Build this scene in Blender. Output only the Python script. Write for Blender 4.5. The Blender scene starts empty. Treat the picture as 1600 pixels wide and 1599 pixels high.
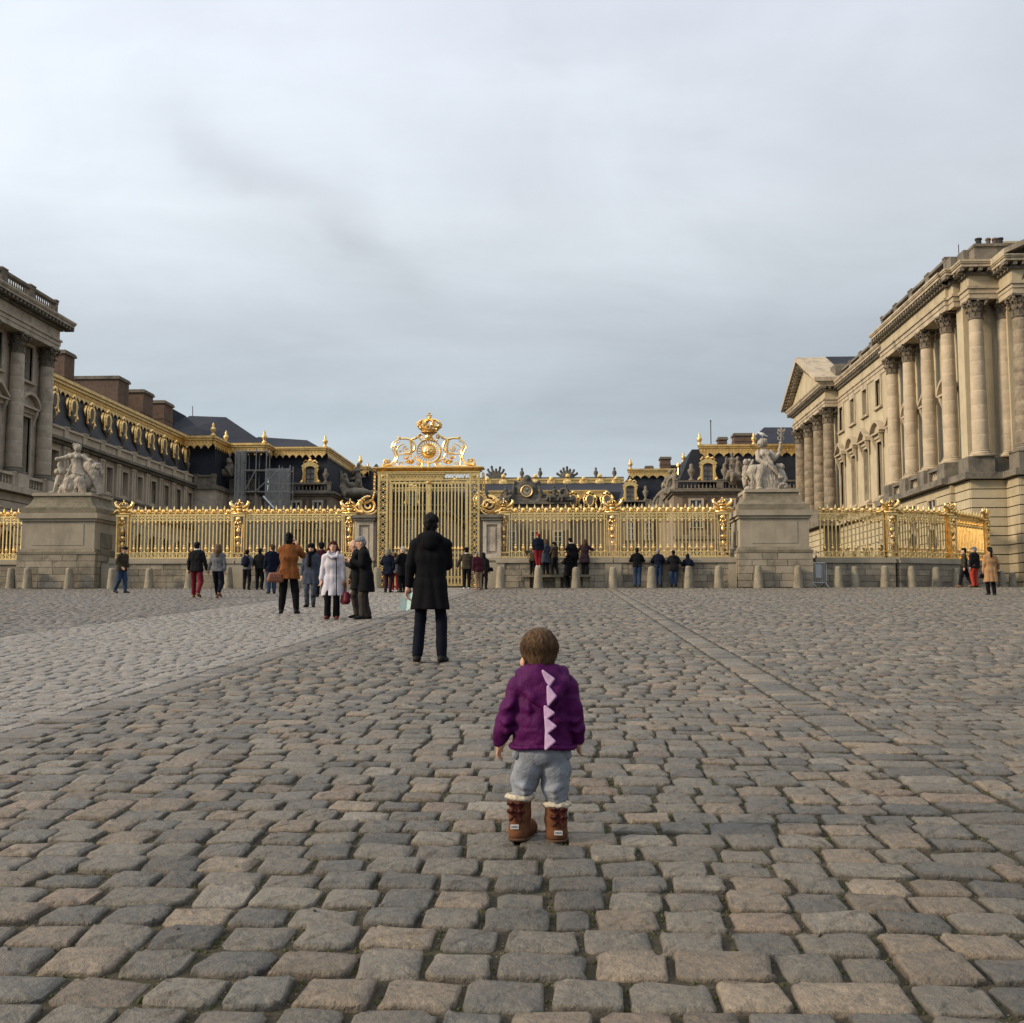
import bpy, math, random
import numpy as np
from mathutils import Vector, Matrix
R = math.radians
random.seed(7); RNG = np.random.default_rng(11)
scene = bpy.context.scene
COL = scene.collection

# ---------------------------------------------------------------- camera, sky, sun, exposure
cd = bpy.data.cameras.new('camera'); cam = bpy.data.objects.new('camera', cd); COL.objects.link(cam)
scene.camera = cam
cd.sensor_fit = 'HORIZONTAL'; cd.sensor_width = 36.0
FPX = 1725.0
cd.lens = 36.0 * FPX / 1600.0
cd.clip_start = 0.05; cd.clip_end = 6000
YAW = math.atan(85 / FPX); PIT = math.atan(158.5 / FPX)
cam.location = (0, 0, 0)
cam.rotation_euler = (math.pi / 2 + PIT, 0, YAW)
FW = np.array([-math.sin(YAW) * math.cos(PIT), math.cos(YAW) * math.cos(PIT), math.sin(PIT)])
RT = np.array([math.cos(YAW), math.sin(YAW), 0.0]); UP = np.cross(RT, FW)

SUN_DIR = Vector((-0.86, -0.30, 0.40)).normalized()      # towards the sun
SUN_EL = math.asin(SUN_DIR.z); SUN_AZ = math.atan2(SUN_DIR.x, SUN_DIR.y)
sl = bpy.data.lights.new('sun', 'SUN'); sl.energy = 2.9; sl.angle = R(10); sl.color = (1.0, 0.80, 0.55)
so = bpy.data.objects.new('sun', sl); COL.objects.link(so)
so.rotation_euler = SUN_DIR.to_track_quat('Z', 'Y').to_euler()

world = bpy.data.worlds.new('World'); scene.world = world; world.use_nodes = True
def build_world():
    nt = world.node_tree; N = nt.nodes; L = nt.links; N.clear()
    def n(t, **k):
        x = N.new(t)
        for a, b in k.items(): setattr(x, a, b)
        return x
    def mth(op, a, b=None, c=None, clamp=False):
        x = n('ShaderNodeMath', operation=op, use_clamp=clamp)
        for i, v in enumerate((a, b, c)):
            if v is None: continue
            if isinstance(v, (int, float)): x.inputs[i].default_value = v
            else: L.new(v, x.inputs[i])
        return x.outputs[0]
    out = n('ShaderNodeOutputWorld')
    sky = n('ShaderNodeTexSky', sky_type='NISHITA', sun_disc=False)
    sky.sun_elevation = SUN_EL; sky.sun_rotation = SUN_AZ
    bg1 = n('ShaderNodeBackground'); L.new(sky.outputs[0], bg1.inputs[0]); bg1.inputs[1].default_value = 0.07
    tc = n('ShaderNodeTexCoord'); sep = n('ShaderNodeSeparateXYZ'); L.new(tc.outputs['Generated'], sep.inputs[0])
    X, Y, Z = sep.outputs
    z1 = mth('MAXIMUM', Z, 0.0)
    den = mth('ADD', z1, 0.13)
    comb = n('ShaderNodeCombineXYZ')
    L.new(mth('DIVIDE', X, den), comb.inputs[0]); L.new(mth('DIVIDE', Y, den), comb.inputs[1])
    mp = n('ShaderNodeMapping'); mp.inputs['Rotation'].default_value = (0, 0, R(28)); mp.inputs['Scale'].default_value = (0.55, 0.95, 1)
    mp.inputs['Location'].default_value = (0.35, 0.2, 0.0)
    L.new(comb.outputs[0], mp.inputs[0])
    n1 = n('ShaderNodeTexNoise'); n1.inputs['Scale'].default_value = 0.95; n1.inputs['Detail'].default_value = 9; n1.inputs['Roughness'].default_value = 0.56; n1.inputs['Distortion'].default_value = 0.5
    L.new(mp.outputs[0], n1.inputs['Vector'])
    mp2 = n('ShaderNodeMapping'); mp2.inputs['Rotation'].default_value = (0, 0, R(-16)); mp2.inputs['Scale'].default_value = (0.5, 1.5, 1)
    L.new(comb.outputs[0], mp2.inputs[0])
    n2 = n('ShaderNodeTexNoise'); n2.inputs['Scale'].default_value = 2.0; n2.inputs['Detail'].default_value = 8; n2.inputs['Roughness'].default_value = 0.6
    L.new(mp2.outputs[0], n2.inputs['Vector'])
    # cloud sheet: brighter overhead, grey-blue lower down
    ramp = n('ShaderNodeValToRGB'); cr = ramp.color_ramp
    cr.elements[0].position = 0.0; cr.elements[0].color = (0.42, 0.47, 0.51, 1)
    cr.elements[1].position = 1.0; cr.elements[1].color = (0.86, 0.88, 0.92, 1)
    for p, c in ((0.10, (0.385, 0.435, 0.47, 1)), (0.14, (0.345, 0.39, 0.425, 1)), (0.18, (0.310, 0.352, 0.385, 1)), (0.25, (0.375, 0.41, 0.445, 1)), (0.34, (0.49, 0.525, 0.565, 1)), (0.50, (0.52, 0.555, 0.615, 1)), (0.62, (0.68, 0.71, 0.76, 1))):
        e = cr.elements.new(p); e.color = c
    L.new(z1, ramp.inputs[0])
    f1 = mth('MULTIPLY_ADD', mth('SUBTRACT', n1.outputs['Fac'], 0.5), 0.5, 1.0)
    f2 = mth('MULTIPLY_ADD', mth('SUBTRACT', n2.outputs['Fac'], 0.5), 0.16, 1.0)
    n3 = n('ShaderNodeTexNoise'); n3.inputs['Scale'].default_value = 5.0; n3.inputs['Detail'].default_value = 9; n3.inputs['Roughness'].default_value = 0.55; n3.inputs['Distortion'].default_value = 0.7
    mp3 = n('ShaderNodeMapping'); mp3.inputs['Scale'].default_value = (1.0, 1.0, 1.7); mp3.inputs['Rotation'].default_value = (0, R(30), 0); L.new(tc.outputs['Generated'], mp3.inputs[0]); L.new(mp3.outputs[0], n3.inputs['Vector'])
    f3 = mth('MULTIPLY_ADD', mth('SUBTRACT', n3.outputs['Fac'], 0.5), 0.30, 1.0)
    # west (left) is nearer the veiled sun and brighter
    wst = mth('MULTIPLY_ADD', mth('MULTIPLY', X, -1.0), 0.42, 1.0)
    # one long grey wisp drifting across the left of the view
    a = mth('DIVIDE', X, mth('MAXIMUM', Y, 0.05)); b = mth('DIVIDE', Z, mth('MAXIMUM', Y, 0.05))
    wn = mth('MULTIPLY_ADD', n3.outputs['Fac'], 0.22, -0.11)
    # line from (-0.354,0.45) to (-0.15,0.325)
    da = mth('ADD', a, 0.262); db = mth('ADD', mth('SUBTRACT', b, 0.397), wn)
    along = mth('ADD', mth('MULTIPLY', da, 0.831), mth('MULTIPLY', db, -0.555))
    across = mth('ADD', mth('MULTIPLY', da, 0.555), mth('MULTIPLY', db, 0.831))
    g = mth('ADD', mth('POWER', mth('DIVIDE', along, 0.155), 4.0), mth('POWER', mth('DIVIDE', across, 0.032), 2.0))
    g = mth('POWER', 2.718, mth('MULTIPLY', g, -1.0))
    g = mth('MULTIPLY', g, mth('MULTIPLY', mth('MULTIPLY_ADD', n3.outputs['Fac'], 3.6, -1.25, True), 0.21))
    fac = mth('MULTIPLY', mth('MULTIPLY', mth('MULTIPLY', f1, f3), f2), mth('MULTIPLY', wst, mth('SUBTRACT', 1.0, g)))
    bg2 = n('ShaderNodeBackground'); L.new(ramp.outputs[0], bg2.inputs[0]); L.new(mth('MULTIPLY', fac, 1.20), bg2.inputs[1])
    mix = n('ShaderNodeMixShader'); mix.inputs[0].default_value = 0.93
    L.new(bg1.outputs[0], mix.inputs[1]); L.new(bg2.outputs[0], mix.inputs[2]); L.new(mix.outputs[0], out.inputs[0])
build_world()
vs = scene.view_settings; vs.view_transform = 'Standard'; vs.look = 'None'; vs.exposure = 0.36; vs.gamma = 1.0; vs.use_curve_mapping = False
scene.render.engine = 'CYCLES'
scene.cycles.max_bounces = 6; scene.cycles.diffuse_bounces = 3; scene.cycles.glossy_bounces = 3

# ---------------------------------------------------------------- helpers
GH, GS, GY = 1.14, 0.046, 49.0        # camera height, ground slope, where the slope levels out
def gz(y):
    return -GH + GS * min(max(y, -40.0), GY)
def at(u, v, Y=None, X=None, Z=None):
    "the point of the photograph's pixel (u, v) on a plane of the place"
    d = FW + RT * (u - 800.0) / FPX + UP * (799.5 - v) / FPX
    t = Y / d[1] if Y is not None else X / d[0] if X is not None else Z / d[2]
    return Vector(d * t)
def gnd(u, v):
    d = FW + RT * (u - 800.0) / FPX + UP * (799.5 - v) / FPX
    return Vector(d * (-GH / (d[2] - GS * d[1])))

class MB:
    "collects simple shapes and links them as one mesh object"
    def __init__(s, fn=None):
        s.v = []; s.f = []; s.n = 0; s.fn = fn
    def add(s, vs, fs):
        vs = np.asarray(vs, float).reshape(-1, 3)
        if s.fn is not None: vs = s.fn(vs)
        s.v.append(vs); k = s.n
        s.f += [tuple(i + k for i in f) for f in fs]; s.n += len(vs)
        return s
    def box(s, x0, x1, y0, y1, z0, z1):
        return s.add([(x, y, z) for z in (z0, z1) for y in (y0, y1) for x in (x0, x1)],
                     [(0, 2, 3, 1), (4, 5, 7, 6), (0, 1, 5, 4), (2, 6, 7, 3), (0, 4, 6, 2), (1, 3, 7, 5)])
    def cbox(s, c, d, rz=0.0, taper=1.0, M=None):
        hx, hy, hz = d[0] / 2, d[1] / 2, d[2] / 2
        p = np.array([(x * (taper if z > 0 else 1), y * (taper if z > 0 else 1), z) for z in (-hz, hz) for y in (-hy, hy) for x in (-hx, hx)], float)
        if M is not None: p = p @ np.array(M.to_3x3()).T
        if rz:
            cs, sn = math.cos(rz), math.sin(rz)
            p = np.stack([p[:, 0] * cs - p[:, 1] * sn, p[:, 0] * sn + p[:, 1] * cs, p[:, 2]], 1)
        return s.add(p + np.array(c, float), [(0, 2, 3, 1), (4, 5, 7, 6), (0, 1, 5, 4), (2, 6, 7, 3), (0, 4, 6, 2), (1, 3, 7, 5)])
    def lathe(s, prof, n=12, c=(0, 0, 0), axis='z', cap=True, ph=0.0, sc=(1, 1)):
        vs = []
        for r, h in prof:
            for i in range(n):
                a = 2 * math.pi * i / n + ph
                x, y = r * math.cos(a) * sc[0], r * math.sin(a) * sc[1]
                vs.append((x + c[0], y + c[1], h + c[2]) if axis == 'z' else (x + c[0], -h + c[1], y + c[2]) if axis == 'y' else (h + c[0], x + c[1], y + c[2]))
        fs = []
        for j in range(len(prof) - 1):
            for i in range(n):
                fs.append((j * n + i, j * n + (i + 1) % n, (j + 1) * n + (i + 1) % n, (j + 1) * n + i))
        if cap:
            fs.append(tuple(range(n - 1, -1, -1))); m = (len(prof) - 1) * n; fs.append(tuple(range(m, m + n)))
        return s.add(vs, fs)
    def tube(s, pts, r, n=6, cap=True, flat=None):
        P = [Vector(p) for p in pts]; m = len(P)
        rs = r if isinstance(r, (list, tuple)) else [r] * m
        vs = []; ref = None
        for i in range(m):
            t = (P[min(i + 1, m - 1)] - P[max(i - 1, 0)])
            t = t.normalized() if t.length > 1e-9 else Vector((0, 0, 1))
            if ref is None: ref = Vector((0, 1, 0)) if abs(t.y) < 0.9 else Vector((1, 0, 0))
            a = t.cross(ref); a = a.normalized() if a.length > 1e-6 else t.orthogonal().normalized()
            b = a.cross(t).normalized(); ref = b
            for k in range(n):
                w = 2 * math.pi * k / n + math.pi / n
                vs.append(P[i] + a * rs[i] * math.cos(w) + b * rs[i] * math.sin(w) * (flat or 1.0))
        fs = []
        for i in range(m - 1):
            for k in range(n):
                fs.append((i * n + k, i * n + (k + 1) % n, (i + 1) * n + (k + 1) % n, (i + 1) * n + k))
        if cap and n > 2:
            fs.append(tuple(range(n - 1, -1, -1))); fs.append(tuple(range((m - 1) * n, m * n)))
        return s.add([tuple(v) for v in vs], fs)
    def prism(s, poly, d0, d1, plane='xz'):
        "polygon in a plane, extruded along the third axis from d0 to d1"
        k = len(poly)
        def pt(p, d): return (p[0], d, p[1]) if plane == 'xz' else (d, p[0], p[1]) if plane == 'yz' else (p[0], p[1], d)
        vs = [pt(p, d0) for p in poly] + [pt(p, d1) for p in poly]
        fs = [tuple(range(k)), tuple(range(2 * k - 1, k - 1, -1))] + [(i, i + k, (i + 1) % k + k, (i + 1) % k) for i in range(k)]
        return s.add(vs, fs)
    def ball(s, c, r, nu=8, nv=5):
        rr = r if isinstance(r, (tuple, list)) else (r, r, r)
        vs = [(c[0], c[1], c[2] - rr[2])]
        for j in range(1, nv):
            t = math.pi * j / nv
            for i in range(nu):
                a = 2 * math.pi * i / nu
                vs.append((c[0] + rr[0] * math.sin(t) * math.cos(a), c[1] + rr[1] * math.sin(t) * math.sin(a), c[2] - rr[2] * math.cos(t)))
        vs.append((c[0], c[1], c[2] + rr[2])); last = len(vs) - 1
        fs = [(0, 1 + (i + 1) % nu, 1 + i) for i in range(nu)]
        for j in range(nv - 2):
            for i in range(nu):
                a = 1 + j * nu
                fs.append((a + i, a + (i + 1) % nu, a + nu + (i + 1) % nu, a + nu + i))
        a = 1 + (nv - 2) * nu
        fs += [(a + i, a + (i + 1) % nu, last) for i in range(nu)]
        return s.add(vs, fs)
    def mesh(s, name, smooth=False):
        me = bpy.data.meshes.new(name)
        if s.n: me.from_pydata(np.concatenate(s.v).tolist(), [], s.f)
        if smooth: me.shade_smooth()
        return me
    def build(s, name, m, parent=None, smooth=False, **props):
        return put(name, s.mesh(name, smooth), m, parent, **props)

def put(name, me, m=None, parent=None, loc=None, rz=None, **props):
    if m is not None and not me.materials: me.materials.append(m)
    o = bpy.data.objects.new(name, me); COL.objects.link(o)
    if m is not None and me.materials[0] != m:
        o.material_slots[0].link = 'OBJECT'; o.material_slots[0].material = m
    if parent is not None: o.parent = parent
    if loc is not None: o.location = loc
    if rz is not None: o.rotation_euler = (0, 0, rz)
    for k, v in props.items(): o[k] = v
    return o
def thing(name, label, cat, loc=(0, 0, 0), rz=0.0, group=None):
    o = bpy.data.objects.new(name, None); COL.objects.link(o)
    o.empty_display_size = 0.2
    o.location = loc; o.rotation_euler = (0, 0, rz); o['label'] = label; o['category'] = cat; o['kind'] = 'thing'
    if group: o['group'] = group
    return o
def tag(o, label, cat, group=None):
    o['label'] = label; o['category'] = cat; o['kind'] = 'thing'
    if group: o['group'] = group
    return o
def copy_tree(o, parent=None):
    c = o.copy(); COL.objects.link(c)
    if parent is not None: c.parent = parent
    for ch in list(o.children): copy_tree(ch, c)
    return c

# ---------------------------------------------------------------- implicit surfaces for figures and sculpture
def smin(a, b, k):
    h = np.clip(0.5 + 0.5 * (b - a) / k, 0, 1)
    return b + (a - b) * h - k * h * (1 - h)
class SDF:
    "a union of tapered capsules and ellipsoids, meshed as ONE continuous surface"
    def __init__(s, k=0.02): s.p = []; s.k = k; s.cuts = []; s.wr = None
    def cap(s, a, b, ra, rb=None, k=None):
        s.p.append(('c', np.array(a, float), np.array(b, float), ra, ra if rb is None else rb, k)); return s
    def chain(s, pts, rs, k=None):
        for i in range(len(pts) - 1): s.cap(pts[i], pts[i + 1], rs[i], rs[i + 1], k)
        return s
    def ell(s, c, r, rot=None, k=None):
        m = np.eye(3) if rot is None else np.array(Matrix.Rotation(rot[1], 3, rot[0]))
        s.p.append(('e', np.array(c, float), np.array(r, float), m, None, k)); return s
    def cut(s, nrm, d, k=0.0):
        "keep the side where nrm.p < d"
        s.cuts.append((np.array(nrm, float), d)); return s
    def mesh(s, name, vox, smooth=True):
        lo = np.array([1e9] * 3); hi = -lo
        for q in s.p:
            if q[0] == 'c':
                r = max(q[3], q[4]); lo = np.minimum(lo, np.minimum(q[1], q[2]) - r); hi = np.maximum(hi, np.maximum(q[1], q[2]) + r)
            else:
                r = max(q[2]); lo = np.minimum(lo, q[1] - r); hi = np.maximum(hi, q[1] + r)
        pad = 2.5 * vox + (s.wr[0] if s.wr else 0); lo -= pad; hi += pad
        for nrm, d in s.cuts:
            for ax in range(3):
                if nrm[ax] > 0.999: hi[ax] = min(hi[ax], d + 3 * vox)
                if nrm[ax] < -0.999: lo[ax] = max(lo[ax], -d - 3 * vox)
        dims = np.maximum(np.ceil((hi - lo) / vox).astype(int) + 1, 4)
        g = np.full(dims, 1.0, dtype=np.float32)
        ax = [lo[i] + vox * np.arange(dims[i]) for i in range(3)]
        for q in s.p:
            k = q[5] if q[5] is not None else s.k
            if q[0] == 'c':
                r = max(q[3], q[4]) + k + 3 * vox; l = np.minimum(q[1], q[2]) - r; h = np.maximum(q[1], q[2]) + r
            else:
                r = max(q[2]) + k + 3 * vox; l = q[1] - r; h = q[1] + r
            i0 = np.clip(np.floor((l - lo) / vox).astype(int), 0, dims); i1 = np.clip(np.ceil((h - lo) / vox).astype(int) + 1, 0, dims)
            if np.any(i1 <= i0): continue
            sl_ = tuple(slice(i0[i], i1[i]) for i in range(3))
            px = ax[0][sl_[0]][:, None, None]; py = ax[1][sl_[1]][None, :, None]; pz = ax[2][sl_[2]][None, None, :]
            if q[0] == 'c':
                a, b = q[1], q[2]; ab = b - a; L2 = max(float(ab @ ab), 1e-12)
                dx, dy, dz = px - a[0], py - a[1], pz - a[2]
                t = np.clip((dx * ab[0] + dy * ab[1] + dz * ab[2]) / L2, 0, 1)
                dd = np.sqrt((dx - t * ab[0]) ** 2 + (dy - t * ab[1]) ** 2 + (dz - t * ab[2]) ** 2) - (q[3] + (q[4] - q[3]) * t)
            else:
                c, rr, m = q[1], q[2], q[3]
                dx, dy, dz = px - c[0], py - c[1], pz - c[2]
                ex = (m[0, 0] * dx + m[1, 0] * dy + m[2, 0] * dz); ey = (m[0, 1] * dx + m[1, 1] * dy + m[2, 1] * dz); ez = (m[0, 2] * dx + m[1, 2] * dy + m[2, 2] * dz)
                k0 = np.sqrt((ex / rr[0]) ** 2 + (ey / rr[1]) ** 2 + (ez / rr[2]) ** 2)
                k1 = np.sqrt((ex / rr[0] ** 2) ** 2 + (ey / rr[1] ** 2) ** 2 + (ez / rr[2] ** 2) ** 2)
                dd = np.where(k1 < 1e-9, -min(rr), k0 * (k0 - 1) / np.maximum(k1, 1e-9))
            g[sl_] = smin(g[sl_], dd.astype(np.float32), max(k, 1e-4))
        if s.wr:                                                  # cloth folds
            amp, fr, sd = s.wr[:3]; wd = np.array(s.wr[3] if len(s.wr) > 3 else (1, 1, 1), float)
            r2 = np.random.default_rng(sd)
            px = ax[0][:, None, None]; py = ax[1][None, :, None]; pz = ax[2][None, None, :]
            w = 0
            for j in range(5):
                f = fr * (0.6 + 0.35 * j) * r2.uniform(0.8, 1.2); d = r2.normal(size=3) * wd; d /= np.linalg.norm(d)
                d2 = r2.normal(size=3)
                u_ = np.sin(f * (d[0] * px + d[1] * py + d[2] * pz) + 1.6 * np.sin(fr * 0.4 * (d2[0] * px + d2[1] * py + d2[2] * pz)) + r2.uniform(0, 6))
                w = w + (u_ if len(s.wr) < 4 else 1.3 - 2.1 * np.abs(u_)) / (1 + 0.5 * j)
            g = g + (amp * 0.45 * w).astype(np.float32)
        for nrm, d in s.cuts:
            pl = ax[0][:, None, None] * nrm[0] + ax[1][None, :, None] * nrm[1] + ax[2][None, None, :] * nrm[2] - d
            g = np.maximum(g, pl.astype(np.float32))
        return nets(name, g, lo, vox, smooth)
def nets(name, g, lo, vox, smooth=True):
    "surface nets: one vertex per crossed cell, one quad per crossed edge"
    ins = g < 0
    c = [ins[a:ins.shape[0] - 1 + a, b:ins.shape[1] - 1 + b, d:ins.shape[2] - 1 + d] for a in (0, 1) for b in (0, 1) for d in (0, 1)]
    s_ = sum(x.astype(np.int8) for x in c)
    cell = (s_ > 0) & (s_ < 8)
    idx = np.full(cell.shape, -1, np.int64); ci = np.argwhere(cell); idx[cell] = np.arange(len(ci))
    acc = np.zeros((len(ci), 3)); cnt = np.zeros(len(ci))
    I, J, K = ci.T
    for ax in range(3):
        o1, o2 = [x for x in range(3) if x != ax]
        for a in (0, 1):
            for b in (0, 1):
                off = [0, 0, 0]; off[o1] = a; off[o2] = b
                e = list(off); e[ax] = 1
                v0 = g[I + off[0], J + off[1], K + off[2]]; v1 = g[I + e[0], J + e[1], K + e[2]]
                m = (v0 < 0) != (v1 < 0)
                t = np.where(m, v0 / np.where(m, v0 - v1, 1), 0)
                p = np.zeros((len(ci), 3)); p[:, o1] = a; p[:, o2] = b; p[:, ax] = t
                acc += p * m[:, None]; cnt += m
    V = (ci + acc / np.maximum(cnt, 1)[:, None]) * vox + lo
    quads = []
    for ax in range(3):
        o1, o2 = (ax + 1) % 3, (ax + 2) % 3
        A = np.moveaxis(ins, (ax, o1, o2), (0, 1, 2)); ID = np.moveaxis(idx, (ax, o1, o2), (0, 1, 2))
        d = A[:-1] != A[1:]
        d = d[:, 1:-1, 1:-1]; e = np.argwhere(d)
        if not len(e): continue
        i, j, k = e[:, 0], e[:, 1] + 1, e[:, 2] + 1
        q = np.stack([ID[i, j - 1, k - 1], ID[i, j, k - 1], ID[i, j, k], ID[i, j - 1, k]], 1)
        fl = ~A[i, j, k]
        q[fl] = q[fl][:, ::-1]
        quads.append(q)
    Q = np.concatenate(quads) if quads else np.zeros((0, 4), int)
    Q = Q[(Q >= 0).all(1)]
    me = fast_mesh(name, V, Q)
    if smooth: me.shade_smooth()
    return me
def fast_mesh(name, V, Q, cols=None):
    me = bpy.data.meshes.new(name)
    k = Q.shape[1]
    me.vertices.add(len(V)); me.vertices.foreach_set('co', np.asarray(V, np.float32).ravel())
    me.loops.add(Q.size); me.loops.foreach_set('vertex_index', Q.astype(np.int32).ravel())
    me.polygons.add(len(Q)); me.polygons.foreach_set('loop_start', np.arange(0, Q.size, k, dtype=np.int32))
    me.update(calc_edges=True); me.validate()
    if cols is not None:
        a = me.attributes.new('tone', 'FLOAT_COLOR', 'POINT'); a.data.foreach_set('color', np.asarray(cols, np.float32).ravel())
    return me

# ---------------------------------------------------------------- materials
def mat(name, col, rough=0.8, metal=0.0, n_scale=None, var=0.25, bump=0.0, bump_scale=None, stain=None, stain_scale=0.6, stain_amt=0.6, streak=False, spec=0.3, objvar=0.0, tone=False, det=6, patch=None, patch_scale=6.0, patch_amt=0.5):
    m = bpy.data.materials.new(name); m.use_nodes = True
    nt = m.node_tree; N = nt.nodes; L = nt.links
    b = N['Principled BSDF']; b.inputs['Roughness'].default_value = rough; b.inputs['Metallic'].default_value = metal
    b.inputs['Specular IOR Level'].default_value = spec
    cur = None
    def mixc(a, bb, f, mode='MIX'):
        x = N.new('ShaderNodeMix'); x.data_type = 'RGBA'; x.blend_type = mode
        for sock, v in ((x.inputs[0], f), (x.inputs[6], a), (x.inputs[7], bb)):
            if isinstance(v, (int, float)): sock.default_value = v
            elif isinstance(v, tuple): sock.default_value = v
            else: L.new(v, sock)
        return x.outputs[2]
    geo = N.new('ShaderNodeNewGeometry'); pos = geo.outputs['Position']
    cur = (*col, 1.0)
    if tone:
        at_ = N.new('ShaderNodeAttribute'); at_.attribute_name = 'tone'; cur = at_.outputs['Color']
    if n_scale:
        t = N.new('ShaderNodeTexNoise'); t.inputs['Scale'].default_value = n_scale; t.inputs['Detail'].default_value = det; t.inputs['Roughness'].default_value = 0.62
        L.new(pos, t.inputs['Vector'])
        mr = N.new('ShaderNodeMapRange'); mr.inputs[1].default_value = 0.28; mr.inputs[2].default_value = 0.72; mr.inputs[3].default_value = 1 - var; mr.inputs[4].default_value = 1 + var
        L.new(t.outputs['Fac'], mr.inputs[0])
        cm = N.new('ShaderNodeCombineColor')
        for i in range(3): L.new(mr.outputs[0], cm.inputs[i])
        cur = mixc(cur, cm.outputs[0], 1.0, 'MULTIPLY')
    if patch is not None:
        t = N.new('ShaderNodeTexNoise'); t.inputs['Scale'].default_value = patch_scale; t.inputs['Detail'].default_value = 6; t.inputs['Roughness'].default_value = 0.7; t.inputs['Distortion'].default_value = 1.0
        L.new(pos, t.inputs['Vector'])
        mr = N.new('ShaderNodeMapRange'); mr.inputs[1].default_value = 0.48; mr.inputs[2].default_value = 0.66; mr.inputs[4].default_value = patch_amt
        L.new(t.outputs['Fac'], mr.inputs[0]); cur = mixc(cur, (*patch, 1.0), mr.outputs[0])
    if stain is not None:
        mp = N.new('ShaderNodeMapping'); mp.inputs['Scale'].default_value = (1, 1, 0.22) if streak else (1, 1, 1)
        L.new(pos, mp.inputs[0])
        t = N.new('ShaderNodeTexNoise'); t.inputs['Scale'].default_value = stain_scale; t.inputs['Detail'].default_value = 7; t.inputs['Roughness'].default_value = 0.65; t.inputs['Distortion'].default_value = 0.6
        L.new(mp.outputs[0], t.inputs['Vector'])
        mr = N.new('ShaderNodeMapRange'); mr.inputs[1].default_value = 0.5; mr.inputs[2].default_value = 0.72; mr.inputs[4].default_value = stain_amt
        L.new(t.outputs['Fac'], mr.inputs[0])
        cur = mixc(cur, (*stain, 1.0), mr.outputs[0])
    if objvar:
        oi = N.new('ShaderNodeObjectInfo'); mr = N.new('ShaderNodeMapRange'); mr.inputs[3].default_value = 1 - objvar; mr.inputs[4].default_value = 1 + objvar
        L.new(oi.outputs['Random'], mr.inputs[0])
        cm = N.new('ShaderNodeCombineColor')
        for i in range(3): L.new(mr.outputs[0], cm.inputs[i])
        cur = mixc(cur, cm.outputs[0], 1.0, 'MULTIPLY')
    if isinstance(cur, tuple): b.inputs['Base Color'].default_value = cur
    else: L.new(cur, b.inputs['Base Color'])
    if bump:
        t = N.new('ShaderNodeTexNoise'); t.inputs['Scale'].default_value = bump_scale or 30; t.inputs['Detail'].default_value = 6; t.inputs['Roughness'].default_value = 0.65
        L.new(pos, t.inputs['Vector'])
        bn = N.new('ShaderNodeBump'); bn.inputs['Strength'].default_value = 1.0; bn.inputs['Distance'].default_value = bump
        L.new(t.outputs['Fac'], bn.inputs['Height']); L.new(bn.outputs[0], b.inputs['Normal'])
    return m
M = {}
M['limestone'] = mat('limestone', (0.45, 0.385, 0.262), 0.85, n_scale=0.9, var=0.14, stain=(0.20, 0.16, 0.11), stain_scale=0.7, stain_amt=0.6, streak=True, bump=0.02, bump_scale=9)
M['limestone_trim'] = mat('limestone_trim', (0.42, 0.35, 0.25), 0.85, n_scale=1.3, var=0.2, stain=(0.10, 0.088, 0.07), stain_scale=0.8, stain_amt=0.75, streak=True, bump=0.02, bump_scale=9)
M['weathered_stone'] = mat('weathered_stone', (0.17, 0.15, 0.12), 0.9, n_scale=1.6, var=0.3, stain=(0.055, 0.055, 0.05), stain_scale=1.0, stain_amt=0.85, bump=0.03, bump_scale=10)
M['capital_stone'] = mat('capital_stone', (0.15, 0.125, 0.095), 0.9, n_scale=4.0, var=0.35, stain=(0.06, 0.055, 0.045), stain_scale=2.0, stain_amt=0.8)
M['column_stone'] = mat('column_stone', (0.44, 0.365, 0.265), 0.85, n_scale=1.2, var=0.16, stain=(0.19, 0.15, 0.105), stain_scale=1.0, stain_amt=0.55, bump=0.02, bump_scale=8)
M['old_column_stone'] = mat('old_column_stone', (0.25, 0.205, 0.15), 0.9, n_scale=2.2, var=0.35, stain=(0.09, 0.08, 0.065), stain_scale=1.4, stain_amt=0.75, bump=0.05, bump_scale=6)
M['grey_stone'] = mat('grey_stone', (0.45, 0.39, 0.31), 0.9, n_scale=1.5, var=0.2, stain=(0.12, 0.105, 0.085), stain_scale=0.9, stain_amt=0.6, bump=0.02, bump_scale=10)
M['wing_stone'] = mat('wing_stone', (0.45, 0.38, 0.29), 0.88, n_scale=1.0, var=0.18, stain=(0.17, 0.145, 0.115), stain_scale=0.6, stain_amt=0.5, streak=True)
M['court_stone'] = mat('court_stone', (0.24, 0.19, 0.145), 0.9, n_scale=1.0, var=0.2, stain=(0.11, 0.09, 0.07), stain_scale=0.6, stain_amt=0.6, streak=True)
M['pedestal_stone'] = mat('pedestal_stone', (0.31, 0.27, 0.205), 0.88, n_scale=1.6, var=0.16, stain=(0.15, 0.13, 0.095), stain_scale=1.2, stain_amt=0.5, streak=True, bump=0.012, bump_scale=14)
M['mossy_stone'] = mat('mossy_stone', (0.185, 0.16, 0.115), 0.95, n_scale=2.5, var=0.3, stain=(0.075, 0.075, 0.045), stain_scale=1.6, stain_amt=0.8, bump=0.02, bump_scale=14)
M['block_stone'] = mat('block_stone', (0.26, 0.225, 0.17), 0.9, n_scale=2.0, var=0.25, stain=(0.055, 0.052, 0.042), stain_scale=1.35, stain_amt=0.85, bump=0.02, bump_scale=14, objvar=0.22)
M['joint_stone'] = mat('joint_stone', (0.10, 0.09, 0.07), 0.95, n_scale=3, var=0.3)
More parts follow.
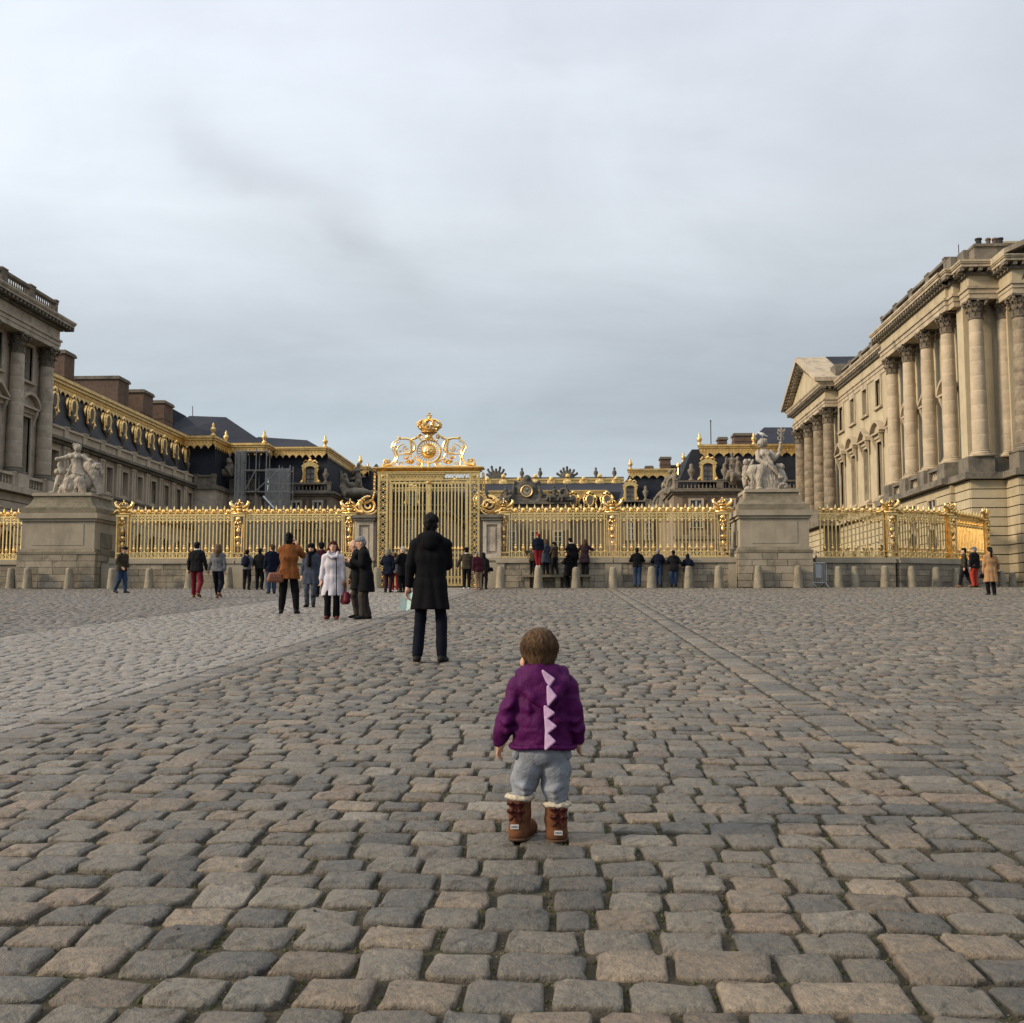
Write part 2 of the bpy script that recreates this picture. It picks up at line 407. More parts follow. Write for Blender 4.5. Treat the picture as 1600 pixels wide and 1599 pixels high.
M['bollard_stone'] = mat('bollard_stone', (0.245, 0.215, 0.16), 0.92, n_scale=4, var=0.25, stain=(0.12, 0.11, 0.08), stain_scale=2.2, stain_amt=0.7, bump=0.02, bump_scale=20, objvar=0.12)
M['statue_stone'] = mat('statue_stone', (0.36, 0.315, 0.255), 0.85, n_scale=4.0, var=0.18, stain=(0.14, 0.12, 0.10), stain_scale=2.2, stain_amt=0.7, bump=0.01, bump_scale=30)
M['roof_statue_stone'] = mat('roof_statue_stone', (0.19, 0.165, 0.13), 0.9, n_scale=2.0, var=0.3, stain=(0.07, 0.065, 0.055), stain_scale=1.2, stain_amt=0.8)
M['gold'] = mat('gold', (0.92, 0.63, 0.25), 0.30, 1.0, n_scale=6, var=0.14, spec=0.5, stain=(0.30, 0.165, 0.05), stain_scale=4.5, stain_amt=0.7)
M['pale_gold'] = mat('pale_gold', (0.95, 0.68, 0.28), 0.36, 0.95, n_scale=5, var=0.12, spec=0.5)
M['roof_gold'] = mat('roof_gold', (0.74, 0.51, 0.20), 0.45, 0.8, n_scale=2.5, var=0.25, spec=0.5, stain=(0.25, 0.15, 0.06), stain_scale=1.4, stain_amt=0.6)
M['slate'] = mat('slate', (0.020, 0.023, 0.032), 0.7, n_scale=1.5, var=0.35, spec=0.12, stain=(0.028, 0.030, 0.036), stain_scale=0.3, stain_amt=0.5, streak=True)
M['wing_slate'] = mat('wing_slate', (0.034, 0.038, 0.048), 0.55, n_scale=1.5, var=0.35, spec=0.35, stain=(0.06, 0.062, 0.068), stain_scale=0.4, stain_amt=0.5, streak=True)  # lighter copy of the slate, sky reflection partly put into its colour
M['lead'] = mat('lead', (0.10, 0.105, 0.115), 0.5, n_scale=1.0, var=0.25)
M['brick'] = mat('brick', (0.125, 0.084, 0.064), 0.9, n_scale=3.0, var=0.3, stain=(0.07, 0.045, 0.036), stain_scale=0.8, stain_amt=0.6)
M['dark_glass'] = mat('dark_glass', (0.015, 0.017, 0.02), 0.12, n_scale=0.7, var=0.4, spec=0.6)
M['sash_paint'] = mat('sash_paint', (0.42, 0.40, 0.36), 0.6, n_scale=5, var=0.1)
M['shutter_paint'] = mat('shutter_paint', (0.135, 0.11, 0.085), 0.7, n_scale=3, var=0.2)
M['dark_iron'] = mat('dark_iron', (0.02, 0.02, 0.022), 0.5, n_scale=9, var=0.2)
M['steel'] = mat('steel', (0.42, 0.44, 0.46), 0.4, 0.8, n_scale=8, var=0.2)
M['scaffold_steel'] = mat('scaffold_steel', (0.26, 0.26, 0.255), 0.5, 0.3, n_scale=5, var=0.2)
M['sculpt_dark'] = mat('sculpt_dark', (0.095, 0.087, 0.072), 0.85, n_scale=2.0, var=0.35)
M['clock_face'] = mat('clock_face', (0.30, 0.26, 0.19), 0.6, n_scale=3, var=0.2)

# ---------------------------------------------------------------- ground and its cobblestones
M['joint_bed'] = mat('joint_bed', (0.062, 0.051, 0.034), 0.97, n_scale=22, var=0.45, stain=(0.034, 0.042, 0.010), stain_scale=3.4, stain_amt=0.85, bump=0.02, bump_scale=60)
M['cobble'] = mat('cobble', (0.2, 0.2, 0.2), 0.58, n_scale=38, var=0.34, tone=True, bump=0.03, bump_scale=24, patch=(0.175, 0.135, 0.10), patch_scale=5.5, patch_amt=0.45, spec=0.5, stain=(0.075, 0.068, 0.056), stain_scale=11, stain_amt=0.5, det=10)
def ground_sheet():
    ys = [-1500, -40] + list(np.arange(-36, 49, 4.0)) + [49.0, 60, 120, 300, 1500]
    xs = [-1500, -200, -60, -20, 0, 20, 60, 200, 1500]
    V = [(x, y, gz(y) - (0.012 if y < 30 else 0.016)) for y in ys for x in xs]
    w = len(xs)
    F = [(j * w + i, j * w + i + 1, (j + 1) * w + i + 1, (j + 1) * w + i) for j in range(len(ys) - 1) for i in range(w - 1)]
    return MB().add(V, F).build('ground', M['joint_bed'], kind='structure')
ground = ground_sheet()

STONES = []   # cx, cy, w, d, rot, r, g, b, zone
def tone_of(zone):
    u = random.random(); k = random.gauss(1.0, 0.15); k = min(max(k, 0.62), 1.5)
    if zone == 'path':
        c = (0.24, 0.215, 0.182) if u < 0.55 else (0.232, 0.213, 0.187) if u < 0.9 else (0.21, 0.186, 0.157); k = 1 + (k - 1) * 0.5
    elif zone == 'west':
        c = (0.150, 0.130, 0.105) if u < 0.6 else (0.140, 0.127, 0.108)
    else:
        c = (0.138, 0.122, 0.094) if u < 0.40 else (0.095, 0.088, 0.073) if u < 0.70 else (0.172, 0.136, 0.095) if u < 0.88 else (0.172, 0.128, 0.09) if u < 0.93 else (0.175, 0.155, 0.122)
    return c[0] * k, c[1] * k, c[2] * k
def vis_x(y):
    return -0.53 * y - 1.6, 0.43 * y + 1.6
def lay(x0, x1, zone, wmin=0.185, wmax=0.238, d0=0.202, dj=0.016, phase=0.0):
    y = 1.1; row = 0
    while y < GY - 0.05:
        d = d0 + random.uniform(-dj, dj) + (0.0 if y < 30 else 0.02)
        lo, hi = vis_x(y); lo = max(lo, x0); hi = min(hi, x1)
        if hi > lo:
            x = x0 if x0 > lo - 0.6 else lo - random.uniform(0, 0.25)
            ph = random.uniform(0, 6.28)
            wfirst = random.uniform(0.08, 0.25) if x == x0 else None
            while x < hi:
                w = wfirst or random.uniform(wmin, wmax) if random.random() > 0.12 else random.uniform(0.12, 0.33)
                wfirst = None
                if x + w > x1 - 0.09: w = x1 - x
                if w > 0.4: w /= 2
                cx = x + w / 2
                yy = y + d / 2 + 0.020 * math.sin(0.8 * cx + 0.25 * y + phase) + 0.008 * math.sin(2.3 * cx + ph) + random.uniform(-0.006, 0.006)
                STONES.append((cx, yy, w, d, random.gauss(0, 0.025)) + tone_of(zone) + ({'path': 1, 'west': 2}.get(zone, 0),))
                x += w
        y += d; row += 1
def band(x0, x1, zone, n, ll=(0.22, 0.4)):
    for j in range(n):
        y = 1.1 + random.uniform(0, 0.2); w = (x1 - x0) / n; xc = x0 + w * (j + 0.5)
        while y < GY - 0.1:
            l = random.uniform(*ll)
            lo, hi = vis_x(y)
            if lo < xc < hi: STONES.append((xc, y + l / 2, w * 0.98, l, random.gauss(0, 0.012)) + tone_of(zone) + (0,))
            y += l
lay(-3.44, 1.71, 'centre'); lay(2.07, 24.0, 'east', phase=1.3)
band(1.71, 2.07, 'centre', 1, (0.2, 0.26)); band(-3.80, -3.44, 'west', 1, (0.16, 0.24))
lay(-8.76, -3.80, 'path', 0.16, 0.26, 0.18, 0.012, phase=2.0); band(-9.0, -8.77, 'west', 1)
lay(-28.0, -9.02, 'west', phase=0.5)
S = np.array(STONES)
def stone_mesh(name, A, seg, rings, gap=0.014):
    "A: rows of stones; rings: (radius, drop) from the centre outwards"
    n = len(A); rr = np.random.default_rng(5)
    th = 2 * np.pi * (np.arange(seg) + 0.5) / seg
    p = 8.0 if seg > 6 else 2.0
    c, s = np.cos(th), np.sin(th)
    if seg == 4: ux, uy = np.sign(c), np.sign(s)
    else: ux, uy = np.sign(c) * np.abs(c) ** (2 / p), np.sign(s) * np.abs(s) ** (2 / p)
    out = 1 + rr.normal(-0.012, 0.05, (n, seg)); out = np.clip(out, 0.84, 1.05)
    flat = (A[:, 8] == 1)
    gp = np.where(flat, gap * 0.38, gap * rr.uniform(0.40, 0.76, n)); gp = gp + np.where(rr.random(n) < 0.10, 0.010, 0.0) * (~flat)
    hw = np.maximum(A[:, 2] / 2 - gp, 0.03); hd = np.maximum(A[:, 3] / 2 - np.where(flat, 0.004, 0.0082 + rr.uniform(-0.002, 0.003, n)), 0.03)
    H = np.where(flat, rr.normal(0.002, 0.002, n), rr.normal(0.009, 0.0035, n))
    tx = rr.normal(0, 0.022, n) * np.where(flat, .4, 1); ty = rr.normal(0, 0.03, n) * np.where(flat, .4, 1)
    cr, sr = np.cos(A[:, 4]), np.sin(A[:, 4])
    V = np.zeros((n, 1 + len(rings) * seg, 3)); Tn = np.zeros((n, 1 + len(rings) * seg, 4)); Tn[..., 3] = 1
    base = A[:, 5:8]
    V[:, 0, 2] = H
    Tn[:, 0, :3] = base
    for k, (r, dz) in enumerate(rings):
        x = hw[:, None] * ux * r * (1 + (out - 1) * (0.5 + r / 2)); y = hd[:, None] * uy * r * (1 + (out - 1) * (0.5 + r / 2))
        V[:, 1 + k * seg:1 + (k + 1) * seg, 0] = x * cr[:, None] - y * sr[:, None]
        V[:, 1 + k * seg:1 + (k + 1) * seg, 1] = x * sr[:, None] + y * cr[:, None]
        z = H[:, None] - dz * np.where(flat, 0.6, 1.0)[:, None] + (tx[:, None] * x + ty[:, None] * y) - np.where(flat, .3, 1.0)[:, None] * (0.0065 * (y / hd[:, None]) ** 2 + 0.003 * (x / hw[:, None]) ** 2) + (rr.normal(0, 0.0035, (n, seg)) if r < 0.99 else 0)
        V[:, 1 + k * seg:1 + (k + 1) * seg, 2] = z
        Tn[:, 1 + k * seg:1 + (k + 1) * seg, :3] = base[:, None, :] * (1 + rr.normal(0, 0.06, (n, seg, 1))) * (0.38 if dz > 0.02 else 0.62 if dz > 0.008 else 1.0)   # shadow line of the joints painted into the flank tone
    V[:, :, 0] += A[:, 0:1]; V[:, :, 1] += A[:, 1:2]
    V[:, :, 2] += -GH + GS * V[:, :, 1]
    m = V.shape[1]
    i = np.arange(seg); j = (i + 1) % seg
    Q = []
    for k in range(len(rings) - 1):
        a = 1 + k * seg; b = a + seg
        Q.append(np.stack([a + i, b + i, b + j, a + j], 1))
    Q = np.concatenate(Q)
    # the cap: pairs of fan triangles as quads
    i2 = np.arange(0, seg, 2)
    capq = np.stack([np.zeros_like(i2), 1 + i2, 1 + (i2 + 1) % seg, 1 + (i2 + 2) % seg], 1)
    Q = np.concatenate([capq, Q])
    Qall = (Q[None] + (np.arange(n) * m)[:, None, None]).reshape(-1, 4)
    return V.reshape(-1, 3), Qall, Tn.reshape(-1, 4), m, Q
dist = np.hypot(S[:, 0], S[:, 1])
rel = S[:, :2]
zz = -GH + GS * S[:, 1]
P3 = np.stack([S[:, 0], S[:, 1], zz], 1); dep = P3 @ FW
uu = 800 + FPX * (P3 @ RT) / dep; vv = 799.5 - FPX * (P3 @ UP) / dep
inv = (uu > -10) & (uu < 1610) & (vv < 1604) & (dep > 0.5)
order = np.argsort(np.where(inv, dep, 1e9)); near_ids = order[:300]
isnear = np.zeros(len(S), bool); isnear[near_ids] = True
# the nearest three hundred: one object each
A = S[near_ids]
NR = [(0.5, 0.0), (0.88, 0.0), (0.965, 0.0025), (1.0, 0.009), (1.012, 0.034)]
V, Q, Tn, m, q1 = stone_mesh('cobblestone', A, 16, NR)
rr = np.random.default_rng(9)
for i in range(len(A)):
    vs_ = V[i * m:(i + 1) * m].copy(); o3 = np.array([A[i, 0], A[i, 1], gz(A[i, 1])])
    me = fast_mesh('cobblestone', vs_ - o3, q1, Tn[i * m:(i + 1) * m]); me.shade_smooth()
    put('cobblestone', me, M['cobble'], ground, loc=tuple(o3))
rest = S[~isnear]
def stuff_lod(sel, seg, rings, gap):
    V, Q, Tn, m, q = stone_mesh('x', sel, seg, rings, gap); return V, Q, Tn
parts_ = []
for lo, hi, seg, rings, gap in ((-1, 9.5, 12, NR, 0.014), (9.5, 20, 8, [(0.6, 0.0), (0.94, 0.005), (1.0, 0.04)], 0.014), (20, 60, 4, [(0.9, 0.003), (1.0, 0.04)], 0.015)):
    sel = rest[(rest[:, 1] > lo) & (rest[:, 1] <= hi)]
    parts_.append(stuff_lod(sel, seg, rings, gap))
off = 0; Vs, Qs, Ts = [], [], []
for V, Q, T_ in parts_:
    Vs.append(V); Qs.append(Q + off); Ts.append(T_); off += len(V)
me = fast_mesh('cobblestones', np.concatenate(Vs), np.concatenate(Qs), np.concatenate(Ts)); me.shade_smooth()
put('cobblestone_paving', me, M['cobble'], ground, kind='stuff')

# moss and grit lying in the nearest joints
rg = np.random.default_rng(31); V, Q = {}, {}
for kind in ('moss', 'grit'): V[kind], Q[kind] = [], []
for st_ in A:
    for k in range(9):
        kind = 'moss' if rg.random() < 0.55 else 'grit'
        if rg.random() < 0.7: x = st_[0] + rg.choice((-1, 1)) * (st_[2] / 2 + rg.normal(0, 0.004)); y = st_[1] + rg.uniform(-0.5, 0.5) * st_[3]
        else: x = st_[0] + rg.uniform(-0.5, 0.5) * st_[2]; y = st_[1] + rg.choice((-1, 1)) * st_[3] / 2
        q_ = rg.uniform(0.003, 0.010) if kind == 'moss' else rg.uniform(0.0012, 0.0035); z = gz(y) - 0.011; b0_ = len(V[kind])
        V[kind] += [(x - q_, y, z), (x, y - q_, z), (x + q_, y + q_ * .3, z), (x, y + q_, z), (x + rg.normal(0, q_ * .2), y, z + q_ * 0.9)]
        Q[kind] += [(b0_ + 0, b0_ + 1, b0_ + 4, b0_ + 4), (b0_ + 1, b0_ + 2, b0_ + 4, b0_ + 4), (b0_ + 2, b0_ + 3, b0_ + 4, b0_ + 4), (b0_ + 3, b0_ + 0, b0_ + 4, b0_ + 4)]
M['moss'] = mat('moss', (0.05, 0.055, 0.016), 1.0, n_scale=40, var=0.4); M['grit'] = mat('grit', (0.24, 0.20, 0.15), 0.9, n_scale=90, var=0.5)
for kind, nm_ in (('moss', 'joint_moss'), ('grit', 'joint_grit')):
    b = MB(); b.add(V[kind], [f[:3] for f in Q[kind]]); b.build(nm_, M[kind], ground, kind='stuff')

# ---------------------------------------------------------------- classical building kit
class Fac:
    "a facade: x runs along it, -y points out of the wall, z is up"
    def __init__(s, x, y, rz): s.o = np.array([x, y, 0.0]); s.rz = rz; s.c, s.s = math.cos(rz), math.sin(rz)
    def fn(s, v): return np.stack([v[:, 0] * s.c - v[:, 1] * s.s, v[:, 0] * s.s + v[:, 1] * s.c, v[:, 2]], 1) + s.o
    def mb(s): return MB(s.fn)
    def pt(s, x, y, z): return tuple(s.fn(np.array([[x, y, z]], float))[0])
    def put(s, name, me, m, parent, x, z, y=0.0, **k): return put(name, me, m, parent, loc=s.pt(x, y, z), rz=s.rz, **k)
MESH = {}
def cached(key, f):
    if key not in MESH: MESH[key] = f()
    return MESH[key]
def wall_cells(mb, x0, x1, z0, z1, y0, y1, ops):
    xs = sorted({x0, x1, *[min(max(a, x0), x1) for o in ops for a in o[:2]]}); zs = sorted({z0, z1, *[min(max(a, z0), z1) for o in ops for a in o[2:4]]})
    for i in range(len(xs) - 1):
        zrun = None
        for j in range(len(zs) - 1):
            cx, cz = (xs[i] + xs[i + 1]) / 2, (zs[j] + zs[j + 1]) / 2
            solid = not any(o[0] < cx < o[1] and o[2] < cz < o[3] for o in ops)
            if solid and zrun is None: zrun = zs[j]
            if not solid and zrun is not None: mb.box(xs[i], xs[i + 1], y0, y1, zrun, zs[j]); zrun = None
        if zrun is not None: mb.box(xs[i], xs[i + 1], y0, y1, zrun, z1)
def window(fac, parent, x, z0, z1, w, ped=None, panes=(2, 5), depth=0.42, fr=0.22, shutter=False, trim='limestone_trim', y=0.0, sill=True):
    h = z1 - z0
    def frame():
        b = MB(); p = 0.09
        b.box(-w / 2 - fr, -w / 2, -p, 0.12, -fr * 0.3, h + fr); b.box(w / 2, w / 2 + fr, -p, 0.12, -fr * 0.3, h + fr); b.box(-w / 2, w / 2, -p, 0.12, h, h + fr)
        if sill: b.box(-w / 2 - fr - 0.1, w / 2 + fr + 0.1, -0.2, 0.1, -fr * 0.3 - 0.16, -fr * 0.3 - 0.003)
        return b.mesh('window')
    o = fac.put('window', cached(('wf', w, h, fr, sill), frame), M[trim], parent, x, z0, y)
    def sash():
        b = MB(); d = depth - 0.06; t = 0.05
        for q in range(panes[0] + 1): b.box(-w / 2 + w * q / panes[0] - t * (1.6 if q * 2 == panes[0] else 0.8), -w / 2 + w * q / panes[0] + t * (1.6 if q * 2 == panes[0] else 0.8), d, d + 0.045, 0, h)
        for q in range(panes[1] + 1): b.box(-w / 2, w / 2, d + 0.006, d + 0.04, h * q / panes[1] - t * 0.6, h * q / panes[1] + t * 0.6)
        return b.mesh('sash')
    def glass():
        b = MB(); gx = w / panes[0]; gzz = h / panes[1]
        return MB().box(-gx / 2 + .03, gx / 2 - .03, 0, 0.02, 0.03, gzz - 0.03).mesh('pane')
    put('sash', cached(('sash', w, h, panes, depth), sash), M['shutter_paint' if shutter else 'sash_paint'], o)
    if panes[0] * panes[1] <= 12 and not shutter:
        for i in range(panes[0]):
            for j in range(panes[1]):
                put('pane', cached(('pane', w, h, panes), glass), M['dark_glass'], o, loc=(-w / 2 + w * (i + 0.5) / panes[0], depth, h * j / panes[1]))
    else:
        put('pane', cached(('gl', w, h, depth), lambda: MB().box(-w / 2, w / 2, depth, depth + 0.02, 0, h).mesh('pane')), M['shutter_paint' if shutter else 'dark_glass'], o)
    put('reveal', cached(('rev', w, h, depth), lambda: MB().box(-w / 2 - 0.15, w / 2 + 0.15, depth + 0.05, depth + 0.15, -0.1, h + 0.1).mesh('reveal')), M['dark_iron'], o)
    if ped:
        def pedi():
            b = MB(); W = w / 2 + fr + 0.28; zb = h + 0.62
            b.box(-W + 0.2, W - 0.2, -0.2, 0.06, h + fr + 0.003, zb - 0.12)
            b.box(-W, W, -0.42, 0.06, zb - 0.12, zb)
            for sx in (-1, 1):                                     # consoles
                b.prism([(-0.10, h - 0.5), (-0.10, zb - 0.12), (-0.38, zb - 0.12), (-0.34, h + 0.25), (-0.16, h - 0.2)], sx * (W - 0.22) - 0.12, sx * (W - 0.22) + 0.12, 'yz')
            if ped == 'tri':
                k = 0.78; t = 0.17
                for sx in (-1, 1):
                    b.prism([(sx * W, zb + 0.003), (sx * W, zb + t), (0, zb + k + t), (0, zb + k)], -0.44, 0.05)
                b.prism([(-W + 0.1, zb + 0.003), (W - 0.1, zb + 0.003), (0, zb + k)], -0.14, 0.04)
            else:
                n = 12; k = 0.74; t = 0.19; rad = (W * W + k * k) / (2 * k); a0 = math.asin(min(W / rad, 1)); zc = zb + k - rad
                for i in range(n):
                    a, c = -a0 + 2 * a0 * i / n, -a0 + 2 * a0 * (i + 1) / n
                    b.prism([(rad * math.sin(a), zc + rad * math.cos(a)), ((rad + t) * math.sin(a), zc + (rad + t) * math.cos(a)), ((rad + t) * math.sin(c), zc + (rad + t) * math.cos(c)), (rad * math.sin(c), zc + rad * math.cos(c))], -0.44, 0.05)
                b.prism([(rad * math.sin(-a0 + 2 * a0 * i / n) * 0.97, max(zb + 0.004, zc + rad * math.cos(-a0 + 2 * a0 * i / n) - 0.02)) for i in range(n + 1)], -0.14, 0.04)
            return b.mesh('pediment')
        put('pediment', cached(('ped', ped, w, h, fr), pedi), M[trim], o)
    return o
def leaf_geom(b, r, z, h, out, a, wd):
    c, s_ = math.cos(a), math.sin(a)
    pr = [(r, z), (r + 0.05 * out, z + h * 0.55), (r + 0.5 * out, z + h * 0.9), (r + out, z + h * 0.92), (r + out * 0.85, z + h * 0.74)]
    L_, Rr = [], []
    for q, (rr_, zz_) in enumerate(pr):
        hw = wd * (1.0, 1.05, 0.9, 0.62, 0.3)[q] / 2
        L_.append((rr_ * c + hw * s_, rr_ * s_ - hw * c, zz_)); Rr.append((rr_ * c - hw * s_, rr_ * s_ + hw * c, zz_))
    n = len(pr); b.add(L_ + Rr, [(i, i + n, i + 1 + n, i + 1) for i in range(n - 1)])
def column_meshes(h, r, kind='smooth'):
    ch = r * 2.5
    def shaft():
        b = MB(); prof = []; n = 9; hh = h - ch - r * 0.9; z0 = r * 0.9
        for i in range(n):
            a, c = z0 + hh * i / n, z0 + hh * (i + 1) / n
            ra, rc = [r * (1 - 0.15 * max(0, (q - z0) / hh - 0.25) / 0.75) for q in (a, c)]
            g = 0.006 if kind == 'smooth' else 0.022
            prof += [(ra - g, a), (ra, a + 0.03), (rc, c - 0.03), (rc - g, c)]
            if kind != 'smooth': prof[-2] = (rc * 1.0, c - 0.06); prof[-3] = (ra * 1.01, a + 0.05)
        prof += [(r * 0.92, h - ch - 0.06), (r * 0.92, h - ch)]
        return b.lathe(prof, 20).mesh('column', True)
    def base():
        b = MB(); b.box(-r * 1.38, r * 1.38, -r * 1.38, r * 1.38, 0, r * 0.32)
        prof = []
        for c_, rad, z in ((r * 1.2, 0.14 * r, 0.46 * r), (r * 1.06, 0.10 * r, 0.78 * r)):
            prof += [(c_ + rad * math.cos(t), z + rad * math.sin(t)) for t in np.linspace(-1.5, 1.5, 5)]
        return b.lathe([(r * 1.2, r * 0.32)] + prof + [(r, 0.9 * r)], 20).mesh('column_base', True)
    def capital():
        b = MB(); z = h - ch; q = r * 0.86
        b.lathe([(q, z), (q * 1.02, z + ch * 0.5), (q * 1.22, z + ch * 0.85)], 14)
        b.lathe([(q * 1.12, z - 0.03), (q * 1.14, z + 0.03), (q * 1.0, z + 0.06)], 14)
        for i in range(8):
            leaf_geom(b, q * 1.03, z + 0.04, ch * 0.40, r * 0.36, i * math.pi / 4, r * 0.62)
            leaf_geom(b, q * 1.06, z + ch * 0.30, ch * 0.42, r * 0.46, (i + 0.5) * math.pi / 4, r * 0.60)
        for i in range(4):
            a = (i + 0.5) * math.pi / 2
            for rr_, zz_, s_ in ((1.52, 0.80, 0.22), (1.34, 0.70, 0.15)):
                b.ball((r * rr_ * math.cos(a), r * rr_ * math.sin(a), z + ch * zz_), (r * s_, r * s_, ch * 0.11), 6, 4)
            b.ball((r * 1.12 * math.cos(i * math.pi / 2), r * 1.12 * math.sin(i * math.pi / 2), z + ch * 0.86), r * 0.17, 6, 4)
        a4 = [(1.28, 1.28), (0, 1.08), (-1.28, 1.28), (-1.08, 0), (-1.28, -1.28), (0, -1.08), (1.28, -1.28), (1.08, 0)]
        b.prism([(x * r, y * r) for x, y in a4], z + ch * 0.90, z + ch - 0.004, 'xy')
        return b.mesh('capital')
    k = (round(h, 2), round(r, 2), kind)
    return cached(('sh',) + k, shaft), cached(('ba',) + k, base), cached(('ca',) + k, capital)
def column(parent, x, y, z0, h, r, m='column_stone', kind='smooth'):
    a, b, c = column_meshes(h, r, kind)
    o = put('column', a, M[m], parent, loc=(x, y, z0))
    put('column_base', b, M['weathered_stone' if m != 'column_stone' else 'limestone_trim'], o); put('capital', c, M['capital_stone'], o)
    return o
def entablature(parent, fac, x0, x1, y, zs=(17.0, 17.7, 18.3, 19.0), back=1.6, ret0=True, ret1=True, m='limestone', proj=0.75):
    "architrave, frieze, modillions and cornice; y is the plane of the frieze"
    a, f, c, t = zs
    b = fac.mb()
    b.box(x0, x1, y - 0.0, y + back, a, a + 0.3); b.box(x0 - 0.04, x1 + 0.04, y - 0.05, y + back - .01, a + 0.3, f - 0.14); b.box(x0 - 0.12, x1 + 0.12, y - 0.13, y + back - .02, f - 0.14, f)
    b.build('architrave', M['limestone_trim' if m == 'limestone' else m], parent)
    fac.mb().box(x0 + 0.01, x1 - 0.01, y + 0.012, y + back - .03, f, c).build('frieze', M[m], parent)
    e0 = proj if ret0 else 0.0; e1 = proj if ret1 else 0.0
    b = fac.mb(); L_ = x1 - x0 + e0 + e1 - 0.3; n = max(2, int(L_ / 0.46))
    for i in range(n + 1):
        xx = x0 - e0 + 0.15 + L_ * i / n
        b.box(xx - 0.1, xx + 0.1, y - proj + 0.14, y + 0.004, c + 0.13, c + 0.33)
    b.box(x0 - 0.14, x1 + 0.14, y - 0.16, y + back - .04, c, c + 0.14)
    if ret0 or ret1:
        for e, xx in ((ret0, x0), (ret1, x1)):
            if not e: continue
            sgn = -1 if xx == x0 else 1
            for i in range(int(back / 0.46)):
                yy = y + 0.3 + i * 0.46; b.box(min(xx, xx + sgn * (proj - 0.14)), max(xx, xx + sgn * (proj - 0.14)), yy - 0.1, yy + 0.1, c + 0.13, c + 0.33)
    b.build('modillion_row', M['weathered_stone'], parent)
    b = fac.mb(); e0 = proj if ret0 else 0.0; e1 = proj if ret1 else 0.0
    b.box(x0 - e0 + 0.1, x1 + e1 - 0.1, y - proj + 0.1, y + back - .05, c + 0.334, c + 0.50); b.box(x0 - e0 + 0.04, x1 + e1 - 0.04, y - proj + 0.04, y + back - .06, c + 0.50, c + 0.58)
    b.box(x0 - e0, x1 + e1, y - proj, y + back - .07, c + 0.58, t)
    b.build('cornice', M['limestone_trim' if m == 'limestone' else m], parent)
def baluster_mesh(h, r=0.085):
    return cached(('bal', round(h, 2), r), lambda: MB().lathe([(r * 0.9, 0), (r * 0.9, h * 0.08), (r * 0.5, h * 0.14), (r, h * 0.36), (r * 0.55, h * 0.7), (r * 0.45, h * 0.86), (r * 0.85, h * 0.9), (r * 0.85, h)], 7).mesh('baluster', True))
def balustrade(parent, fac, x0, x1, y, z0, z1, die=3.6, thick=0.34, m='weathered_stone', solid=False, mb=None, phase=0.0, bal=True, step=0.3, top=True):
    "a parapet of dies, rails and balusters (one part, its balusters below it)"
    b = fac.mb(); mb = mb or m
    b.box(x0, x1, y, y + thick, z0, z0 + 0.16)
    if top: b.box(x0 - 0.03, x1 + 0.03, y - 0.05, y + thick + 0.05, z1 - 0.16, z1)
    n = max(1, round((x1 - x0) / die)); dx = (x1 - x0) / n; ds = [x0 + dx * i for i in range(n + 1)]
    for i, d in enumerate(ds):
        a = max(x0, d - 0.32); c = min(x1, d + 0.32); b.box(a, c, y - 0.03, y + thick + 0.03, z0 + 0.163, z1 - 0.163)
        b.box(a - 0.04, c + 0.04, y - 0.09, y + thick + 0.09, z1 + 0.003, z1 + 0.10)
    for i in range(n):
        if solid: b.box(ds[i] + 0.32, ds[i + 1] - 0.32, y + 0.08, y + thick - 0.08, z0 + 0.163, z1 - 0.163)
    o = b.build('balustrade', M[m], parent)
    if bal and not solid:
        me = baluster_mesh(z1 - z0 - 0.32)
        for i in range(n):
            a, c = ds[i] + 0.36, ds[i + 1] - 0.36; k = max(2, int((c - a) / step))
            for j in range(k): fac.put('baluster', me, M[mb], o, a + (c - a) * (j + 0.5) / k, z0 + 0.16, y + thick / 2)
    return o
def courses(parent, fac, x0, x1, y, z0, z1, ops, hgt=0.5, proud=0.1, gap=0.055, jit=0.004, m='limestone', x0b=None):
    n = max(1, round((z1 - z0) / hgt)); h = (z1 - z0) / n
    for k in range(n):
        a, c = z0 + h * k, z0 + h * (k + 1) - gap
        cut = sorted([(o[0], o[1]) for o in ops if o[2] < c - 0.02 and o[3] > a + 0.02])
        x = x0; iv = []
        for p, q in cut:
            if p > x + 0.02: iv.append((x, p))
            x = max(x, q)
        if x < x1 - 0.02: iv.append((x, x1))
        for p, q in iv: fac.mb().box(p, q, y - proud + random.uniform(-jit, jit), y + 0.02, a, c).build('stone_course', M[m], parent)
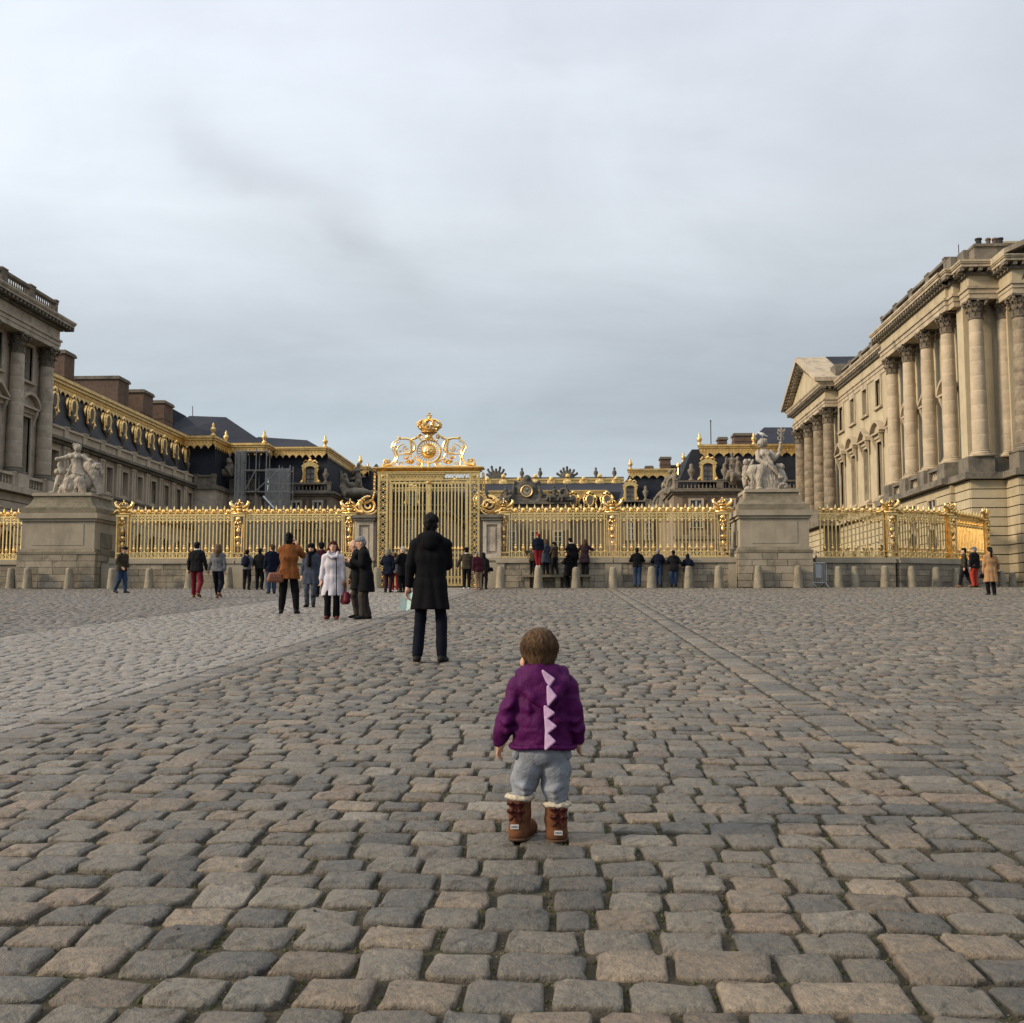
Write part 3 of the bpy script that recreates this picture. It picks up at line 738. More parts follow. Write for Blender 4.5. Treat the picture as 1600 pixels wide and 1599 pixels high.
def arched_opening(parent, fac, x, z0, z1, w, m='limestone_trim', y=0.0):
    n = 10; r = w / 2; zc = z1 - r
    arc = [(r * math.cos(math.pi * i / n), zc - z0 + r * math.sin(math.pi * i / n)) for i in range(n + 1)]
    def fr():
        b = MB(); t = 0.2
        for i in range(n):
            (a, c), (d, e) = arc[i], arc[i + 1]; k = (r + t) / r
            f = lambda p, q: (p * k, (q - (zc - z0)) * k + zc - z0)
            b.prism([(a, c), f(a, c), f(d, e), (d, e)], -0.1, 0.05)
        b.box(-r - t, -r, -0.1, 0.05, 0, zc - z0); b.box(r, r + t, -0.1, 0.05, 0, zc - z0)
        b.box(-0.16, 0.16, -0.18, 0.04, z1 - z0 - 0.05, z1 - z0 + 0.38)
        return b.mesh('arched_doorway')
    o = fac.put('arched_doorway', cached(('arc', w, round(z1 - z0, 2)), fr), M[m], parent, x, z0, y)
    put('door_glass', cached(('arcg', w, round(z1 - z0, 2)), lambda: MB().prism(arc + [(-r, 0), (r, 0)], -0.02, 0.0).mesh('door_glass')), M['dark_glass'], o)
    def bars():
        b = MB()
        for q in (-0.5, 0, 0.5): b.box(q * r - 0.03, q * r + 0.03, -0.05, -0.022, 0, zc - z0 + r * math.sqrt(max(0.02, 1 - q * q)) - 0.02)
        for q in range(1, 5): b.box(-r, r, -0.048, -0.024, (zc - z0) * q / 4 - 0.03, (zc - z0) * q / 4 + 0.03)
        return b.mesh('glazing_bar')
    put('glazing_bar', cached(('arcb', w, round(z1 - z0, 2)), bars), M['shutter_paint'], o)
    return o
def lettering(parent, text, loc, rot, size, m):
    cu = bpy.data.curves.new('inscription', 'FONT'); cu.body = text; cu.size = size; cu.extrude = 0.012; cu.align_x = 'LEFT'
    o = bpy.data.objects.new('inscription', cu); COL.objects.link(o); o.location = loc; o.rotation_euler = rot; o.parent = parent
    me = bpy.data.meshes.new_from_object(o); bpy.data.objects.remove(o)
    return put('inscription', me, m, parent, loc=loc, rz=None) if False else _letters(me, loc, rot, parent, m)
def _letters(me, loc, rot, parent, m):
    me.materials.clear(); o = put('inscription', me, m, parent, loc=loc); o.rotation_euler = rot; return o

G0 = gz(60)        # level of the court behind the railings
# ---------------------------------------------------------------- right hand wing
rw = thing('palace_wing', 'long sunlit cream stone wing with giant columns and a pedimented portico at its far end', 'palace wing', (21.4, 62.0, G0))
rwi = Matrix.Translation((-21.4, -62.0, -G0))
def adopt(o): o.matrix_parent_inverse = rwi
_put = put
class Under:
    "objects built in world coordinates under a thing that stands at its base"
    def __init__(s, root): s.root = root; s.n0 = set(o.name for o in root.children)
    def done(s):
        inv = Matrix.Translation(s.root.location).to_4x4().inverted()
        for o in s.root.children: o.matrix_parent_inverse = inv
FS = Fac(22.55, 0, -math.pi / 2)     # side wall, faces the court (-X); local x = -Y, local y = X - 22.75
def sx(Y): return -Y
WY = [65.0, 68.6, 72.2, 75.9, 79.7, 83.3, 86.9, 90.45]
ops = []
for Yc in WY: ops += [(-Yc - 0.62, -Yc + 0.62, 14.85, 16.75), (-Yc - 0.66, -Yc + 0.66, 8.42, 12.25)]
b = FS.mb(); wall_cells(b, -108, -60.9, 7.4, 17.0, 0, 0.9, ops); b.build('wall', M['limestone'], rw)
for i, Yc in enumerate(WY):
    window(FS, rw, -Yc, 14.85, 16.75, 1.24, panes=(2, 4)); window(FS, rw, -Yc, 8.42, 12.25, 1.32, ped='tri' if i % 2 else 'arc', panes=(2, 6))
    b = FS.mb(); b.box(-Yc - 1.1, -Yc + 1.1, -0.42, 0.02, 7.95, 8.12)
    for s_ in (-1, 1): b.prism([(-0.02, 7.55), (-0.02, 7.945), (-0.34, 7.945), (-0.28, 7.75)], -Yc + s_ * 0.8 - 0.12, -Yc + s_ * 0.8 + 0.12, 'yz')
    b.build('balcony_slab', M['limestone_trim'], rw)
# near pavilion A: four columns
for Yc in (63.2, 66.8, 70.4, 73.95): column(rw, 21.85, Yc, 8.4, 8.6, 0.42)
entablature(rw, FS, -75.0, -62.1, -1.12, back=2.2, proj=0.6)
entablature(rw, FS, -91.4, -75.62, -0.06, back=1.2, ret0=False, ret1=False, proj=0.5)
balustrade(rw, FS, -75.2, -62.3, -0.95, 19.003, 20.05, die=3.2, mb='sculpt_dark'); balustrade(rw, FS, -91.2, -75.8, 0.2, 19.003, 20.0, die=3.1, mb='sculpt_dark')
FS.mb().box(-91, -62.4, 0.6, 12, 19.0, 19.6).build('roof', M['lead'], rw)
# its podium: pedestals, balustrade and the string course
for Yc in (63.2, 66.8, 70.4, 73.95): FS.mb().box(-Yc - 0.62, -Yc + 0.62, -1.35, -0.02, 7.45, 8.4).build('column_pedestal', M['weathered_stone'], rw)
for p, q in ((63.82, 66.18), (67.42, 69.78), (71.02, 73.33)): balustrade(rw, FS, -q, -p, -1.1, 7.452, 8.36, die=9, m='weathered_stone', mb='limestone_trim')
FS.mb().box(-75.3, -61.9, -1.75, 0.2, 7.1, 7.447).build('string_course', M['weathered_stone'], rw)
FS.mb().box(-91.6, -75.303, -0.5, 0.2, 7.1, 7.42).build('string_course', M['limestone_trim'], rw)
gops = [(-Yc - 0.7, -Yc + 0.7, 5.2, 6.55) for Yc in WY[:3]] + [(-Yc - 0.95, -Yc + 0.95, G0, 5.4) for Yc in WY]
b = FS.mb(); b.box(-75.0, -62.1, -1.2, 0.3, G0 - 0.3, 7.098); b.build('base_wall', M['joint_stone'], rw)
courses(rw, FS, -75.05, -62.0, -1.2, G0, 7.1, [(-Yc - 0.7, -Yc + 0.7, 5.45, 6.6) for Yc in WY[:3]] + [(-Yc - 0.95, -Yc + 0.95, G0, 4.9) for Yc in WY[:3]], hgt=0.5)
for Yc in WY[:3]:
    window(FS, rw, -Yc, 5.5, 6.5, 1.3, panes=(2, 2), depth=0.03, fr=0.1, y=-1.26, sill=False); arched_opening(rw, FS, -Yc, G0, 4.85, 1.6, y=-1.26)
b = FS.mb(); b.box(-107, -75.05, 0.0, 0.5, G0 - 0.3, 7.098); b.build('base_wall', M['joint_stone'], rw)
courses(rw, FS, -91.5, -75.06, 0.0, G0, 7.1, [(-Yc - 0.95, -Yc + 0.95, G0, 4.9) for Yc in WY[3:]], hgt=0.5)
for Yc in WY[3:]: arched_opening(rw, FS, -Yc, G0, 4.85, 1.6, y=-0.06)
# far portico C with its pediment
for Yc in (92.1, 95.75, 99.5, 103.3): column(rw, 21.85, Yc, 8.3, 8.7, 0.5, 'old_column_stone', 'drum')
entablature(rw, FS, -104.2, -91.3, -1.12, back=2.4, proj=0.6)
b = FS.mb(); x0, x1, zt, zp = -104.95, -90.55, 19.0, 22.35; xm = (x0 + x1) / 2
b.prism([(x0 + 0.9, zt + 0.003), (x1 - 0.9, zt + 0.003), (xm, zp - 0.45)], -1.30, -1.0); b.build('tympanum', M['limestone'], rw)
b = FS.mb()
for s_, xe in ((-1, x0), (1, x1)):
    b.prism([(xe, zt + 0.004), (xe, zt + 0.34), (xm, zp + 0.3), (xm, zp - 0.1)], -2.1, 0.6)
    b.prism([(xe - s_ * 0.6, zt + 0.02), (xe - s_ * 0.6, zt + 0.22), (xm, zp - 0.14), (xm, zp - 0.36)], -1.75, -1.02)
b.build('pediment', M['limestone_trim'], rw)
b = FS.mb()
for s_, xe in ((-1, x0), (1, x1)):
    for i in range(14):
        t = (i + 0.5) / 14; xx = xe + (xm - xe) * t; zz_ = zt + (zp - 0.45 - zt) * t + 0.05
        b.box(xx - 0.12, xx + 0.12, -1.95, -1.3, zz_ - 0.16, zz_ + 0.02)
b.build('modillion_row', M['weathered_stone'], rw)
b = FS.mb(); b.prism([(x0 + 0.1, zt + 0.35), (xm, zp + 0.34), (x1 - 0.1, zt + 0.35)], 0.55, 12.5); b.build('portico_roof', M['slate'], rw)
FS.mb().box(-92.6, -90.9, -0.3, 2.2, 19.01, 20.5).build('attic_block', M['weathered_stone'], rw)
FS.mb().box(-104.5, -91.1, -1.95, 0.2, 7.1, 8.3).build('portico_base', M['weathered_stone'], rw)
b = FS.mb(); b.box(-104.2, -91.5, -1.4, 0.3, G0 - 0.3, 7.098); b.build('base_wall', M['joint_stone'], rw)
courses(rw, FS, -104.25, -91.45, -1.4, G0, 7.1, [(-Yc - 0.9, -Yc + 0.9, G0, 4.9) for Yc in (94, 97.6, 101.4)], hgt=0.5)
for Yc in (94, 97.6, 101.4): arched_opening(rw, FS, -Yc, G0, 4.85, 1.5, y=-1.46)
# the stepped front that faces the square
FF = Fac(0, 60.6, 0.0)               # local y = Y - 60.6
b = FF.mb(); b.box(22.95, 27, 0.35, 1.2, 7.1, 17.0); b.box(22.05, 22.95, 0.62, 1.6, 7.1, 17.0); b.build('wall', M['limestone'], rw)
column(rw, 22.34, 60.15, 8.35, 8.65, 0.42); column(rw, 23.9, 60.35, 8.35, 8.65, 0.40)
entablature(rw, FF, 21.62, 23.5, 0.75, back=1.1, ret1=False, proj=0.66); entablature(rw, FF, 21.93, 27, -0.75, back=1.35, ret1=False, proj=0.66)
FF.mb().box(21.5, 22.9, -0.9, 0.6, 7.45, 8.35).build('column_pedestal', M['weathered_stone'], rw); FF.mb().box(22.903, 25, -0.6, 0.34, 7.45, 8.34).build('column_pedestal', M['weathered_stone'], rw)
b = FF.mb(); b.box(21.15, 27, -1.35, 1.3, 7.1, 7.447); b.build('string_course', M['weathered_stone'], rw)
b = FF.mb(); b.box(21.6, 27, -0.9, 1.4, G0 - 0.3, 7.098); b.build('base_wall', M['joint_stone'], rw)
courses(rw, FF, 21.55, 23.6, -0.9, G0, 7.1, [], hgt=0.5)
courses(rw, Fac(21.6, 0, -math.pi / 2), -61.9, -59.7, 0.0, G0, 7.1, [], hgt=0.5); courses(rw, Fac(0, 62.0, 0.0), 21.28, 21.62, 0.0, G0, 7.1, [], hgt=0.5)
b = FF.mb(); b.box(21.6, 23.4, 0.9, 1.9, 19.01, 19.9); b.box(21.95, 23.3, -0.1, 0.895, 19.01, 19.95); b.box(22.25, 27, -0.9, -0.105, 19.01, 19.85); b.box(22.2, 27.0, -1.0, -0.05, 19.853, 20.0); b.build('parapet', M['weathered_stone'], rw)
for xx in (22.6, 23.75): MB().lathe([(0.16, 19.9), (0.16, 20.3), (0.2, 20.32), (0.2, 20.4)], 8, (xx, 60.0, 0)).build('roof_vent', M['dark_iron'], rw)
# projecting temple front at the frame's edge
FP = Fac(0, 58.4, 0.0)
for xx in (24.05, 27.2, 30.4, 33.6): column(rw, xx, 58.5, 8.35, 8.4, 0.46, 'old_column_stone', 'drum')
entablature(rw, FP, 23.5, 36, -0.4, zs=(16.75, 17.4, 18.05, 18.7), back=2.4, ret1=False, proj=0.6)
b = FP.mb(); b.prism([(22.9, 18.705), (22.9, 18.98), (30.0, 22.2), (30.0, 21.9)], -1.0, 1.2); b.prism([(23.9, 18.71), (30.0, 18.71), (30.0, 21.8)], -0.3, 0.3); b.build('pediment', M['limestone_trim'], rw)
b = FP.mb(); b.box(23.5, 36, -0.4, 2.2, G0 - 0.3, 7.098); b.build('base_wall', M['joint_stone'], rw)
courses(rw, FP, 23.45, 36, -0.4, G0, 7.1, [], hgt=0.5); courses(rw, Fac(23.5, 0, -math.pi / 2), -59.65, -57.95, 0.0, G0, 7.1, [], hgt=0.5)
b = FP.mb(); b.box(23.1, 36, -0.85, 2.0, 7.103, 7.45); b.box(23.45, 24.7, -0.5, 0.8, 7.453, 8.352); b.build('string_course', M['weathered_stone'], rw)
b = FP.mb(); b.box(23.9, 36, 1.4, 2.6, 7.45, 16.7); b.build('wall', M['limestone'], rw)
lettering(rw, 'A TOUTES LES GLOIRES DE LA FRANCE', (24.0, 58.4 - 0.395, 17.49), (math.pi / 2, 0, 0), 0.52, M['dark_iron'])
b = FF.mb(); b.box(24.3, 36, 1.6, 8, 18.9, 20.75); b.box(24.2, 36, 1.5, 8.1, 20.753, 20.95); b.build('attic', M['limestone'], rw)
for xx in (23.62, 23.98): MB().lathe([(0.13, 20.2), (0.13, 20.72), (0.17, 20.75), (0.14, 20.85)], 8, (xx, 61.3, 0)).build('chimney_pot', M['brick'], rw)
MB().tube([(22.6, 63, 20.1), (22.6, 63, 21.1)], 0.025, 5).build('lightning_rod', M['dark_iron'], rw)
Under(rw).done()

# ---------------------------------------------------------------- left hand pavilion
lp = thing('palace_pavilion', 'grey shaded stone pavilion with tall columns and open balustrade, cut off by the left edge', 'palace pavilion', (-33.4, 66.0, G0))
FL = Fac(-33.85, 0, math.pi / 2)      # faces +X; local x = Y, local y = -(X + 33.85)
LW = [62.9, 66.75]
ops = [(y - 0.62, y + 0.62, 14.6, 16.75) for y in LW] + [(y - 0.66, y + 0.66, 8.42, 12.25) for y in LW]
b = FL.mb(); wall_cells(b, 55, 69.6, 7.4, 17.0, 0, 0.9, ops); b.build('wall', M['grey_stone'], lp)
for i, y in enumerate(LW):
    window(FL, lp, y, 14.6, 16.75, 1.24, panes=(4, 5), trim='grey_stone'); window(FL, lp, y, 8.42, 12.25, 1.32, ped='arc' if i else 'tri', panes=(4, 7), trim='grey_stone')
for y in (57.1, 60.9, 64.7, 68.5): column(lp, -33.4, y, 8.35, 8.65, 0.47, 'grey_stone')
entablature(lp, FL, 55, 69.15, -0.92, back=2.6, m='grey_stone')
balustrade(lp, FL, 55.2, 69.0, -0.75, 19.003, 20.2, die=3.45, m='weathered_stone', step=0.26)
b = FL.mb(); b.box(55, 69.0, 0.02, 10, 17.0, 18.99); b.build('roof_slab', M['lead'], lp)
for y in (57.1, 60.9, 64.7, 68.5): FL.mb().box(y - 0.66, y + 0.66, -1.16, -0.02, 7.45, 8.35).build('column_pedestal', M['grey_stone'], lp)
for p, q in ((57.76, 60.24), (61.56, 64.04), (65.36, 67.84)): balustrade(lp, FL, p, q, -0.95, 7.452, 8.32, die=9, m='grey_stone')
FL.mb().box(55, 69.7, -1.55, 0.2, 7.1, 7.447).build('string_course', M['grey_stone'], lp)
FL.mb().box(55, 69.3, -1.0, 0.3, G0 - 0.3, 7.098).build('base_wall', M['joint_stone'], lp)
courses(lp, FL, 55, 69.35, -1.0, G0, 7.1, [(y - 0.95, y + 0.95, G0, 4.9) for y in LW], hgt=0.5, m='grey_stone')
for y in LW: arched_opening(lp, FL, y, G0, 4.85, 1.6, 'grey_stone', y=-1.06)
Under(lp).done()

# ---------------------------------------------------------------- gilded roofs of the old palace
def scallops(mb, x0, x1, z, step=0.55, drop=0.42, y=0.0, th=0.06):
    "a hanging lambrequin fringe"
    n = max(1, round((x1 - x0) / step)); d = (x1 - x0) / n
    for i in range(n):
        a = x0 + d * i
        mb.prism([(a, z), (a + d, z), (a + d * 0.97, z - drop * 0.35), (a + d * 0.72, z - drop * 0.55), (a + d / 2, z - drop), (a + d * 0.28, z - drop * 0.55), (a + d * 0.03, z - drop * 0.35)], y - th, y)
def cresting(parent, fac, x0, x1, y, z0, z1, step=0.62, drop=0.5, finial=None):
    h = z1 - z0
    b = fac.mb()
    b.box(x0, x1, y - 0.10, y + 0.5, z0, z0 + h * 0.45); b.box(x0 - 0.06, x1 + 0.06, y - 0.22, y + 0.5, z0 + h * 0.452, z0 + h * 0.72); b.box(x0 - 0.14, x1 + 0.14, y - 0.34, y + 0.5, z0 + h * 0.722, z1)
    o = b.build('gilded_cornice', M['roof_gold'], parent)
    b = fac.mb(); n = max(1, int((x1 - x0) / 0.31))
    for i in range(n): b.ball((x0 + (i + 0.5) * (x1 - x0) / n, y - 0.12, z0 + h * 0.22), (0.09, 0.06, 0.11), 5, 3)
    b.build('bead_row', M['gold'], o, kind='stuff')
    b = fac.mb(); scallops(b, x0, x1, z0 + 0.02, step, drop, y - 0.08)
    b.build('lambrequin', M['roof_gold'], parent)
    return o
def finial_mesh():
    return cached(('finial',), lambda: MB().lathe([(0.24, 0), (0.24, 0.12), (0.13, 0.2), (0.13, 0.32), (0.27, 0.55), (0.22, 0.75), (0.08, 0.85), (0.13, 0.98), (0.03, 1.25)], 8).mesh('finial', True))
def oval_dormer(parent, fac, x, z, y, s=1.0):
    def ring():
        b = MB(); n = 16; pts = [(0.44 * math.cos(2 * math.pi * i / n), 0, 0.66 * math.sin(2 * math.pi * i / n)) for i in range(n + 1)]
        b.tube(pts, 0.15, 6, cap=False)
        for i in range(n): b.ball((0.60 * math.cos(2 * math.pi * i / n), -0.02, 0.84 * math.sin(2 * math.pi * i / n)), 0.085, 5, 3)
        for sx_ in (-1, 1):
            b.tube([(sx_ * 0.5, 0, 0.72), (sx_ * 0.78, 0, 0.25), (sx_ * 0.66, 0, -0.25), (sx_ * 0.78, 0, -0.72), (sx_ * 0.45, 0, -1.0)], [0.1, 0.12, 0.09, 0.15, 0.1], 5)
            b.ball((sx_ * 0.72, -0.03, -0.8), 0.17, 6, 4)
        b.prism([(-0.62, -0.85), (0.62, -0.85), (0.4, -1.15), (0.12, -1.3), (0, -1.6), (-0.12, -1.3), (-0.4, -1.15)], -0.12, 0.12)
        b.ball((0, -0.05, 0.98), (0.22, 0.14, 0.22), 6, 4); b.prism([(-0.55, 0.78), (0.55, 0.78), (0.2, 1.05), (-0.2, 1.05)], -0.1, 0.1)
        b.box(-0.5, 0.5, 0.1, 1.1, -0.75, 0.8)
        return b.mesh('oval_dormer', True)
    o = fac.put('oval_dormer', cached(('odor',), ring), M['gold'], parent, x, z, y); o.scale = (s, s, s)
    put('pane', cached(('odorg',), lambda: MB().prism([(0.4 * math.cos(2 * math.pi * i / 14), 0.6 * math.sin(2 * math.pi * i / 14)) for i in range(14)], -0.05, 0.02).mesh('pane')), M['shutter_paint'], o, loc=(0, -0.06, 0))
    return o
def big_dormer(parent, fac, x, z, y, s=1.0):
    "gilded dormer with a casement, scrolled sides and a crowned segmental head"
    def fr():
        b = MB()
        for q in (-1, 1):
            b.prism([(q * 0.48, 0), (q * 0.95, 0), (q * 1.0, 0.3), (q * 0.82, 0.55), (q * 0.74, 1.1), (q * 0.86, 1.55), (q * 0.8, 1.75), (q * 0.48, 1.75)], -0.16, 0.5)
            b.ball((q * 0.86, -0.1, 0.22), 0.2, 7, 5)
            b.tube([(q * 0.62, -0.18, 0.1), (q * 0.62, -0.18, 1.6)], 0.06, 5)
        n = 8
        for i in range(n):
            a, c = math.pi * (0.15 + 0.7 * i / n), math.pi * (0.15 + 0.7 * (i + 1) / n)
            f = lambda t, r1, r2: (r1 * math.cos(t), 1.42 + r2 * math.sin(t))
            b.prism([f(a, 0.56, 0.42), f(a, 1.05, 0.86), f(c, 1.05, 0.86), f(c, 0.56, 0.42)], -0.26, 0.45)
        b.ball((0, -0.15, 2.38), (0.24, 0.16, 0.26), 8, 5); b.ball((0, -0.15, 2.68), (0.11, 0.1, 0.14), 6, 4)
        for q in (-1, 1):
            b.tube([(q * 0.15, -0.12, 2.3), (q * 0.5, -0.12, 2.42), (q * 0.72, -0.12, 2.2), (q * 0.55, -0.12, 2.08)], [0.09, 0.11, 0.1, 0.05], 5)
        b.box(-1.05, 1.05, -0.2, 0.3, -0.12, -0.003)
        b.box(-0.6, 0.6, 0.5, 1.6, 0.0, 1.7)
        return b.mesh('dormer_frame', False)
    o = fac.put('gilded_dormer', cached(('bdor',), fr), M['gold'], parent, x, z, y); o.scale = (s, s, s)
    def sash():
        b = MB()
        for q in (-0.46, 0, 0.46): b.box(q - 0.05, q + 0.05, -0.05, 0.03, 0, 1.62)
        for q in (0.05, 0.55, 1.1, 1.6): b.box(-0.46, 0.46, -0.045, 0.025, q - 0.035, q + 0.035)
        return b.mesh('sash')
    put('sash', cached(('bdors',), sash), M['brick'], o)
    for i in (-1, 1):
        for j in range(3): put('pane', cached(('bdorp',), lambda: MB().box(-0.19, 0.19, 0, 0.02, 0.0, 0.46).mesh('pane')), M['dormer_glass'], o, loc=(i * 0.24, 0.05, 0.08 + 0.52 * j))
    return o
M['dormer_glass'] = mat('dormer_glass', (0.16, 0.17, 0.175), 0.25, n_scale=2.0, var=0.4, spec=0.6)
def roof_bust(parent, fac, x, z, y, s=1.0, m='roof_statue_stone'):
    me = cached(('bust',), lambda: MB().lathe([(0.26, 0), (0.26, 0.1), (0.13, 0.18), (0.11, 0.35), (0.30, 0.75), (0.33, 0.98), (0.16, 1.12), (0.17, 1.3), (0.15, 1.45), (0.05, 1.55)], 8, sc=(1, 0.75)).mesh('roof_urn', True))
    o = fac.put('roof_urn', me, M[m], parent, x, z, y); o.scale = (s, s, s); return o
def roof_figure(name, parent, loc, s, seed, m='roof_statue_stone', seated=True):
    "a weathered reclining stone figure on a balustrade"
    r_ = random.Random(seed); q = SDF(0.06)
    f = r_.choice((-1, 1))
    if seated:
        q.chain([(0, 0, 0.35), (0.05 * f, 0, 0.75), (0.02, -0.03, 1.12)], [0.26, 0.22, 0.2]); q.ell((0.02 * f, -0.08, 1.45), (0.12, 0.13, 0.16))
        q.chain([(0.1 * f, -0.1, 0.4), (0.55 * f, -0.25, 0.52), (0.75 * f, -0.25, 0.1)], [0.2, 0.16, 0.11]); q.chain([(-0.05 * f, -0.15, 0.35), (0.35 * f, -0.38, 0.36), (0.42 * f, -0.4, 0.0)], [0.2, 0.15, 0.1])
        q.chain([(0.2 * f, -0.03, 1.1), (0.42 * f, -0.15, 0.85), (0.5 * f, -0.25, 1.05)], [0.1, 0.08, 0.06]); q.chain([(-0.18 * f, 0, 1.1), (-0.42 * f, 0.0, 0.8), (-0.55 * f, -0.05, 0.4)], [0.1, 0.08, 0.07])
        q.ell((-0.35 * f, 0.05, 0.2), (0.45, 0.3, 0.26)); q.ell((0, 0, 0.1), (0.75, 0.35, 0.18))
    else:
        q.chain([(0, 0, 0), (0, 0, 0.9), (0.03 * f, 0, 1.35)], [0.26, 0.2, 0.2]); q.ell((0.03 * f, -0.03, 1.72), (0.12, 0.13, 0.16))
        q.chain([(0.2 * f, 0, 1.4), (0.42 * f, -0.05, 1.15), (0.38 * f, -0.2, 1.5)], [0.09, 0.08, 0.06]); q.chain([(-0.18 * f, 0, 1.4), (-0.34 * f, 0, 1.1), (-0.25 * f, -0.2, 0.85)], [0.09, 0.08, 0.06])
        q.ell((0.1 * f, 0, 0.3), (0.33, 0.28, 0.4))
    q.wr = (0.03, 14, seed)
    me = q.mesh(name, 0.06)
    o = put(name, me, M[m], parent, loc=loc); o.scale = (s, s, s); return o

# ---- left old wing, seen at a slant
ow = thing('gilded_roof_wing', 'long slanting stone wing with oval gilt dormers and a golden cornice on its slate roof', 'palace wing', (-33.9, 86.0, G0))
FO = Fac(-33.9, 0, math.pi / 2)      # local x = Y, y = -(X + 33.9)
P0 = 69.4; pitch = 2.93; OW_Y = [79.78 + pitch * i for i in range(-3, 8)]
Y1 = 102.3
ops = [(y - 0.52, y + 0.52, 8.95, 10.75) for y in OW_Y]
b = FO.mb(); wall_cells(b, 69.6, Y1, 7.9, 11.25, 0, 0.8, ops); b.build('wall', M['wing_stone'], ow)
for y in OW_Y:
    window(FO, ow, y, 8.95, 10.75, 1.04, panes=(2, 3), trim='wing_stone', fr=0.14, shutter=True, sill=False)
    for d in (-pitch / 2 - 0.22, -pitch / 2 + 0.22):
        b = FO.mb(); b.box(y + d - 0.16, y + d + 0.16, -0.16, 0.03, 8.6, 11.0); b.box(y + d - 0.2, y + d + 0.2, -0.2, 0.02, 11.0, 11.2); b.build('pilaster', M['wing_stone'], ow)
    b = FO.mb(); b.box(y - 0.62, y + 0.62, -0.1, 0.03, 7.98, 8.48); b.box(y - 0.48, y + 0.48, -0.13, -0.102, 8.06, 8.4); b.build('wall_panel', M['wing_stone'], ow)
b = FO.mb(); b.box(69.6, Y1, -0.22, 0.4, 8.5, 8.66); b.box(69.6, Y1, -0.25, 0.4, 7.55, 7.9); b.box(69.6, Y1, -0.3, 0.5, 11.25, 11.45); b.box(69.6, Y1, -0.5, 0.5, 11.453, 11.65); b.build('cornice', M['weathered_stone'], ow)
gops = [(y - 0.8, y + 0.8, G0, 6.2) for y in OW_Y]
b = FO.mb(); b.box(69.6, Y1, 0.05, 0.8, G0 - .3, 7.548); b.build('base_wall', M['wing_stone'], ow)
courses(ow, FO, 69.6, Y1, 0.05, G0, 7.5, [(y - 0.85, y + 0.85, G0, 6.1) for y in OW_Y], hgt=0.62, proud=0.06, m='wing_stone')
for y in OW_Y: arched_opening(ow, FO, y, G0, 6.3, 1.45, 'wing_stone', y=-0.02)
balustrade(ow, FO, 69.7, Y1, 0.0, 11.652, 12.5, die=pitch, m='wing_stone', solid=True)
b = FO.mb(); b.prism([(0.55, 12.2), (1.35, 15.75), (9.0, 16.1), (9.0, 12.2)], 69.6, 101.5, 'xz') if False else None
b = FO.mb(); b.add([(69.6, 0.5, 12.0), (101.2, 0.5, 12.0), (101.2, 1.25, 15.65), (69.6, 1.25, 15.65), (69.6, 9, 16.2), (101.2, 9, 16.2), (69.6, 9, 12), (101.2, 9, 12)], [(0, 1, 2, 3), (3, 2, 5, 4), (0, 3, 4, 6), (1, 7, 5, 2), (4, 5, 7, 6)]); b.build('mansard_roof', M['wing_slate'], ow)
cresting(ow, FO, 69.6, 101.0, 1.15, 15.45, 16.25, step=0.75, drop=0.4)
for i, y in enumerate(OW_Y): oval_dormer(ow, FO, y - pitch / 2 - 0.3, 14.35, 0.72, 0.84)
for i in range(len(OW_Y)): roof_bust(ow, FO, OW_Y[i] - 0.15, 12.6, 0.16, 0.85, 'sculpt_dark')
Under(ow).done()
# stepped brick chimney stacks behind it
def chimney(name, u0, u1, v0, v1, Y, dep, label, group=None, m='brick', flare=True):
    a, c = at(u0, v0, Y=Y), at(u1, v1, Y=Y)
    x0, x1, zt, zb = a.x, c.x, a.z, c.z
    t = thing(name, label, 'chimney', ((x0 + x1) / 2, Y + dep / 2, zb), 0, group)
    ins = Matrix.Translation(t.location).inverted(); hx = (x1 - x0) / 2; hy = dep / 2; h = zt - zb
    MB().box(-hx, hx, -hy, hy, 0, h - 0.28).build('stack', M[m], t)
    b = MB(); b.box(-hx - 0.12, hx + 0.12, -hy - 0.12, hy + 0.12, h - 0.277, h - 0.1); b.box(-hx - 0.06, hx + 0.06, -hy - 0.06, hy + 0.06, h - 0.097, h); b.build('chimney_cap', M['weathered_stone'], t)
    b = MB(); b.box(-hx - 0.04, hx + 0.04, -hy - 0.04, hy + 0.04, h * 0.55, h * 0.55 + 0.16); b.build('string_band', M['brick'], t)
    return t
chimney('brick_chimney', 74, 98, 547, 640, 76, 1.6, 'tall brick chimney stack peeping out behind the corner of the left pavilion')
chimney('brick_chimney', 114, 182, 588, 690, 88, 2.2, 'broadest of the stepped brick chimney stacks above the golden roof edge', 'stepped brick chimneys')
chimney('brick_chimney', 176, 222, 609, 690, 92, 2.2, 'middle one of the three stepped brick chimney stacks', 'stepped brick chimneys')
chimney('brick_chimney', 214, 255, 626, 690, 96, 2.2, 'lowest of the three stepped brick chimney stacks, beside the dark slate roof', 'stepped brick chimneys')

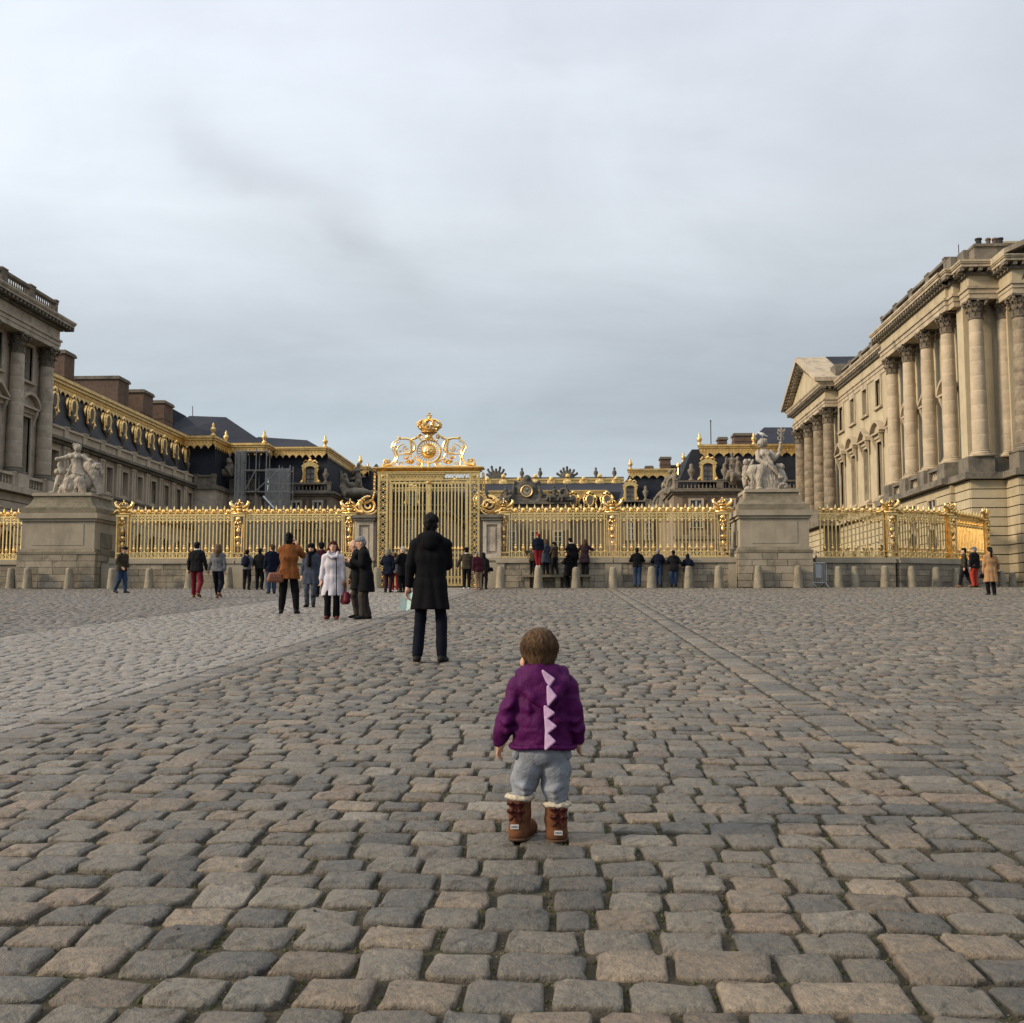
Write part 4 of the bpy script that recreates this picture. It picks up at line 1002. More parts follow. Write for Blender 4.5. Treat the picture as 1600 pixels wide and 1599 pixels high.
# ---- blocks round the inner court
def hip_roof(name, parent, ridge0, ridge1, eaves, m='slate'):
    V = [tuple(ridge0), tuple(ridge1)] + [tuple(e) for e in eaves]
    MB().add(V, [(2, 3, 1, 0), (3, 4, 1), (4, 5, 0, 1), (5, 2, 0), (2, 5, 4, 3)]).build(name, M[m], parent)
FX = lambda Y: Fac(0, Y, 0.0)
def pavilion(root, x0, x1, Yf, Yb, zbal=12.3, roof_x=(0, 0), z_roof=15.75, crest=True, ztop=16.35, wall='court_stone'):
    f = FX(Yf)
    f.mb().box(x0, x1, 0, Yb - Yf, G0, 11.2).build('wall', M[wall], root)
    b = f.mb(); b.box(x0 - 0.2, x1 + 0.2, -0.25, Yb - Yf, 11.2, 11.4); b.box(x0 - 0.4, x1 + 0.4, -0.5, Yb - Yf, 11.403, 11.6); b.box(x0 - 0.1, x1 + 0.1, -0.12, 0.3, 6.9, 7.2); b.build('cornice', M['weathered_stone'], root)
    a, c = roof_x
    b = MB(); d = Yb - Yf
    b.add([(x0 + .3, Yf + .9, 11.7), (x1 - .3, Yf + .9, 11.7), (x1 - .3, Yb, 11.7), (x0 + .3, Yb, 11.7), (x0 + a, Yf + 1.9, z_roof), (x1 - c, Yf + 1.9, z_roof), (x1 - c, Yb, z_roof), (x0 + a, Yb, z_roof)],
          [(0, 1, 5, 4), (1, 2, 6, 5), (2, 3, 7, 6), (3, 0, 4, 7), (4, 5, 6, 7)])
    b.build('mansard_roof', M['slate'], root)
    return f
lb = thing('court_block', 'brick and stone court block with gilded slate roof partly hidden by grey scaffolding', 'palace block', (-29.0, 103, G0))
# curved shadowed corner, then the scaffolded front, then the dormer pavilion
f = FX(98.3); f.mb().box(-33.9, -31.9, 0, 4.6, G0, 11.2).build('wall', M['grey_stone'], lb); f.mb().box(-33.9, -31.7, -0.3, 4.4, 11.203, 11.6).build('cornice', M['weathered_stone'], lb); balustrade(lb, f, -33.8, -31.85, -0.1, 11.603, 12.5, die=2.2, m='weathered_stone', solid=True)
f = FX(102.3); f.mb().box(-31.89, -29.3, 0, 5, G0, 11.2).build('wall', M['grey_stone'], lb)
b = f.mb(); b.box(-31.69, -29.2, -0.3, 4, 11.2, 11.6); b.build('cornice', M['weathered_stone'], lb)
balustrade(lb, f, -31.8, -29.4, 0.0, 11.603, 12.5, die=2.2, m='weathered_stone', solid=True)
MB().add([(-34.5, 98.6, 11.0), (-32.0, 98.6, 11.0), (-32.0, 103.2, 11.0), (-28.4, 103.2, 11.0), (-34.9, 99.3, 15.7), (-32.3, 99.3, 15.7), (-32.3, 103.9, 15.7), (-28.7, 103.9, 15.7)],
         [(0, 1, 5, 4), (1, 2, 6, 5), (2, 3, 7, 6)]).build('mansard_roof', M['slate'], lb)
cresting(lb, FX(98.4), -34.9, -32.25, 0.0, 15.4, 16.1); cresting(lb, Fac(-32.2, 0, math.pi / 2), 98.5, 103.0, 0.0, 15.4, 16.1); cresting(lb, FX(102.9), -32.3, -28.65, 0.0, 15.4, 16.1); cresting(lb, Fac(-28.6, 0, math.pi / 2), 103.0, 105.0, 0, 15.4, 16.1)
f = pavilion(lb, -29.3, -22.55, 104.6, 119, roof_x=(0.3, 0.95))
cresting(lb, FX(105.9), -28.6, -23.45, 0.0, 15.55, 16.15); cresting(lb, Fac(-23.4, 0, math.pi / 2), 106.1, 119.0, 0.0, 15.55, 16.15)
balustrade(lb, f, -29.2, -22.65, -0.05, 11.603, 12.5, die=4.6, m='weathered_stone', step=0.36)
p = at(483, 759, Y=104.9); big_dormer(lb, f, p.x, 12.45, 0.75, 0.94)
roof_bust(lb, f, at(509, 750, Y=104.8).x, 12.5, 0.15, 0.9)
f = pavilion(lb, -23.9, -21.2, 119.0, 126, roof_x=(0, 0.4))
cresting(lb, FX(120.2), -24.0, -22.0, 0.0, 15.55, 16.15); cresting(lb, Fac(-21.95, 0, math.pi / 2), 120.3, 125.4, 0.0, 15.55, 16.15)
f = pavilion(lb, -22.2, -13.5, 125.4, 150, roof_x=(0, 0.8)); cresting(lb, FX(126.7), -22.0, -14.2, 0.0, 15.55, 16.15)
balustrade(lb, f, -22.1, -13.6, 0.0, 11.603, 12.4, die=4.2, m='weathered_stone', step=0.4)
big_dormer(lb, f, -17.8, 12.4, 0.7, 0.94)
for (u, v, Y) in ((333, 683, 98.5), (353, 694, 102.9), (413, 694, 103), (508, 700, 106), (563, 729, 120), (575, 738, 126)):
    p = at(u, v, Y=Y); put('finial', finial_mesh(), M['roof_gold'], lb, loc=(p.x, Y, 16.12))
hip_roof('hipped_roof', lb, at(296, 650, Y=112), at(353, 652, Y=112), [at(236, 690, Y=102), at(424, 700, Y=105), (-28.0, 122, 15), (-40, 122, 15)])
hip_roof('hipped_roof', lb, at(250, 628, Y=104), at(290, 650, Y=106), [at(235, 690, Y=101), at(330, 690, Y=102), (-34, 112, 15), (-42, 112, 15)])
hip_roof('hipped_roof', lb, at(404, 683, Y=114), at(480, 688, Y=114), [at(352, 700, Y=107), at(506, 703, Y=107.2), (-25.0, 122, 16), (-33, 122, 16)])
MB().add([at(508, 703, Y=108), at(545, 733, Y=122), (-24.6, 122, 16.2), (-25.5, 110, 17.0)], [(0, 1, 2, 3)]).build('hipped_roof', M['slate'], lb)
MB().tube([at(301, 652, Y=112), at(301, 635, Y=112)], 0.04, 5).build('lightning_rod', M['dark_iron'], lb)
p = at(587, 741, Y=130); chim = MB(); chim.box(p.x - 0.9, p.x + 0.9, 130, 131.5, 15, p.z + 0.2); chim.prism([(p.x - 0.6, p.z + 0.2), (p.x + 0.6, p.z + 0.2), (p.x + 0.2, p.z + 0.9), (p.x, p.z + 1.3), (p.x - 0.3, p.z + 0.9)], 130.2, 131.3); chim.build('roof_ornament', M['sculpt_dark'], lb)
# brick and stone bays of the fronts, seen through the bars
def bays(root, f, x0, x1, n, y=0.0):
    d = (x1 - x0) / n
    for i in range(n):
        xc = x0 + d * (i + 0.5)
        f.mb().box(xc - d * 0.42, xc - d * 0.30, y - 0.06, y + 0.1, 7.4, 10.9).build('brick_panel', M['brick'], root); f.mb().box(xc + d * 0.30, xc + d * 0.42, y - 0.06, y + 0.1, 7.4, 10.9).build('brick_panel', M['brick'], root)
        window(f, root, xc, 8.0, 10.6, d * 0.36, panes=(2, 4), fr=0.16, depth=0.02, trim='grey_stone', y=y - 0.1, sill=False)
        window(f, root, xc, 2.2, 6.0, d * 0.38, panes=(2, 5), fr=0.2, depth=0.02, trim='grey_stone', y=y - 0.1, sill=False)
        f.mb().box(xc - d * 0.44, xc - d * 0.29, y - 0.06, y + 0.1, 1.5, 6.6).build('brick_panel', M['brick'], root)
def gilt_balcony(root, f, x0, x1, z, y):
    b = f.mb(); b.box(x0, x1, y - 0.9, y, z - 0.18, z); b.build('balcony_slab', M['weathered_stone'], root)
    b = f.mb(); n = int((x1 - x0) / 0.22)
    for i in range(n + 1): b.box(x0 + (x1 - x0) * i / n - 0.025, x0 + (x1 - x0) * i / n + 0.025, y - 0.87, y - 0.83, z, z + 0.9)
    b.box(x0, x1, y - 0.9, y - 0.82, z + 0.9, z + 0.98)
    for i in range(int((x1 - x0) / 1.1)): b.ball((x0 + 0.55 + 1.1 * i, y - 0.9, z + 0.45), (0.35, 0.05, 0.35), 8, 4)
    b.build('gilt_balcony', M['gold'], root)
bays(lb, FX(104.6), -29.0, -22.8, 3); bays(lb, FX(125.4), -22.0, -13.8, 3); gilt_balcony(lb, FX(104.6), -28.8, -22.9, 4.2, 0)
Under(lb).done()

rb = thing('court_block', 'brick and stone court block right of the gate with gold edged slate roof', 'palace block', (14.5, 105, G0))
xl = at(1053, 772, Y=104.3).x
f = pavilion(rb, xl, 23.2, 104.6, 124, roof_x=(2.0, 0.2))
zr = 15.75
cresting(rb, FX(106.3), at(1093, 700, Y=106.3).x, 23.0, 0.0, 15.5, 16.15, step=0.95, drop=0.55)
balustrade(rb, f, xl + 0.1, 23.1, -0.05, 11.603, 12.5, die=3.9, m='weathered_stone', step=0.33)
p = at(1107, 757, Y=105); big_dormer(rb, f, p.x, 12.5, 0.75, 0.94)
for u in (1080, 1132): roof_bust(rb, f, at(u, 750, Y=104.9).x, 12.5, 0.15, 1.05)
for u in (1093, 1178): put('finial', finial_mesh(), M['roof_gold'], rb, loc=(at(u, 700, Y=106.4).x, 106.4, 16.12))
roof_figure('roof_figure', rb, (at(1153, 760, Y=104).x, 104.0, 12.3), 1.5, 3, seated=True)
roof_figure('roof_figure', rb, (at(1145, 760, Y=104).x, 104.0, 12.3), 1.5, 4, seated=False)
f2 = pavilion(rb, at(964, 790, Y=122).x, at(1062, 790, Y=122).x, 122.0, 146, roof_x=(1.6, 0.2))
cresting(rb, FX(123.6), at(982, 737, Y=123.6).x, at(1058, 737, Y=123.6).x, 0.0, 15.5, 16.1, step=0.95, drop=0.5)
balustrade(rb, f2, at(966, 790, Y=122).x, at(1060, 790, Y=122).x, 0.0, 11.603, 12.4, die=4.4, m='weathered_stone', step=0.4)
big_dormer(rb, f2, at(985, 775, Y=122.5).x, 12.4, 0.7, 0.94)
roof_bust(rb, f2, at(1009, 775, Y=122).x, 12.4, 0.15, 1.05)
put('finial', finial_mesh(), M['roof_gold'], rb, loc=(at(985, 737, Y=123.8).x, 123.8, 16.08)); put('finial', finial_mesh(), M['roof_gold'], rb, loc=(at(1068, 727, Y=123.8).x, 123.8, 16.8))
for i, (u, v, Y, s_) in enumerate(((1036, 795, 113, 1.9), (1047, 778, 110, 1.8), (1055, 765, 107, 1.6), (1028, 800, 116, 1.5))):
    p = at(u, v, Y=Y); roof_figure('roof_figure', rb, (p.x, Y, p.z - 0.5), s_, 11 + i, seated=i != 1)
for u, v, Y in ((1060, 723, 110), (1037, 753, 114)):
    p = at(u, v, Y=Y); b = MB(); b.ball((0, 0, 0), (0.22, 0.2, 0.3), 7, 5); b.lathe([(0.2, -1.2), (0.14, -0.6), (0.1, -0.2)], 7); b.build('gilt_trophy', M['gold'], rb, loc=(p.x, Y, p.z - 0.3))
# side of the court, behind the figures
b = MB(); b.box(xl + 0.02, xl + 3, 104.7, 122, G0, 11.19); b.build('wall', M['grey_stone'], rb)
hip_roof('hipped_roof', rb, at(1194, 668, Y=124), at(1262, 668, Y=124), [at(1160, 712, Y=112), at(1290, 712, Y=112), (30, 135, 16), (17, 135, 16)])
MB().box(at(1110, 697, Y=108).x, 22.8, 108, 112, 16.0, 16.45).build('flat_roof', M['lead'], rb)
bays(rb, FX(104.6), xl + 0.6, 22.8, 4); bays(rb, FX(122.0), at(966, 790, Y=122).x + .3, at(1060, 790, Y=122).x - .3, 3); gilt_balcony(rb, FX(104.6), xl + 1.2, 21.0, 4.4, 0)
Under(rb).done()
chimney('brick_chimney', 1123, 1136, 683, 705, 110, 1.3, 'squat dark chimney behind the gilded roof edge, beside the antenna mast', 'chimneys right of the gate')
chimney('brick_chimney', 1147, 1175, 677, 705, 112, 1.6, 'wide red brick chimney touching the dark slate roof on the right', 'chimneys right of the gate')
chimney('brick_chimney', 1032, 1048, 714, 742, 128, 1.4, 'tallest chimney on the second gold edged roof right of the gate', 'chimneys right of the gate')
chimney('brick_chimney', 1047, 1062, 727, 742, 129, 1.4, 'low brick chimney just right of the tallest one on the second roof', 'chimneys right of the gate')
chimney('brick_chimney', 1009, 1020, 728, 742, 128, 1.2, 'small chimney at the left of the second gold edged roof', 'chimneys right of the gate')
a = at(1111, 700, Y=109); c = at(1111, 658, Y=109)
m_ = MB(); m_.tube([(0, 0, 0), (0, 0, c.z - a.z)], 0.05, 6); m_.ball((0, 0, c.z - a.z), 0.09, 6, 4)
tag(m_.build('antenna_mast', M['dark_iron'], loc=tuple(a)), 'thin bare antenna mast rising above the gilded roof right of the gate', 'antenna')

# ---- marble court front with its clock, closing the view
mc = thing('clock_front', 'far court front with a dark sculpted clock pediment under a long gilded roof ridge', 'palace block', (-4.0, 146, G0))
f = FX(146.0); x0, x1 = -16.5, 8.6
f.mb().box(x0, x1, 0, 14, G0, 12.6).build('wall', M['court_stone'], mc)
b = f.mb(); b.box(x0, x1, -0.4, 0.5, 12.6, 13.0); b.build('cornice', M['weathered_stone'], mc)
MB().add([(x0, 146.5, 12.9), (x1, 146.5, 12.9), (x1, 148, 16.2), (x0, 148, 16.2), (x0, 158, 18.6), (x1, 158, 18.6)], [(0, 1, 2, 3), (3, 2, 5, 4)]).build('mansard_roof', M['slate'], mc)
for ua, ub in ((765, 798), (848, 877), (886, 946)):
    cresting(mc, FX(147.6), at(ua, 770, Y=147.6).x, at(ub, 770, Y=147.6).x, 0.0, 15.75, 16.4, step=1.2, drop=0.55)
for u in (750, 895.5, 922, 935.5 + 13): oval_dormer(mc, f, at(u, 780, Y=146.3).x, at(u, 782, Y=146.3).z, 0.6, 1.12)
# the high main roof behind
xa, xb = at(600, 750, Y=158).x, at(975, 750, Y=158).x
zt = at(850, 747, Y=158).z; zb = at(850, 761, Y=158).z
b = MB(); b.box(xa, xb, 158, 158.6, zb + 0.25, zb + 0.95); b.box(xa, xb, 157.85, 158.6, zb + 0.953, zt - 0.1); b.box(xa, xb, 157.9, 158.6, zb, zb + 0.247); b.build('gilded_ridge', M['roof_gold'], mc)
b = MB(); b.box(xa, xb, 158.0, 164, zt - 0.097, zt + 0.1); b.build('ridge_lead', M['lead'], mc)
MB().box(xa, xb, 158.15, 160, 14, zb).build('high_roof', M['slate'], mc)
n = 15
for i in range(n):
    xx = xa + (xb - xa) * (i + 0.5) / n; big = i % 2
    b = MB(); b.ball((0, 0, 0.55), (0.62, 0.2, 0.6), 8, 5); b.ball((0, -0.1, 1.05 + 0.4 * big), (0.34, 0.16, 0.36), 7, 5); b.prism([(-1.0, 0), (1.0, 0), (0.55, 0.5), (0.4, 1.0), (-0.4, 1.0), (-0.55, 0.5)], -0.12, 0.15)
    b.build('gilt_mask', M['gold'] if big else M['roof_gold'], mc, loc=(xx, 157.8, zb + 0.05))
def urn_me(): return MB().lathe([(0.3, 0), (0.3, 0.25), (0.14, 0.35), (0.34, 0.8), (0.28, 1.15), (0.12, 1.25), (0.2, 1.5), (0.03, 1.75)], 8).mesh('roof_urn', True)
for u in (815.5, 844, 931, 960): put('roof_urn', cached(('urn',), urn_me), M['sculpt_dark'], mc, loc=(at(u, 747, Y=160).x, 160, zt + 0.05))
for k, (u0, u1) in enumerate(((760, 790), (871, 901))):
    q = SDF(0.1); c = at((u0 + u1) / 2, 748, Y=161); w = (at(u1, 748, Y=161).x - at(u0, 748, Y=161).x) / 2
    r_ = random.Random(5 + k)
    q.ell((0, 0, 0.35), (w * 0.75, 0.4, 0.7))
    for i in range(7):
        a = math.pi * (0.12 + 0.76 * i / 6); L_ = r_.uniform(0.85, 1.25)
        q.cap((w * 0.3 * math.cos(a), 0, 0.4), (w * 0.95 * math.cos(a) * L_, r_.uniform(-.2, .2), 0.3 + 1.45 * math.sin(a) * L_), 0.3, 0.14)
        q.ell((w * 0.95 * math.cos(a) * L_, 0, 0.35 + 1.5 * math.sin(a) * L_), (0.2, 0.2, 0.22))
    me = q.mesh('roof_trophy', 0.1); put('roof_trophy', me, M['sculpt_dark'], mc, loc=(c.x, 161, zt))
# clock pediment
cx = at(823, 770, Y=144.6).x; cz = at(823, 768, Y=144.6).z; k_ = 144.6 / FPX
q = SDF(0.12)
q.ell((0, 0, 0.1), (1.55, 0.4, 1.5)); q.cap((-2.3, 0, -1.6), (2.3, 0, -1.6), 0.5); q.ell((0, 0, 1.75), (0.55, 0.4, 0.45))
for s_ in (-1, 1):
    q.chain([(s_ * 1.7, -0.1, -1.3), (s_ * 1.9, -0.15, -0.5), (s_ * 1.75, -0.2, 0.1)], [0.5, 0.36, 0.3]); q.ell((s_ * 1.7, -0.25, 0.45), (0.2, 0.2, 0.25))
    q.chain([(s_ * 1.9, -0.2, -1.3), (s_ * 2.8, -0.3, -1.2), (s_ * 3.4, -0.3, -1.6)], [0.4, 0.32, 0.2]); q.chain([(s_ * 1.8, -0.2, 0), (s_ * 2.4, -0.3, -0.5)], [0.18, 0.12]); q.chain([(s_ * 1.2, 0, 1.1), (s_ * 1.55, 0, 1.3), (s_ * 1.7, 0, 0.9)], [0.2, 0.2, 0.14])
q.wr = (0.06, 7, 3)
o = put('clock_sculpture', q.mesh('clock_sculpture', 0.09), M['sculpt_dark'], mc, loc=(cx, 144.9, cz))
cl = MB(); cl.lathe([(0.68, 0), (0.68, 0.1)], 20, axis='y'); co_ = cl.build('clock_dial', M['clock_face'], mc, loc=(cx, 144.45, cz))
b = MB(); b.tube([(0.74 * math.cos(t), -0.1, 0.74 * math.sin(t)) for t in np.linspace(0, 2 * math.pi, 21)], 0.08, 6, cap=False); b.build('clock_rim', M['roof_gold'], co_)
b = MB()
for i in range(12):
    a = 2 * math.pi * i / 12; b.cbox((0.52 * math.cos(a), -0.11, 0.52 * math.sin(a)), (0.1, 0.03, 0.1))
b.tube([(0, -0.13, 0), (-0.22, -0.13, 0.28)], 0.035, 4); b.tube([(0, -0.13, 0), (0.30, -0.13, 0.36)], 0.03, 4); b.ball((0, -0.13, 0), 0.08, 6, 4); b.build('clock_hand', M['dark_iron'], co_)
xa, xb = at(782, 785, Y=144.6).x, at(889, 785, Y=144.6).x
b = FX(144.6).mb(); za = at(830, 784, Y=144.6).z; b.box(xa, xb, -0.4, 1.5, za - 0.35, za); b.box(xa + 0.2, xb - 0.2, 0.0, 1.5, za + 0.003, za + 0.9); b.build('attic_cornice', M['weathered_stone'], mc)
for (u, s_, sd) in ((866, 1.3, 21), (885, 1.4, 22), (790, 1.3, 23)): roof_figure('roof_figure', mc, (at(u, 784, Y=144.4).x, 144.4, za), s_, sd, 'sculpt_dark')
p = at(881, 770, Y=144.4); MB().lathe([(0.5, -0.2), (0.5, 0.2)], 14, axis='y').build('oculus', M['sculpt_dark'], mc, loc=(p.x, 144.5, p.z)); MB().tube([(0.5 * math.cos(t), -0.25, 0.5 * math.sin(t)) for t in np.linspace(0, 6.2832, 15)], 0.12, 5, cap=False).build('oculus_rim', M['weathered_stone'], mc, loc=(p.x, 144.4, p.z))
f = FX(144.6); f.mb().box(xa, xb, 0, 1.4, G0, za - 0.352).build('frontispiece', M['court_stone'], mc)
bays(mc, f, xa, xb, 3)
Under(mc).done()

# ---- scaffolding
sc = thing('scaffolding', 'grey scaffolding wrapped in netting against the court block left of the gate', 'scaffold', (-26.7, 101, G0))
xs = [at(u, 740, Y=101.5).x for u in (372, 388, 404, 420, 440, 457)]; X0, X1 = xs[0], xs[-1]
zt = [at(u, v, Y=101.5).z for u, v in ((372, 706), (457, 733))]
ztop = lambda i: at(400, 708, Y=101.5).z if i < 4 else at(450, 734, Y=101.5).z
for i, x in enumerate(xs):
    for y in (0.0, 1.1): MB().tube([(x, 100.6 + y, G0), (x, 100.6 + y, ztop(i) + 0.3)], 0.055, 6).build('pole', M['scaffold_steel'], sc)
for z in (3.2, 5.2, 7.2, 9.2, 11.2, 13.2, 15.0):
    xe = xs[3] if z > 14 else X1
    for y in (0.0, 1.1): MB().tube([(X0, 100.52 + y, z), (xe, 100.52 + y, z)], 0.05, 6).build('ledger', M['scaffold_steel'], sc)
    MB().box(X0, xe, 100.7, 101.6, z - 0.1, z - 0.04).build('deck_board', M['shutter_paint'], sc)
for (i, j, za, zb) in ((0, 2, 9.2, 13.2), (2, 4, 11.2, 13.2), (3, 5, 8.2, 12.8), (2, 3, 7.2, 9.2), (4, 3, 6.4, 9.2)):
    MB().tube([(xs[i], 100.45, za), (xs[j], 100.45, zb)], 0.06, 6).build('brace', M['scaffold_steel'], sc)
a, c = at(411, 776, Y=100.3), at(428, 795, Y=100.3); MB().tube([tuple(a), tuple(c)], 0.14, 6).build('debris_chute', M['steel'], sc)
nm = bpy.data.materials.new('debris_netting'); nm.use_nodes = True; N_ = nm.node_tree.nodes; L_ = nm.node_tree.links
pb = N_['Principled BSDF']; pb.inputs['Base Color'].default_value = (0.34, 0.34, 0.335, 1); pb.inputs['Roughness'].default_value = 0.9; pb.inputs['Alpha'].default_value = 0.45
tn = N_.new('ShaderNodeTexNoise'); tn.inputs['Scale'].default_value = 1.1; tn.inputs['Detail'].default_value = 5
mr = N_.new('ShaderNodeMapRange'); mr.inputs[3].default_value = 0.25; mr.inputs[4].default_value = 0.75; g_ = N_.new('ShaderNodeNewGeometry'); L_.new(g_.outputs['Position'], tn.inputs['Vector']); L_.new(tn.outputs['Fac'], mr.inputs[0]); L_.new(mr.outputs[0], pb.inputs['Alpha'])
M['net'] = nm
for (xa, xb, za, zb) in ((X0, xs[1], 2.5, ztop(0)), (xs[1] + 0.02, xs[3] - 0.07, 2.5, 9.3), (xs[3] - 0.05, X1, 3, ztop(5))):
    V = [(xa + (xb - xa) * i / 8, 100.40 + 0.05 * math.sin(i * 2.1), z) for z in (za, (za + zb) / 2, zb) for i in range(9)]
    MB().add(V, [(j * 9 + i, j * 9 + i + 1, (j + 1) * 9 + i + 1, (j + 1) * 9 + i) for j in range(2) for i in range(8)]).build('netting', nm, sc)
Under(sc).done()
# lesser figures on the left balustrade
def free_group(u, v, Y, s, n, label):
    p = at(u, v, Y=Y); q = SDF(0.07); r_ = random.Random(int(u))
    q.ell((0, 0, 0.2), (0.9, 0.4, 0.3))
    for i in range(n):
        x = -0.7 + 1.4 * i / max(1, n - 1); z = r_.uniform(0.9, 1.5)
        q.chain([(x, 0, 0.2), (x + r_.uniform(-.1, .1), -0.05, z * 0.6), (x + r_.uniform(-.15, .15), -0.08, z)], [0.3, 0.24, 0.2]); q.ell((x, -0.1, z + 0.33), (0.14, 0.14, 0.18))
        q.chain([(x, -0.1, z), (x + r_.uniform(-.5, .5), -0.25, z - 0.2), (x + r_.uniform(-.6, .6), -0.3, z + r_.uniform(-.4, .5))], [0.1, 0.09, 0.06]); q.chain([(x, -0.1, 0.4), (x + r_.uniform(-.4, .4), -0.4, 0.5), (x + r_.uniform(-.5, .5), -0.4, 0.0)], [0.17, 0.14, 0.1])
    q.wr = (0.035, 12, int(u))
    o = put('roof_statue', q.mesh('roof_statue', 0.07), M['roof_statue_stone'], loc=tuple(p)); o.scale = (s, s, s); tag(o, label, 'statue')
free_group(546, 764, 112, 1.35, 2, 'weathered stone sculpture group on the corner left of the gate, half lost against dark slate')
free_group(557, 775, 108, 1.6, 1, 'slim standing stone figure just right of the weathered corner group')
free_group(576, 778, 118, 1.7, 1, 'standing roof figure nearest the left side of the golden gate')
free_group(304, 744, 100.5, 1.1, 1, 'small stone figure on the balustrade where the slanting wing meets the dark corner')
free_group(344, 744, 101.5, 1.3, 2, 'pair of seated stone figures on the dark corner balustrade left of the scaffolding')

# ---------------------------------------------------------------- golden railings on their wall
WB, WC, RZ = gz(49), 2.36, 4.47           # ground, top of the wall, top rail
AX = -6.17                                # axis of the gate
def pt2(u, Y): return (at(u, 850, Y=Y).x, Y)
def spear_bar():
    b = MB(); r = 0.026
    b.box(-r, r, -r, r, 2.44, 4.55)
    b.lathe([(0.03, 4.5), (0.055, 4.55), (0.03, 4.58), (0.062, 4.66), (0.04, 4.74), (0.004, 4.86)], 6)
    b.lathe([(0.03, 2.70), (0.06, 2.74), (0.03, 2.78)], 6); return b.mesh('spear_bar')
def ring_bar():
    b = MB(); r = 0.024
    b.box(-r, r, -r, r, 2.44, 4.22)
    b.lathe([(0.03, 2.76), (0.065, 2.82), (0.075, 2.90), (0.03, 2.99), (0.05, 3.02), (0.03, 3.06)], 6)
    b.lathe([(0.03, 4.0), (0.06, 4.05), (0.07, 4.10), (0.03, 4.16)], 6)
    b.lathe([(0.05, 4.47), (0.09, 4.52), (0.1, 4.60), (0.06, 4.68), (0.0, 4.70)], 7)
    for q in (-1, 1): b.ball((q * 0.085, 0, 4.52), 0.045, 5, 3)
    return b.mesh('ring_bar')
def yoke(b, x, d):
    for q in (-1, 1):
        b.tube([(x, 0, 4.16), (x + q * 0.03, 0, 4.24), (x + q * d * 0.9, 0, 4.40)], 0.02, 4); b.tube([(x + q * d * 0.9, 0, 4.20), (x + q * d * 0.5, 0, 4.30), (x + q * d * 0.15, 0, 4.40)], 0.016, 4)
    for q in (-1, 1):
        b.tube([(x, 0, 2.72), (x + q * 0.07, 0, 2.66), (x + q * 0.12, 0, 2.56), (x + q * 0.05, 0, 2.50)], 0.02, 4)
    b.ball((x, 0, 4.33), (0.05, 0.03, 0.05), 5, 3); b.ball((x, 0, 2.62), (0.05, 0.03, 0.06), 5, 3)
def railing(p, q, label, m='pale_gold', e0=0.27, e1=0.27, grp='gilded railing panels'):
    p, q = Vector((*p, 0)), Vector((*q, 0)); d = (q - p).normalized(); p, q = p + d * e0, q - d * e1
    L_ = (q - p).length; rz = math.atan2(d.y, d.x)
    t = thing('gilded_railing', label, 'railing', (p.x, p.y, WC + 0.06), rz, grp); dz = -(WC + 0.06)
    def P(b, name, mm=m, par=t, **k): o = b.build(name, M[mm], par, **k); o.location.z = dz; return o
    b = MB(); b.box(0, L_, -0.035, 0.035, RZ - 0.06, RZ); P(b, 'top_rail'); b = MB(); b.box(0, L_, -0.03, 0.03, 4.16, 4.20); P(b, 'upper_rail'); b = MB(); b.box(0, L_, -0.045, 0.045, 2.44, 2.50); P(b, 'bottom_rail'); b = MB(); b.box(0, L_, -0.03, 0.03, 2.70, 2.74); P(b, 'lower_rail')
    n = max(3, round(L_ / 0.1695)); n += 1 - n % 2; s = L_ / n; tr = MB()
    for i in range(n):
        x = s * (i + 0.5); even = i % 2 == 0
        put('spear_bar' if even else 'ring_bar', cached(('bar', even), spear_bar if even else ring_bar), M[m], t, loc=(x, 0, dz))
        if not even: yoke(tr, x, s)
    P(tr, 'scroll_tracery', m, t, kind='stuff')
    return t
def scroll(b, c, r0, r1, turns, a0, y=0.0, th=0.04, sgn=1, n=None):
    n = n or int(12 * turns) + 2
    b.tube([(c[0] + (r0 + (r1 - r0) * i / n) * math.cos(a0 + sgn * 2 * math.pi * turns * i / n), y, c[1] + (r0 + (r1 - r0) * i / n) * math.sin(a0 + sgn * 2 * math.pi * turns * i / n)) for i in range(n + 1)], [th * (1 - 0.4 * i / n) for i in range(n + 1)], 5)
def small_crown(b, z, s, y=0.0):
    b.lathe([(0.16 * s, z), (0.17 * s, z + 0.06 * s), (0.16 * s, z + 0.07 * s)], 10, (0, y, 0))
    for i in range(8):
        a = 2 * math.pi * i / 8; c, d = math.cos(a), math.sin(a)
        b.tube([(0.16 * s * c, y + 0.16 * s * d, z + 0.06 * s), (0.24 * s * c, y + 0.24 * s * d, z + 0.17 * s), (0.16 * s * c, y + 0.16 * s * d, z + 0.27 * s), (0, y, z + 0.29 * s)], 0.025 * s, 4)
    b.ball((0, y, z + 0.32 * s), 0.05 * s, 6, 4); b.box(-0.015 * s, 0.015 * s, y - 0.015 * s, y + 0.015 * s, z + 0.36 * s, z + 0.46 * s); b.box(-0.045 * s, 0.045 * s, y - 0.012 * s, y + 0.012 * s, z + 0.40 * s, z + 0.43 * s)
